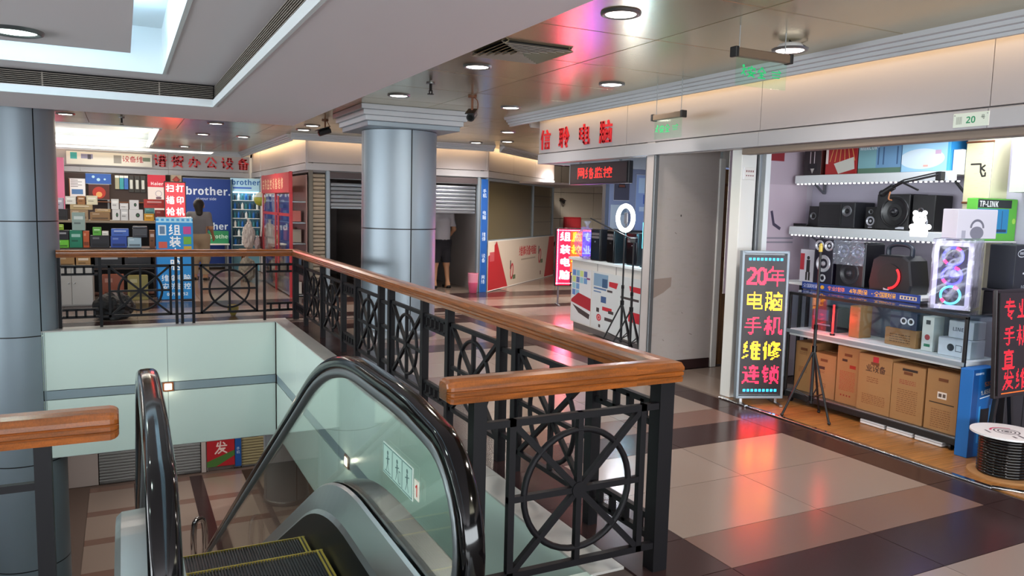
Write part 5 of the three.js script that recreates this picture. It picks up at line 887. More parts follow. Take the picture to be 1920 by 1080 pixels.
cartonBox('carton with small white label and middle slit at the right end of the shelf', 5.26, Y0, -3.32, 0.25, 0.43, 0.32, (x) => { x.fillStyle = '#e0d8d0'; x.fillRect(90, 150, 70, 50); x.fillStyle = '#5a4a40'; x.fillRect(98, 162, 24, 26); x.fillRect(130, 162, 22, 26); x.fillStyle = '#33200f'; x.fillRect(30, 230, 190, 8); lines(x, 50, 280, 150, 9, '#7c5230', 16); });
for (const [z, l] of [[-3.84, 'leftmost'], [-3.61, 'middle'], [-3.38, 'rightmost']]) { const o = thing('white_case', l + ' of three white slabs lying under the display case', 'box', [5.2, 0.001, z], FACE, 'white slabs under the display case'); part(o, 'slab', rbox(0.21, 0.036, 0.26, 0.006), M.plasticWhite, [0, 0.019, 0]); part(o, 'seam', box(0.212, 0.003, 0.262), M.steelDull, [0, 0.022, 0]); }
// goods behind the glass
const G0 = 0.627;
printedBox('gift_box', 'brown gift box standing behind the glass left of centre', [5.28, G0, -4.17], [0.1, 0.25, 0.14], FACE, kraft((x) => lines(x, 60, 160, 130, 4)), M.carton);
printedBox('switch_box', 'dark box with blue panel behind the glass far left', [5.32, G0, -4.5], [0.26, 0.2, 0.14], FACE, (x, w, h) => { x.fillStyle = '#232734'; x.fillRect(0, 0, w, h); x.fillStyle = '#42547e'; x.fillRect(16, 20, 150, 90); x.fillStyle = '#8a94b0'; x.fillRect(30, 140, 160, 12); }, 0x1d2029);
printedBox('webcam_box', 'blue grey box with two round lenses behind the glass', [5.3, G0 + 0.13, -3.75], [0.22, 0.13, 0.16], FACE, (x, w, h) => { x.fillStyle = '#2c3c54'; x.fillRect(0, 0, w, h); for (const c of [130, 200]) { x.fillStyle = '#dfe6ee'; x.beginPath(); x.arc(c, 76, 32, 0, 7); x.fill(); x.fillStyle = '#15181f'; x.beginPath(); x.arc(c, 76, 18, 0, 7); x.fill(); } }, 0x26354a);
printedBox('flat_carton', 'low flat kraft carton under the two-lens box behind the glass', [5.3, G0, -3.76], [0.26, 0.13, 0.18], FACE, kraft((x) => lines(x, 40, 40, 170, 4, '#5a3a1e', 18)), M.carton);
printedBox('webcam_box', 'narrow white box with a red dot behind the glass', [5.28, G0, -3.55], [0.09, 0.25, 0.12], FACE, (x, w, h) => { x.fillStyle = '#d9dcd8'; x.fillRect(0, 0, w, h); x.fillStyle = '#33363c'; x.fillRect(80, 60, 100, 90); x.fillStyle = '#b0323a'; x.beginPath(); x.arc(128, 420, 60, 0, 7); x.fill(); x.fillStyle = '#2c7a5a'; x.fillRect(60, 560, 140, 60); }, 0xcdd2ce);
printedBox('camera_box', 'wide white camera box lower right behind the glass', [5.28, G0, -3.33], [0.24, 0.125, 0.16], FACE, (x, w, h) => { x.fillStyle = '#d6dbe2'; x.fillRect(0, 0, w, h); x.fillStyle = '#2c313a'; x.beginPath(); x.arc(100, 66, 28, 0, 7); x.fill(); x.strokeStyle = '#59616c'; x.lineWidth = 5; x.strokeRect(140, 44, 46, 46); }, 0xccd2da);
printedBox('camera_box', 'grey lettered camera box stacked on the wide white box behind the glass', [5.3, G0 + 0.13, -3.31], [0.18, 0.12, 0.14], FACE, (x, w, h) => { x.fillStyle = '#bfc6cc'; x.fillRect(0, 0, w, h); x.fillStyle = '#4a525c'; x.font = 'bold 52px sans-serif'; x.fillText('LINEX', 40, 100); }, 0xb4bcc4);
{ const o = thing('light_stick', 'upright red glowing light stick behind the glass', 'lamp', [5.12, G0, -4.3]); part(o, 'tube', rod([0, 0.015, 0], [0, 0.25, 0], 0.008), glow(0xff3030, 3)); part(o, 'foot', cyl(0.02, 0.015, 14), M.black, [0, 0.0075, 0]); const l = new THREE.PointLight(0xff4030, 0.15); l.name = 'stick_light'; l.position.set(-0.03, 0.12, 0); o.add(l); }
printedBox('blue_carton', 'large blue power supply carton standing on end right of the display case', [5.14, 0.0, -3.1], [0.27, 0.6, 0.09], 0, (x, w, h) => { x.fillStyle = '#125ba0'; x.fillRect(0, 0, w, h); x.fillStyle = '#0f4684'; x.fillRect(0, 0, 60, h); x.fillStyle = '#d8e6f0'; x.font = 'bold 18px sans-serif'; x.fillText('GIGABYTE', 20, 34); x.save(); x.rotate(-0.12); x.fillStyle = '#e0884a'; x.font = 'bold 40px sans-serif'; x.fillText('520W', 110, 130); x.fillStyle = '#e6eef4'; x.fillText('1.65B', 70, 180); x.fillRect(60, 195, 150, 6); x.restore(); x.fillStyle = '#14161c'; x.fillRect(100, 260, 90, 170); x.fillStyle = '#2f86c8'; x.fillRect(80, 240, 20, 240); x.fillRect(190, 240, 16, 240); }, 0x1567b4);
tripod('light_stand', 'black tripod stand in front of the display case beside the LED board', 4.81, -4.2, 1.32, (o, h) => part(o, 'mount', merge([at(cyl(0.016, 0.05, 10), 0, h + 0.02, 0), at(new THREE.SphereGeometry(0.012, 10, 8), 0, h + 0.05, 0)]), mat(0xb9a04a, 0.4, 0.5)), 0.21);
rectLight(0xeef2ff, POWER.shop * 1.3, 1.4, 0.5, [5.4, 2.23, -3.4], [5.4, 0, -3.4], 'equipment_shop_light');
{ const o = thing('tube_light', 'ceiling panel light inside the equipment shop', 'lamp', [5.4, 2.25, -3.4]); part(o, 'diffuser', rbox(0.5, 0.02, 1.4, 0.004), glow(0xeef2ff, 3)); part(o, 'rim', rbox(0.54, 0.014, 1.44, 0.004), M.plasticWhite, [0, 0.006, 0]); }

// ================= MIDDLE BLOCK: SHUTTERS, SIGN, GLASS =================
const slatGeo = (w) => extrude([[0, 0], [0, 0.062], [-0.012, 0.052], [-0.016, 0.03], [-0.012, 0.008]], w);
function shutter(label, x0, x1, z, y0, y1, m, name = 'roller_shutter') {
  const w = x1 - x0, o = thing(name, label, 'shutter', [x0, y0, z]);
  const g = slatGeo(w).rotateY(Math.PI / 2), n = Math.floor((y1 - y0) / 0.068);
  for (let i = 0; i < n; i++) part(o, 'slat', g, m, [0, 0.04 + i * 0.068, 0]);
  part(o, 'bottom_bar', rbox(w, 0.04, 0.03, 0.005), M.steelDull, [w / 2, 0.02, 0.004]); return o;
}
const shutMat = mat(0xa8b0b8, 0.3, 0.85);
shutter('half raised roller shutter left of the silver column', 3.16, 3.7, -13.06, 1.5, 1.95, shutMat); shutter('half raised roller shutter above the man right of the silver column', 5.04, 5.84, -13.06, 1.46, 1.95, shutMat);
for (const [x0, x1, l] of [[3.12, 3.72, 'dark shutter box left of the silver column'], [5.02, 5.86, 'dark shutter box right of the silver column']]) { const o = thing('shutter_box', l, 'shutter box', [(x0 + x1) / 2, 2.0, -13.06]); part(o, 'housing', rbox(x1 - x0, 0.11, 0.16, 0.008), mat(0x4c4346, 0.5), [0, 0.055, 0]); part(o, 'guide_lip', box(x1 - x0, 0.012, 0.02), M.steelDull, [0, 0.006, 0.07]); }
shutter('closed narrow tan roller shutter at the block corner', 2.86, 3.06, -13.04, 0, 2.1, mat(0x9c8f7e, 0.5, 0.3));
{ const o = structure('trim_shutter_posts'); part(o, 'post', rbox(0.06, 2.13, 0.08, 0.006), M.alu, [3.1, 1.065, -13.0]); part(o, 'post', rbox(0.06, 2.13, 0.1, 0.006), mat(0x5d5a52, 0.5), [2.82, 1.065, -13.02]); part(o, 'post', rbox(0.05, 2.13, 0.08, 0.006), M.alu, [5.88, 1.065, -13.0]); }
{ const o = thing('vertical_sign', 'narrow blue vertical sign with white characters right of the open shutter', 'sign', [5.985, 0, -12.97], 0.12); part(o, 'board', rbox(0.15, 2.1, 0.03, 0.004), [M.blue, M.blue, M.blue, M.blue, print(75, 1050, (x, w, h) => { x.fillStyle = '#1553a0'; x.fillRect(0, 0, w, h); for (let g = 0; g < 5; g++) { write(x, ['手机', '电脑', '维修', '设备', '网络'][g], 20, 90 + g * 200, 36, '#dbe6f2', { dir: 'v', lw: 0.1, gap: 1.15 }); } x.fillStyle = '#3f86d0'; x.fillRect(0, 0, 5, h); }), M.blue], [0, 1.05, 0]); part(o, 'edge', rbox(0.012, 2.1, 0.04, 0.003), M.steelDull, [-0.08, 1.05, 0]); }
{ const o = thing('waste_bin', 'small pink plastic bin beside the blue vertical sign', 'bin', [5.76, 0, -12.9]); part(o, 'bucket', lathe([[0, 0.005], [0.07, 0.005], [0.09, 0.19], [0.096, 0.2], [0.088, 0.2], [0.068, 0.02]], 24), mat(0xd0587a, 0.45)); part(o, 'upper_basket', lathe([[0.088, 0.2], [0.098, 0.36], [0.102, 0.37], [0.094, 0.37]], 24), mat(0xd98aa0, 0.5)); }
// diagonal glazed front
{
  const A = [6.08, -13.02], ang = Math.atan2(2.9, 3.09), L = 4.24;
  const o = structure('window_1', [A[0], 0, A[1]], ang);
  part(o, 'glass', box(2.66, 1.18, 0.012), M.glassTint, [1.34, 1.54, -0.02]); part(o, 'glass', box(1.44, 1.18, 0.012), M.glassTint, [3.46, 1.54, -0.02]);
  for (const x of [0.02, 2.71, 4.2]) part(o, 'mullion', rbox(0.05, 2.13, 0.06, 0.006), M.alu, [x, 1.065, -0.02]);
  part(o, 'head', rbox(L, 0.05, 0.06, 0.006), M.alu, [L / 2, 2.1, -0.02]); part(o, 'sill', rbox(L, 0.04, 0.07, 0.006), M.alu, [L / 2, 0.95, -0.02]); for (const y of [1.28, 1.62, 1.86]) part(o, 'glazing_bar', box(1.44, 0.02, 0.02), mat(0x5a5548, 0.5), [3.46, y, -0.045]);
  part(o, 'blind', box(4.1, 1.2, 0.02), mat(0xa29c86, 0.7), [2.1, 1.54, -0.075]);
  slab('panel', 6.3, 9.6, 2.1, 2.14, -19, -14.2, M.plaster, structure('ceiling_alley_shop'));
  const b = thing('shop_banner', 'white banner with red slanted ends along the foot of the diagonal glass front', 'banner', [A[0], 0, A[1]], ang);
  part(b, 'sheet', box(L, 0.93, 0.012), [M.paper, M.paper, M.paper, M.paper, print(1060, 233, (x, w, h) => {
    x.fillStyle = '#cdbfae'; x.fillRect(0, 0, w, h); x.fillStyle = '#b3202a'; x.beginPath(); x.moveTo(0, 70); x.lineTo(110, 0); x.lineTo(270, h); x.lineTo(0, h); x.fill(); x.beginPath(); x.moveTo(960, 0); x.lineTo(w, 0); x.lineTo(w, h); x.lineTo(880, h); x.fill(); x.fillStyle = '#d9ccba'; x.fillRect(0, 0, 80, 64); x.fillStyle = '#c2525a'; x.fillRect(20, 50, 60, 44);
    write(x, '维修设备电脑', 440, 40, 46, '#b82c30', { lw: 0.13, gap: 1.02 }); x.fillStyle = '#a39684'; x.fillRect(470, 104, 240, 8);
    for (const [a, b2] of [[330, 130], [790, 74]]) { x.strokeStyle = '#b82c38'; x.lineWidth = 12; x.beginPath(); x.ellipse(a, b2 + 30, 18, 36, 0.2, 0, 7); x.stroke(); x.fillStyle = '#4a4038'; x.fillRect(a - 28, b2 - 26, 14, 44); x.fillStyle = '#5c6a4a'; x.fillRect(a + 14, b2 + 50, 42, 22); } x.fillStyle = '#6a3a34'; x.fillRect(800, 190, 16, 22);
  }), M.paper], [L / 2, 0.475, 0.03]); part(b, 'hem', merge([at(box(L, 0.014, 0.018), L / 2, 0.945, 0.03), at(box(L, 0.014, 0.018), L / 2, 0.012, 0.03)]), M.paper);
}
{ const o = thing('stair_handrail', 'dark sloping stair handrail at the end of the alley', 'handrail', [9.5, 0, -16.7]); part(o, 'rail', rod([-0.1, 0.35, 0], [0.35, 0.85, -0.1], 0.03), M.black); part(o, 'baluster', merge([rod([-0.05, 0, 0], [-0.05, 0.4, 0], 0.018), rod([0.28, 0, -0.08], [0.28, 0.78, -0.08], 0.018)]), M.black);
  const h = thing('hydrant_box', 'red fire equipment box on the pale alley wall', 'fire box', [10.45, 1.08, -17.15]); part(h, 'case', rbox(0.5, 0.3, 0.08, 0.01), M.red, [0, 0.15, 0]); part(h, 'door', rbox(0.42, 0.22, 0.01, 0.004), mat(0xc03038, 0.4), [0, 0.15, 0.044]); }

// ================= FAR SHOP =================
// side display on the block's left flank
{
  const o = thing('red_display_case', 'red framed glass display case with shelves on the block side left of the tan shutter', 'display case', [2.74, 0, -14.4], -Math.PI / 2);
  const fr = mat(0xa8262e, 0.4), L = 2.7;
  part(o, 'back', box(L, 2.05, 0.02), mat(0x8a6a66, 0.7), [0, 1.03, -0.3 + 0.28]); for (const x of [-L / 2, 0, L / 2]) part(o, 'upright', rbox(0.05, 2.1, 0.05, 0.004), fr, [x, 1.05, 0.24]);
  for (const y of [0.03, 0.5, 0.9, 1.25, 1.6]) part(o, 'shelf', rbox(L, 0.02, 0.24, 0.003), y < 1 ? M.steelDull : M.alu, [0, y, 0.12]);
  part(o, 'header', rbox(L + 0.06, 0.34, 0.06, 0.004), [fr, fr, fr, fr, print(512, 64, (x, w, h) => { x.fillStyle = '#b52a32'; x.fillRect(0, 0, w, h); write(x, '安防监控设备维修', 26, 16, 34, '#e8cf9a', { lw: 0.1, gap: 1.5 }); }), fr], [0, 1.92, 0.25]);
  part(o, 'glass_door', box(L - 0.1, 1.7, 0.008), M.glassClear, [0, 0.88, 0.25]);
  part(o, 'red_ribbon', merge([at(box(0.12, 1.2, 0.006), 0.3, 1.1, 0.26), at(box(L - 0.1, 0.05, 0.006), 0, 1.38, 0.26)]), fr);
  const cols = [0x5a6472, 0xa85a52, 0x8d8276, 0x3f4c5e, 0xb9b2a8, 0x9a3a3c];
  let k = 0; for (const y of [0.04, 0.51, 0.91, 1.26]) for (let i = 0; i < 5; i++) { const w = 0.28 + 0.12 * rnd(), h = 0.16 + 0.12 * rnd(); part(o, 'goods_box', rbox(w, h, 0.14, 0.004), mat(cols[k++ % 6], 0.5), [-1.08 + i * 0.54, y + 0.01 + h / 2, 0.12]); }
}
// raised characters on the far fascia
{
  const o = thing('shop_lettering', 'row of six raised red characters on the far shop fascia', 'lettering', [0.68, 2.33, -19.145]);
  [...'谱贺办公设备'].forEach((c, i) => part(o, 'character', glyph(c, 0.24, 0.014, 0.034), mat(0xd02530, 0.4), [i * 0.355, 0, 0]));
  const p = thing('fascia_banner', 'faded white banner with small pictures along the left of the far fascia', 'banner', [-0.2, 2.43, -19.1]);
  part(p, 'sheet', box(1.66, 0.28, 0.008), [M.paper, M.paper, M.paper, M.paper, print(664, 112, (x, w, h) => { x.fillStyle = '#d6d4cc'; x.fillRect(0, 0, w, h); x.fillStyle = '#3aa0a0'; x.fillRect(30, 10, 50, 56); x.fillStyle = '#8a8aa8'; x.fillRect(110, 20, 90, 40); x.fillStyle = '#4a4a5a'; x.fillRect(160, 24, 26, 40); x.fillStyle = '#8c8a86'; x.fillRect(360, 20, 60, 70); write(x, '设备维', 430, 24, 50, '#a84a50', { lw: 0.12 }); x.fillStyle = '#6a7a6a'; x.fillRect(590, 30, 60, 34); }), M.paper]); part(p, 'rail', rbox(1.68, 0.014, 0.014, 0.003), M.alu, [0, 0.145, 0]);
}
const poster = (name, label, cat, x0, x1, y0, y1, z, draw, px = 200) => { const w = x1 - x0, h = y1 - y0, o = thing(name, label, cat, [(x0 + x1) / 2, (y0 + y1) / 2, z]); part(o, 'sheet', box(w, h, 0.012), [M.paper, M.paper, M.paper, M.paper, print(px, Math.round(px * h / w), draw), M.paper]); part(o, 'edge', merge([at(box(w + 0.01, 0.008, 0.016), 0, h / 2, 0), at(box(w + 0.01, 0.008, 0.016), 0, -h / 2, 0)]), M.steelDull); return o; };
// the dark shelving that carries the hung goods
{ const o = thing('wall_rack', 'tall dark rack of the far shop holding hung packages', 'rack', [-0.25, 0, -18.85]); part(o, 'back', box(1.66, 2.1, 0.03), mat(0x3a2f2c, 0.8), [0, 1.05, 0]); for (const x of [-0.83, 0, 0.83]) part(o, 'upright', box(0.04, 2.1, 0.06), M.steelDull, [x, 1.05, 0.03]); for (const y of [0.7, 1.1, 1.5]) part(o, 'shelf', rbox(1.66, 0.02, 0.2, 0.003), M.woodDark, [0, y, 0.1]); }
poster('price_poster', 'white price poster with blue block at the left of the far rack', 'poster', -0.98, -0.68, 1.6, 1.98, -18.775, (x, w, h) => { x.fillStyle = '#dcdde0'; x.fillRect(0, 0, w, h); x.fillStyle = '#4a74a8'; x.fillRect(30, 150, 140, 70); x.fillStyle = '#6a6a70'; for (let i = 0; i < 5; i++) x.fillRect(20, 20 + i * 22, 90 + (i % 2) * 50, 8); x.fillStyle = '#8a5a2a'; x.fillRect(0, 0, 10, h); });
poster('shop_poster', 'deep blue poster with pale shapes at the top of the far rack', 'poster', -0.67, -0.19, 1.88, 2.1, -18.775, (x, w, h) => { x.fillStyle = '#2456a6'; x.fillRect(0, 0, w, h); x.fillStyle = '#a8d0e0'; for (const [a, b, r] of [[60, 30, 12], [100, 54, 14], [150, 50, 9]]) { x.beginPath(); x.arc(a, b, r, 0, 7); x.fill(); } });
poster('shop_poster', 'dark red festive poster below the deep blue one', 'poster', -0.62, -0.23, 1.55, 1.87, -18.775, (x, w, h) => { x.fillStyle = '#4a1a14'; x.fillRect(0, 0, w, h); x.fillStyle = '#a82a1c'; x.beginPath(); x.arc(100, 90, 64, 0, 7); x.fill(); x.fillStyle = '#d09a5a'; x.beginPath(); x.arc(100, 110, 30, 0, 7); x.fill(); });
for (const [i, c, l] of [[0, 0x9a9a80, 'khaki'], [1, 0x2f8f96, 'teal'], [2, 0x2a5fa8, 'royal blue']]) { const o = thing('hung_package', l + ' narrow package hanging on the far rack', 'package', [-0.075 + i * 0.088, 1.78, -18.815], 0, 'hung packages on the far rack'); part(o, 'pouch', rbox(0.08, 0.29, 0.04, 0.006), mat(c, 0.5), [0, 0.145, 0]); part(o, 'header_card', rbox(0.08, 0.05, 0.006, 0.002), M.paper, [0, 0.27, 0.022]); }
for (const [i, l] of [[0, 'left'], [1, 'middle'], [2, 'right']]) { const o = thing('hung_package', 'black blister pack hanging on the far rack, ' + l + ' of three beside the red poster', 'package', [0.2 + i * 0.115, 1.72, -18.825], 0, 'black blister packs'); part(o, 'card', rbox(0.1, 0.36, 0.02, 0.004), mat(0x2b2a28, 0.5), [0, 0.18, 0]); part(o, 'blister', rbox(0.06, 0.2, 0.03, 0.01), mat(0xb9b9b2, 0.25), [0, 0.17, 0.018]); }
poster('brand_poster', 'red poster with white latin name over a pale picture panel', 'poster', 0.52, 0.88, 1.28, 2.12, -18.775, (x, w, h) => { x.fillStyle = '#d8cfcb'; x.fillRect(0, 0, w, h); x.fillStyle = '#c4233a'; x.fillRect(0, 0, w, 150); x.fillStyle = '#f0dadc'; x.font = 'bold 54px sans-serif'; x.fillText('Haier', 32, 128); x.strokeStyle = '#a09aa8'; x.lineWidth = 8; x.beginPath(); x.arc(120, 230, 34, 0, 7); x.stroke(); x.fillStyle = '#6a4a58'; x.fillRect(90, 270, 60, 26); x.fillStyle = '#c8902a'; x.fillRect(20, 300, 70, 40); }, 200);
{ const o = thing('knot_ornament', 'red diamond-shaped good luck ornament on the beige pier', 'ornament', [1.11, 2.03, -18.93]); part(o, 'diamond', rbox(0.12, 0.12, 0.012, 0.003), mat(0x8c2a22, 0.5), null, [0, 0, Math.PI / 4]); part(o, 'inset', rbox(0.07, 0.07, 0.016, 0.003), mat(0xb03a2a, 0.5), null, [0, 0, Math.PI / 4]); part(o, 'tassel', merge([rod([0, -0.08, 0], [0, -0.2, 0], 0.012)]), M.red); }
poster('brand_wall_banner', 'large deep blue wall banner with white latin letters behind the woman', 'banner', 1.24, 2.3, 0.06, 2.08, -18.9, (x, w, h) => { x.fillStyle = '#1b3f8e'; x.fillRect(0, 0, w, h); x.fillStyle = '#dce6f4'; x.font = 'bold 118px sans-serif'; x.fillText('brother.', 24, 180); x.font = '40px sans-serif'; x.fillText('at your side', 130, 236); x.font = 'bold 100px sans-serif'; x.fillText('brother', 90, 560); x.fillStyle = '#b9c8e0'; x.fillRect(250, 590, 90, 16); x.fillRect(360, 590, 100, 16); x.fillRect(250, 620, 210, 8); }, 512);
printedBox('ink_carton', 'green carton with white latin letters in front of the blue banner', [1.94, 0.62, -18.6], [0.42, 0.28, 0.3], 0, (x, w, h) => { x.fillStyle = '#2a8a5a'; x.fillRect(0, 0, w, h); x.fillStyle = '#c8e8d4'; x.font = 'bold 76px sans-serif'; x.fillText('brother', 0, 100); }, 0x247a4e);
{ const o = thing('low_table', 'low pale table under the green carton', 'table', [1.86, 0, -18.6]); part(o, 'top', rbox(0.6, 0.03, 0.45, 0.004), M.paper, [0, 0.604, 0]); for (const a of [-1, 1]) for (const b of [-1, 1]) part(o, 'leg', box(0.04, 0.59, 0.04), M.steelDull, [a * 0.26, 0.295, b * 0.18]); }
// lit ink bottle display
{
  const o = thing('ink_display', 'pale blue lit display stand full of ink bottles right of the blue banner', 'display', [2.52, 0, -18.3], -0.2);
  part(o, 'back', box(0.62, 2.06, 0.03), mat(0x6fa6bc, 0.5), [0, 1.03, -0.12]); part(o, 'header', rbox(0.66, 0.3, 0.08, 0.006), [M.cool, M.cool, M.cool, M.cool, print(264, 120, (x, w, h) => { x.fillStyle = '#a9d4ea'; x.fillRect(0, 0, w, h); x.fillStyle = '#1d5fa8'; x.font = 'bold 66px sans-serif'; x.fillText('brother', 8, 60); x.fillStyle = '#2f62c8'; x.fillRect(20, 80, 160, 14); }), M.cool], [0, 1.95, 0.02]);
  for (let r = 0; r < 6; r++) { part(o, 'shelf', rbox(0.6, 0.015, 0.2, 0.003), M.cool, [0, 0.6 + r * 0.2, 0]); for (let i = 0; i < 7; i++) part(o, 'ink_bottle', lathe([[0, 0], [0.028, 0], [0.028, 0.1], [0.012, 0.12], [0.012, 0.145], [0, 0.145]], 10), [M.blue, mat(0x2a3a4c, 0.4), M.cool, mat(0x2f7a88, 0.4)][(i + r) % 4], [-0.24 + i * 0.08, 0.61 + r * 0.2, 0.04]); }
  for (const s of [-1, 1]) part(o, 'side', box(0.03, 2.06, 0.24), mat(0x3d5660, 0.5), [s * 0.31, 1.03, 0]);
  part(o, 'light_bar', rbox(0.56, 0.02, 0.03, 0.004), glow(0xd6f4ff, 5), [0, 1.78, 0.06]); const l = new THREE.RectAreaLight(0xd0f0ff, POWER.shop, 0.5, 0.05); l.name = 'display_light'; l.position.set(0, 1.76, 0.08); o.add(l); o.updateMatrixWorld(true); l.lookAt(o.localToWorld(new THREE.Vector3(0, 0.8, -0.02)));
}
// white bundled bags hanging in front
{
  const cloth = [mat(0xcfc8c4, 0.7), mat(0xb8a6a8, 0.7), mat(0x6a3038, 0.7), mat(0xc9b47a, 0.7), mat(0x8a8478, 0.7)];
  const bagAt = (x, y, z, sx, sy, m, label) => {
    const o = thing('shopping_bag', label, 'bag', [x, y, z], x * 3, 'bags piled before the ink display'); const g = new THREE.IcosahedronGeometry(1, 4), p = g.attributes.position;
    for (let i = 0; i < p.count; i++) { const k = 1 + 0.22 * noise2(p.getX(i) * 2.4 + x * 7, p.getY(i) * 2.4 + p.getZ(i) * 2 + y * 5); p.setXYZ(i, p.getX(i) * k * sx, Math.max(-0.96, p.getY(i) * k) * sy, p.getZ(i) * k * sx * 0.7); } g.computeVertexNormals();
    part(o, 'sack', g, m, [0, sy * 0.96, 0]); part(o, 'neck', lathe([[sx * 0.22, 0], [sx * 0.12, sy * 0.2], [sx * 0.24, sy * 0.42]], 10), m, [0, sy * 1.85, 0]);
  };
  const st = thing('stool', 'low wooden stool under the piled bags', 'stool', [2.42, 0, -16.3]); part(st, 'seat', rbox(0.62, 0.04, 0.4, 0.01), M.carton, [0, 0.6, 0]); for (const a of [-1, 1]) for (const b of [-1, 1]) part(st, 'leg', bar([a * 0.27, 0, b * 0.16], [a * 0.24, 0.58, b * 0.13], 0.035), M.woodDark);
  bagAt(2.28, 0.622, -16.3, 0.13, 0.27, cloth[0], 'big pale bundled bag on the stool before the ink display'); bagAt(2.56, 0.622, -16.3, 0.1, 0.2, cloth[2], 'dark red bundled bag right on the stool'); bagAt(2.43, 0.622, -16.16, 0.07, 0.13, cloth[1], 'greyish pink bag at the front of the stool');
  bagAt(2.2, 0, -15.95, 0.16, 0.24, cloth[4], 'grey bundled bag on the floor before the stool');
  const rk = thing('bag_stand', 'thin metal stand with pale umbrellas and bags hanging from it', 'stand', [2.58, 0, -15.95]); part(rk, 'pole', rod([0, 0, 0], [0, 1.9, 0], 0.012), M.steel); part(rk, 'foot', merge([bar([-0.15, 0.012, 0], [0.15, 0.012, 0], 0.02), bar([0, 0.012, -0.15], [0, 0.012, 0.15], 0.02)]), M.steel);
  for (let i = 0; i < 5; i++) part(rk, 'hanging_umbrella', merge([rod([-0.12 + i * 0.06, 0.9 + 0.1 * (i % 2), 0.05], [-0.05 + i * 0.025, 1.7, 0.02], 0.012, 10, 0.035)]), [cloth[0], mat(0x2a2c30, 0.6), cloth[1]][i % 3]);
  const yl = thing('fruit_ornament', 'yellow and green round ornament hanging before the ink display', 'ornament', [2.5, 1.5, -16.15]); part(yl, 'ball', new THREE.SphereGeometry(0.13, 18, 14), mat(0xa8a83a, 0.5), [0, 0.13, 0]); part(yl, 'cap', new THREE.SphereGeometry(0.135, 18, 8, 0, 6.3, 0, 1.3), mat(0xd8e4e0, 0.4), [0, 0.14, 0]); part(yl, 'string', rod([0, 0.26, 0], [0, 1.18, 0], 0.003, 5), M.steel);
}
// counters and piles
function counter(name, label, x0, x1, z0, z1, h, m) { const o = thing(name, label, 'counter', [(x0 + x1) / 2, 0, (z0 + z1) / 2]); const w = x1 - x0, d = z1 - z0; part(o, 'worktop', rbox(w, 0.04, d, 0.005), m, [0, h - 0.02, 0]); part(o, 'side', merge([at(box(0.03, h - 0.04, d - 0.04), -w / 2 + 0.03, (h - 0.04) / 2, 0), at(box(0.03, h - 0.04, d - 0.04), w / 2 - 0.03, (h - 0.04) / 2, 0)]), m); part(o, 'back', box(w - 0.1, h - 0.1, 0.02), M.dark, [0, h / 2, -d / 2 + 0.05]); part(o, 'shelf', rbox(w - 0.1, 0.025, d - 0.08, 0.003), m, [0, 0.47, 0]); return o; }
const darkTop = mat(0x3a2c26, 0.5);
counter('goods_counter', 'dark counter nearest the far railing loaded with colourful boxes', -1.05, 0.5, -14.25, -13.65, 0.8, darkTop); counter('goods_counter', 'second dark counter behind carrying white camera boxes', -1.15, 0.75, -15.95, -15.3, 1.19, mat(0x8c7d6c, 0.6));
const plain = {}; const solid = (c) => (plain[c] ??= mat(c, 0.5));
const faces = [
  (x, w, h) => { x.fillStyle = 'rgba(20,20,24,.85)'; x.beginPath(); x.arc(w * 0.62, h * 0.5, Math.min(w, h) * 0.2, 0, 7); x.fill(); x.fillStyle = 'rgba(60,140,80,.8)'; x.beginPath(); x.arc(w * 0.62, h * 0.5, Math.min(w, h) * 0.09, 0, 7); x.fill(); },
  (x, w, h) => { x.fillStyle = 'rgba(255,255,255,.55)'; x.fillRect(w * 0.15, h * 0.2, w * 0.7, h * 0.18); x.fillStyle = 'rgba(0,0,0,.3)'; x.fillRect(w * 0.15, h * 0.55, w * 0.5, h * 0.1); },
  (x, w, h) => { x.fillStyle = 'rgba(0,0,0,.35)'; x.fillRect(w * 0.1, h * 0.65, w * 0.8, h * 0.22); x.fillStyle = 'rgba(255,255,255,.3)'; x.fillRect(w * 0.12, h * 0.12, w * 0.35, h * 0.16); },
];
const faceMats = {};
function goods(label, x0, x1, y0, y1, z, d, c, f, ry = 0, name = 'product_box') {
  const key = c + '_' + f, css = '#' + c.toString(16).padStart(6, '0');
  faceMats[key] ??= print(128, 96, (x, w, h) => { x.fillStyle = css; x.fillRect(0, 0, w, h); faces[f](x, w, h); }, 0.5);
  printedBox(name, label, [(x0 + x1) / 2, y0, z], [x1 - x0, y1 - y0, d], ry, faceMats[key], solid(c), { group: 'boxes piled on the far counters' });
}
const W = 0xcfcfd2;
// second row, bottom layer then top layer
goods('white lens-printed box low left in the camera box pile', -0.155, -0.03, 1.192, 1.39, -15.5, 0.16, W, 0); goods('plain white box low centre in the camera box pile', -0.02, 0.1, 1.192, 1.39, -15.5, 0.16, 0xc4c6ca, 1); goods('wide white lens-printed box low right in the camera box pile', 0.115, 0.34, 1.192, 1.39, -15.5, 0.16, W, 0);
goods('upright white box top left of the camera box pile', -0.165, -0.045, 1.394, 1.57, -15.5, 0.15, 0xd6d6d8, 1); goods('flat white box top centre of the camera box pile', -0.03, 0.105, 1.394, 1.5, -15.5, 0.15, W, 1); goods('white box with dark lens top right of the camera box pile', 0.125, 0.275, 1.394, 1.56, -15.5, 0.15, W, 0);
goods('orange yellow box low beside the white camera boxes', 0.36, 0.52, 1.192, 1.32, -15.5, 0.16, 0xd0982a, 1); goods('teal patterned box on the orange yellow box', 0.37, 0.53, 1.324, 1.42, -15.5, 0.16, 0x4f8c8c, 2); goods('dark red box low at the counter end', 0.54, 0.72, 1.192, 1.39, -15.5, 0.16, 0x8a2620, 2); goods('long bright red box across the teal and dark red boxes', 0.36, 0.7, 1.424, 1.58, -15.5, 0.15, 0xb02a22, 1);
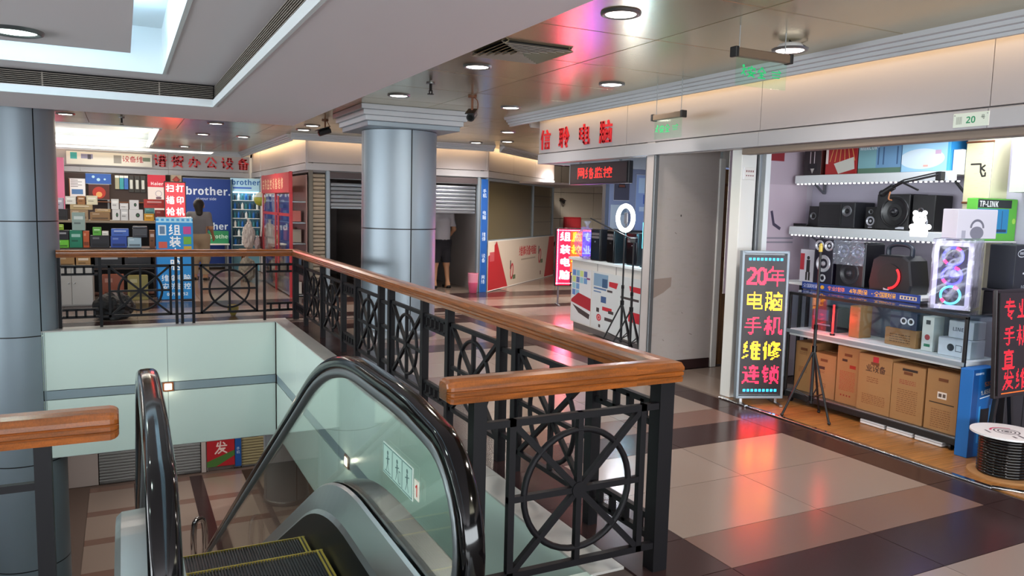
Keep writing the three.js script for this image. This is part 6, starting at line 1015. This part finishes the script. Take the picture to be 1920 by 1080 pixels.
goods('stack bottom tan carton at the middle of the second counter', -0.5, -0.19, 1.192, 1.33, -15.5, 0.2, 0x8a6a48, 2); goods('thin tan carton on the stack bottom carton', -0.42, -0.18, 1.334, 1.39, -15.5, 0.2, 0xa88a60, 1); goods('pale long carton at the left of the second counter', -0.8, -0.53, 1.192, 1.37, -15.5, 0.2, 0x9c8468, 2); goods('flat tan board carton on the pale long carton', -0.8, -0.46, 1.374, 1.46, -15.5, 0.2, 0xb09a72, 1);
goods('small brown carton on top of the flat tan one', -0.69, -0.57, 1.464, 1.61, -15.5, 0.14, 0x9a6a40, 1); goods('white box topmost left on the second counter', -0.87, -0.71, 1.464, 1.6, -15.5, 0.14, 0xdadad6, 1); goods('cream box topmost right of the brown carton', -0.55, -0.38, 1.464, 1.62, -15.5, 0.14, 0xd8d2b8, 1);
goods('black carton under the lilac box at the left end', -1.08, -0.84, 1.192, 1.375, -15.5, 0.18, 0x26242a, 2); goods('lilac grey box at the far left beside the pink partition', -1.06, -0.9, 1.379, 1.57, -15.5, 0.16, 0xaaa4b8, 1);
// front row
goods('black box with lime green label on the front counter left end', -0.96, -0.75, 0.802, 0.92, -13.9, 0.2, 0x6cc038, 2); goods('black box stacked on the lime green one', -0.96, -0.75, 0.924, 1.07, -13.9, 0.2, 0x1e1c22, 1); goods('small lime box tilted on the black box', -0.94, -0.83, 1.074, 1.16, -13.9, 0.12, 0x9ac03a, 1, 0.3);
goods('emerald green box on the front counter', -0.74, -0.565, 0.802, 1.07, -13.9, 0.18, 0x1e7a5c, 1); goods('tall grey green carton on the emerald box', -0.7, -0.52, 1.074, 1.35, -13.9, 0.16, 0x8fa39c, 1); goods('narrow orange box beside the emerald box', -0.555, -0.47, 0.802, 1.06, -13.9, 0.16, 0xb8552a, 2);
goods('black hard case with grey base on the front counter', -0.455, -0.19, 0.802, 0.99, -13.9, 0.2, 0x232228, 2); goods('small bright green box on the black hard case', -0.42, -0.3, 0.994, 1.12, -13.9, 0.12, 0x5aa83a, 1); goods('white paper packet between the green boxes', -0.29, -0.2, 0.994, 1.06, -13.9, 0.12, 0xd8d4c8, 1);
goods('royal blue box on the front counter', -0.17, 0.06, 0.802, 0.98, -13.9, 0.2, 0x2b4a9c, 2); goods('blue and white flat box on the royal blue box', -0.16, 0.09, 0.984, 1.1, -13.9, 0.18, 0x3f62b4, 1); goods('pale picture box at the right of the front counter', 0.07, 0.27, 0.802, 0.96, -13.9, 0.18, 0x9fb8c4, 2); goods('brown upright carton closing the front counter on the right', 0.39, 0.47, 0.802, 1.08, -13.9, 0.2, 0x7a4a2a, 1);
{ const o = thing('printer', 'dark office printer on the right of the front counter', 'printer', [0.255, 0.962, -13.9]); part(o, 'body', rbox(0.22, 0.15, 0.18, 0.01), mat(0x2e2d33, 0.4), [0, 0.076, 0]); part(o, 'paper_tray', rbox(0.17, 0.01, 0.1, 0.003), mat(0x55555c, 0.5), [0, 0.05, 0.11]); part(o, 'lid', rbox(0.21, 0.03, 0.17, 0.008), mat(0x4a4950, 0.35), [0, 0.168, 0]); }
goods('left kraft carton under the front counter', -0.9, -0.68, 0.484, 0.68, -13.9, 0.3, 0x9a7446, 2); goods('right kraft carton under the front counter', -0.66, -0.46, 0.484, 0.68, -13.9, 0.3, 0xa07a4c, 1); goods('red and green carton low in front of the dark counter', -0.3, 0.0, 0.002, 0.4, -13.45, 0.2, 0x8a4a34, 2); goods('olive carton beside the red and green carton', 0.05, 0.34, 0.002, 0.38, -13.45, 0.2, 0x8a8048, 2);
goods('black electronics carton in the counter shelf', -0.4, -0.02, 0.484, 0.7, -13.9, 0.3, 0x1b1a1e, 1); goods('dark speaker carton in the counter shelf right', 0.02, 0.4, 0.484, 0.7, -13.9, 0.3, 0x242226, 2);
{ const o = thing('white_cupboard', 'grey white low cupboard behind the left part of the far railing', 'cupboard', [-0.68, 0, -13.0]); part(o, 'body', rbox(0.56, 0.58, 0.34, 0.006), mat(0x9a9690, 0.35), [0, 0.29, 0]); for (const s of [-1, 1]) { const d = part(o, 'door', rbox(0.265, 0.54, 0.014, 0.004), mat(0xa09c96, 0.3), [s * 0.137, 0.29, 0.175]); part(d, 'knob', new THREE.SphereGeometry(0.012, 10, 8), M.steel, [-s * 0.1, 0.05, 0.014]); } }
{ // black bundle just behind the far railing
  const o = thing('black_bundle', 'large black covered bundle on the floor just behind the far railing', 'bundle', [-0.13, 0, -11.35]); const g = new THREE.IcosahedronGeometry(1, 5), p = g.attributes.position;
  for (let i = 0; i < p.count; i++) { const k = 1 + 0.16 * noise2(p.getX(i) * 2.2, p.getZ(i) * 2.2 + p.getY(i) * 1.7); p.setXYZ(i, p.getX(i) * k * 0.24, Math.max(-0.85, p.getY(i) * k) * 0.19, p.getZ(i) * k * 0.2); } g.computeVertexNormals(); part(o, 'cover', g, mat(0x141416, 0.55), [0, 0.162, 0]); part(o, 'cord', new THREE.TorusGeometry(0.19, 0.008, 6, 30).scale(1.1, 0.78, 1), M.steelDull, [0, 0.16, 0]);
  const q = thing('pot', 'small olive round pot on the floor under the far wheel panel', 'pot', [1.35, 0, -11.2]); part(q, 'bowl', lathe([[0, 0.004], [0.03, 0.004], [0.035, 0.02], [0.065, 0.06], [0.075, 0.11], [0.07, 0.15], [0.062, 0.155], [0.06, 0.13]], 24), mat(0x857a3a, 0.5)); part(q, 'soil', cyl(0.062, 0.01, 20), M.woodDark, [0, 0.138, 0]);
}
// blue sandwich board
{
  const o = thing('sandwich_board', 'bright blue sandwich board with white characters behind the far railing', 'signboard', [0.74, 0, -13.35], 0.04);
  const pr = print(260, 640, (x, w, h) => {
    x.fillStyle = '#1d86cc'; x.fillRect(0, 0, w, h); x.fillStyle = '#a6d8ee'; x.fillRect(0, 0, w, 40); x.fillStyle = '#3a9ad8'; for (let i = 0; i < 8; i++) x.fillRect(i * 36, 10, 20, 18);
    x.fillStyle = '#cfe0ea'; x.fillRect(14, 60, 56, 80); x.fillStyle = '#5a7a9a'; x.fillRect(24, 70, 36, 60); x.fillStyle = '#c85a4a'; x.fillRect(14, 190, 60, 50); x.fillStyle = '#8fb0a0'; x.fillRect(14, 250, 60, 40); x.fillStyle = '#b8408a'; x.fillRect(190, 70, 56, 60); x.fillStyle = '#6aa83a'; x.fillRect(190, 150, 56, 60); x.fillStyle = '#c8a83a'; x.fillRect(190, 225, 56, 50);
    write(x, '组装电脑', 92, 60, 76, '#f2f6fa', { dir: 'v', lw: 0.13, gap: 1.2 }); write(x, '维修电脑', 30, 450, 46, '#eaf2f8', { lw: 0.12 }); write(x, '安防监控', 30, 515, 46, '#eaf2f8', { lw: 0.12 }); x.fillStyle = '#eaf2f8'; x.font = 'bold 34px sans-serif'; x.fillText('0-79 8552', 60, 612);
  });
  part(o, 'front_board', rbox(0.54, 1.3, 0.02, 0.005), [M.blue, M.blue, M.blue, M.blue, pr, M.blue], [0, 0.66, 0.08], [-0.11, 0, 0]); part(o, 'rear_board', rbox(0.54, 1.3, 0.02, 0.005), M.blue, [0, 0.66, -0.08], [0.11, 0, 0]); part(o, 'hinge', cyl(0.012, 0.5, 10).rotateZ(Math.PI / 2), M.steel, [0, 1.305, 0]); part(o, 'foot', merge([-1, 1].flatMap((s) => [at(box(0.04, 0.03, 0.03), s * 0.24, 0.015, 0.155), at(box(0.04, 0.03, 0.03), s * 0.24, 0.015, -0.155)])), M.black);
}
{
  const tex = dotTex(32, 88, 8, (x) => { x.fillStyle = '#5a0a0c'; x.fillRect(0, 0, 32, 88); write(x, '扫描枪条', 2, 3, 12, '#ffd0c8', { dir: 'v', gap: 1.6, lw: 0.11 }); write(x, '打印机传', 18, 3, 12, '#ffd0c8', { dir: 'v', gap: 1.6, lw: 0.11 }); }, '#3a0608', 0.2);
  const o = thing('led_board', 'red LED board with two columns of pale characters above the blue sandwich board', 'LED sign', [0.86, 0, -15.12]);
  part(o, 'screen', box(0.32, 0.95, 0.012), [M.black, M.black, M.black, M.black, screen(tex, 5), M.black], [0, 1.41, 0.03]); part(o, 'case', rbox(0.36, 1.0, 0.05, 0.005), mat(0x3a1c18, 0.4), [0, 1.41, 0]); part(o, 'post', merge([at(box(0.04, 0.92, 0.04), -0.12, 0.46, 0), at(box(0.04, 0.92, 0.04), 0.12, 0.46, 0), at(box(0.34, 0.02, 0.3), 0, 0.01, 0)]), M.black);
  const l = new THREE.RectAreaLight(0xff3028, POWER.led * 2.5, 0.3, 0.9); l.name = 'board_light'; l.position.set(0, 1.41, 0.05); l.rotation.y = Math.PI; o.add(l);
}
rectLight(0xfff2e4, POWER.shop * 1.4, 3.0, 0.6, [0.2, 2.55, -17.2], [0.2, 0, -17.2], 'far_shop_light'); 
{ const o = thing('tube_light', 'ceiling tube light above the far shop floor', 'lamp', [0.2, 2.565, -17.2]); part(o, 'diffuser', rbox(3.0, 0.02, 0.5, 0.004), glow(0xfff2e4, 3)); part(o, 'rim', rbox(3.04, 0.014, 0.54, 0.004), M.plasticWhite, [0, 0.006, 0]); part(o, 'hanger', merge([rod([-1.3, 0, 0], [-1.3, 0.14, 0], 0.005, 6), rod([1.3, 0, 0], [1.3, 0.14, 0], 0.005, 6)]), M.steel); }

// ================= LOWER STOREY SHOPS =================
shutter('closed grey roller shutter on the lower floor', -0.6, 1.5, -18.9, -4.8, -1.71, mat(0x8c9296, 0.45, 0.3)); shutter('closed tan roller shutter on the lower floor right of the red banner', 2.42, 5.4, -18.9, -4.8, -1.71, mat(0x97906e, 0.5, 0.2));
{ const o = thing('lower_banner', 'red banner with white character and green foot between the lower shutters', 'banner', [1.95, -4.8, -18.86]); part(o, 'sheet', box(0.62, 1.9, 0.01), [M.red, M.red, M.red, M.red, print(186, 570, (x, w, h) => { x.fillStyle = '#b3202c'; x.fillRect(0, 0, w, h); write(x, '电脑发', 52, 165, 84, '#ead8d4', { dir: 'v', lw: 0.12, gap: 1.35 }); x.fillStyle = '#4a7a3a'; x.beginPath(); x.moveTo(0, h); x.lineTo(0, h - 40); x.lineTo(w, h - 110); x.lineTo(w, h - 70); x.lineTo(60, h); x.fill(); }), M.red], [0, 1.05, 0]); part(o, 'rod', cyl(0.012, 0.64, 8).rotateZ(Math.PI / 2), M.steel, [0, 2.0, 0]); part(o, 'leg', merge([at(box(0.02, 0.1, 0.02), -0.28, 0.05, 0), at(box(0.02, 0.1, 0.02), 0.28, 0.05, 0)]), M.steel);
  const b = thing('lower_sign', 'narrow blue vertical sign beside the lower red banner', 'sign', [2.34, -4.8, -18.86]); part(b, 'board', rbox(0.14, 2.4, 0.03, 0.004), [M.blue, M.blue, M.blue, M.blue, print(64, 1024, (x, w, h) => { x.fillStyle = '#1a56a4'; x.fillRect(0, 0, w, h); for (let g = 0; g < 5; g++) write(x, '手机', 16, 60 + g * 190, 32, '#cfe0f0', { dir: 'v', lw: 0.1, gap: 1.2 }); }), M.blue], [0, 1.25, 0]); part(b, 'edge', box(0.012, 2.4, 0.036), M.steelDull, [0.075, 1.25, 0]);
  slab('pier', 1.52, 1.62, -4.8, -1.58, -19, -18.85, M.plaster, structure('wall_lower_pier')); slab('header', -6, 8, -1.69, -1.58, -19, -18.78, M.fascia, structure('wall_lower_header')); slab('panel', -6, -0.62, -4.8, -1.7, -19, -18.9, M.plaster, structure('wall_lower_left')); slab('panel', 5.42, 8, -4.8, -1.7, -19, -18.9, M.plaster, structure('wall_lower_right')); slab('panel', 1.63, 2.41, -4.8, -1.7, -19, -18.92, M.plaster, structure('wall_lower_centre'));
}

// ================= PEOPLE =================
const V = (a) => new THREE.Vector3(...a);
function field(bones, k) {
  const B = bones.map(([a, b, ra, rb, sx = 1]) => ({ a: V(a), b: V(b), ra, rb, d: V(b).sub(V(a)), l: V(b).sub(V(a)).lengthSq() || 1e-9, sx }));
  const p = new THREE.Vector3(), q = new THREE.Vector3();
  return (x, y, z) => { let m = 1e3; for (const o of B) { p.set(x, y, z).sub(o.a); const t = Math.max(0, Math.min(1, p.dot(o.d) / o.l)); q.copy(o.d).multiplyScalar(t); p.sub(q); p.x /= o.sx; const e = (p.length() - (o.ra + (o.rb - o.ra) * t)) * Math.min(1, o.sx); const h = Math.max(k - Math.abs(m - e), 0) / k; m = Math.min(m, e) - h * h * k * 0.25; } return m; };
}
function skinMesh(f, c, half, N, clip) {
  const mc = new MarchingCubes(N, M.skin, false, false, 120000); mc.isolation = 0; const F = mc.field, g = new THREE.BufferGeometry(), P = [], E = 0.004;
  for (let k = 0; k < N; k++) for (let j = 0; j < N; j++) for (let i = 0; i < N; i++) {
    const x = c[0] + (i - N / 2) / (N / 2) * half, y = c[1] + (j - N / 2) / (N / 2) * half, z = c[2] + (k - N / 2) / (N / 2) * half;
    let d = f(x, y, z); if (clip) d = Math.max(d, clip(x, y, z)); F[k * N * N + j * N + i] = -d;
  }
  mc.update(); const n = mc.count, a = mc.positionArray, nn = [];
  for (let i = 0; i < n; i++) { const x = c[0] + a[i * 3] * half, y = c[1] + a[i * 3 + 1] * half, z = c[2] + a[i * 3 + 2] * half; P.push(x, y, z); const gx = f(x + E, y, z) - f(x - E, y, z), gy = f(x, y + E, z) - f(x, y - E, z), gz = f(x, y, z + E) - f(x, y, z - E), l = Math.hypot(gx, gy, gz) || 1; nn.push(gx / l, gy / l, gz / l); }
  g.setAttribute('position', new THREE.Float32BufferAttribute(P, 3)); g.setAttribute('normal', new THREE.Float32BufferAttribute(nn, 3)); return g;
}
function hand(o, wrist, dir, side) {                            // chains of finger bones from a palm
  const bones = [], W2 = V(wrist), D = V(dir).normalize(), S = new THREE.Vector3(side, 0, 0), P = W2.clone().addScaledVector(D, 0.085);
  bones.push([wrist, P.toArray(), 0.026, 0.03]);
  for (let i = 0; i < 4; i++) { const a = P.clone().addScaledVector(new THREE.Vector3(0, 0, 1), (i - 1.5) * 0.02), l = [0.07, 0.08, 0.076, 0.06][i], b = a.clone().addScaledVector(D, l * 0.55), c = b.clone().addScaledVector(D, l * 0.4).addScaledVector(S, -0.018); bones.push([a.toArray(), b.toArray(), 0.0095, 0.009], [b.toArray(), c.toArray(), 0.009, 0.0075]); }
  const t0 = W2.clone().addScaledVector(D, 0.03), t1 = t0.clone().add(new THREE.Vector3(-side * 0.012, -0.02, 0.05)), t2 = t1.clone().addScaledVector(D, 0.035); bones.push([t0.toArray(), t1.toArray(), 0.014, 0.011], [t1.toArray(), t2.toArray(), 0.011, 0.009]); return bones;
}
function person(label, pos, ry, J, shirt, lower, hairLong, lowerLen) {
  const o = thing('person', label, 'person', pos, ry); const head = J.head, neck = J.neck;
  const bones = [[[0, J.hip, 0], [0, J.waist, 0.0], 0.125, 0.11, 1.25], [[0, J.waist, 0], [0, J.chest, 0], 0.11, 0.125, 1.3], [[-J.sh, J.shY, 0], [J.sh, J.shY, 0], 0.055, 0.055], [[0, J.chest, 0], neck, 0.08, 0.05], [neck, [head[0], head[1] - 0.06, head[2]], 0.05, 0.055]];
  for (const s of [-1, 1]) { const L = s < 0 ? J.L : J.R; bones.push([[s * 0.095, J.hip, 0], L.knee, 0.088, 0.058], [L.knee, L.ankle, 0.058, 0.036], [L.ankle, [L.ankle[0], 0.03, L.ankle[2] + 0.04], 0.036, 0.03], [[L.ankle[0], 0.03, L.ankle[2] - 0.02], [L.ankle[0] * 1.08, 0.028, L.ankle[2] + 0.15], 0.03, 0.026], [[s * J.sh, J.shY, 0], L.elbow, 0.05, 0.038], [L.elbow, L.wrist, 0.038, 0.025]); }
  const f = field(bones, 0.05), body = skinMesh(f, [0, 0.85, 0], 0.95, 128);
  const hf = field([[[head[0], head[1] + 0.02, head[2] - 0.012], [head[0], head[1] + 0.02, head[2] + 0.012], 0.088, 0.085], [[head[0], head[1] - 0.03, head[2] + 0.02], [head[0], head[1] - 0.085, head[2] + 0.045], 0.07, 0.034], [[head[0], head[1] + 0.005, head[2] + 0.085], [head[0], head[1] - 0.03, head[2] + 0.108], 0.012, 0.015], [[head[0] - 0.03, head[1] - 0.065, head[2] + 0.086], [head[0] + 0.03, head[1] - 0.065, head[2] + 0.086], 0.008, 0.008], ...[-1, 1].map((s) => [[head[0] + s * 0.086, head[1] + 0.01, head[2]], [head[0] + s * 0.09, head[1] - 0.035, head[2]], 0.014, 0.011]), [[head[0], head[1] - 0.06, head[2] - 0.01], neck, 0.055, 0.052]], 0.03);
  const hg = skinMesh(hf, head, 0.17, 72); const geos = [body, hg];
  for (const s of [-1, 1]) { const L = s < 0 ? J.L : J.R, d = V(L.wrist).sub(V(L.elbow)); geos.push(skinMesh(field(hand(o, L.wrist, d.toArray(), s), 0.008), V(L.wrist).addScaledVector(d.normalize(), 0.08).toArray(), 0.13, 64)); }
  part(o, 'body', mergeGeometries(geos), M.skin);
  for (const s of [-1, 1]) part(o, 'eye', new THREE.SphereGeometry(0.009, 10, 8), M.black, [head[0] + s * 0.033, head[1] + 0.004, head[2] + 0.083]);
  const top = field(bones.filter((b, i) => i < 4 || (i - 5) % 6 === 4).map(([a, b, ra, rb, sx]) => [a, b, ra + 0.018, rb + 0.022, sx]), 0.06);
  part(o, 'shirt', skinMesh(top, [0, 1.15, 0], 0.6, 96, (x, y) => Math.max(J.hem - y, y - J.collar, Math.abs(x) > J.sh * 0.9 ? J.sleeve - y : -1)), shirt);
  const legs = field(bones.filter((b, i) => i === 0 || (i > 4 && ((i - 5) % 6 < (lowerLen < 0.4 ? 2 : 1)))).map(([a, b, ra, rb, sx]) => [a, b, ra + 0.018, rb + 0.03, sx]), 0.07);
  part(o, 'trousers', skinMesh(legs, [0, 0.6, 0], 0.62, 96, (x, y) => Math.max(lowerLen - y, y - J.hem - 0.05)), lower);
  const H = head, hb = [[[H[0], H[1] + 0.035, H[2] - 0.025], [H[0], H[1] + 0.03, H[2] + 0.01], 0.099, 0.094]]; if (hairLong) hb.push([[H[0], H[1], H[2] - 0.05], [H[0] - 0.03, H[1] - 0.17, H[2] - 0.085], 0.085, 0.06], [[H[0] - 0.03, H[1] - 0.17, H[2] - 0.085], [H[0] - 0.06, H[1] - 0.27, H[2] - 0.07], 0.06, 0.02]);
  part(o, 'hair', skinMesh(field(hb, 0.03), [H[0], H[1] - 0.08, H[2]], 0.32, 72, (x, y, z) => Math.min(z - H[2] - 0.05, H[1] + 0.05 - y) * 0 + Math.max(-1, (z - H[2] > 0.045 ? H[1] + 0.055 - y : -1))), M.hair);
  for (const s of [-1, 1]) { const L = s < 0 ? J.L : J.R; part(o, 'shoe', rbox(0.085, 0.055, 0.25, 0.02, 3), M.black, [L.ankle[0] * 1.04, 0.028, L.ankle[2] + 0.055]); }
  return o;
}
person('person in a grey short-sleeved top and beige trousers seen from behind before the blue banner', [1.36, 0, -16.4], Math.PI - 0.35, {
  hip: 0.84, waist: 1.02, chest: 1.2, shY: 1.29, sh: 0.155, neck: [0, 1.36, 0.0], head: [0.0, 1.48, 0.02], hem: 0.88, collar: 1.36, sleeve: 1.08,
  L: { knee: [-0.1, 0.45, 0.03], ankle: [-0.11, 0.08, -0.02], elbow: [-0.23, 1.05, -0.02], wrist: [-0.22, 0.88, 0.16] }, R: { knee: [0.1, 0.45, 0.02], ankle: [0.11, 0.08, 0.04], elbow: [0.22, 1.04, 0.0], wrist: [0.2, 0.86, 0.18] },
}, mat(0x74757a, 0.85), mat(0xa8977e, 0.85), true, 0.12);
person('person in a white T-shirt and dark shorts standing in the dark doorway under the shutter', [5.5, 0, -13.85], Math.PI + 0.1, {
  hip: 0.9, waist: 1.08, chest: 1.3, shY: 1.41, sh: 0.18, neck: [0, 1.48, 0.02], head: [0.0, 1.61, 0.06], hem: 0.9, collar: 1.48, sleeve: 1.2,
  L: { knee: [-0.12, 0.48, 0.02], ankle: [-0.14, 0.08, -0.02], elbow: [-0.27, 1.15, 0.0], wrist: [-0.22, 0.95, 0.16] }, R: { knee: [0.12, 0.48, 0.02], ankle: [0.14, 0.08, 0.0], elbow: [0.27, 1.15, 0.02], wrist: [0.24, 0.96, 0.18] },
}, mat(0xc4c2c6, 0.85), mat(0x26252b, 0.85), false, 0.5);

scene.traverse((o) => { if (o.isMesh) { o.castShadow = true; o.receiveShadow = true; } else if (o.isSpotLight || o.isPointLight) o.castShadow = true; });
renderer.render(scene, camera);
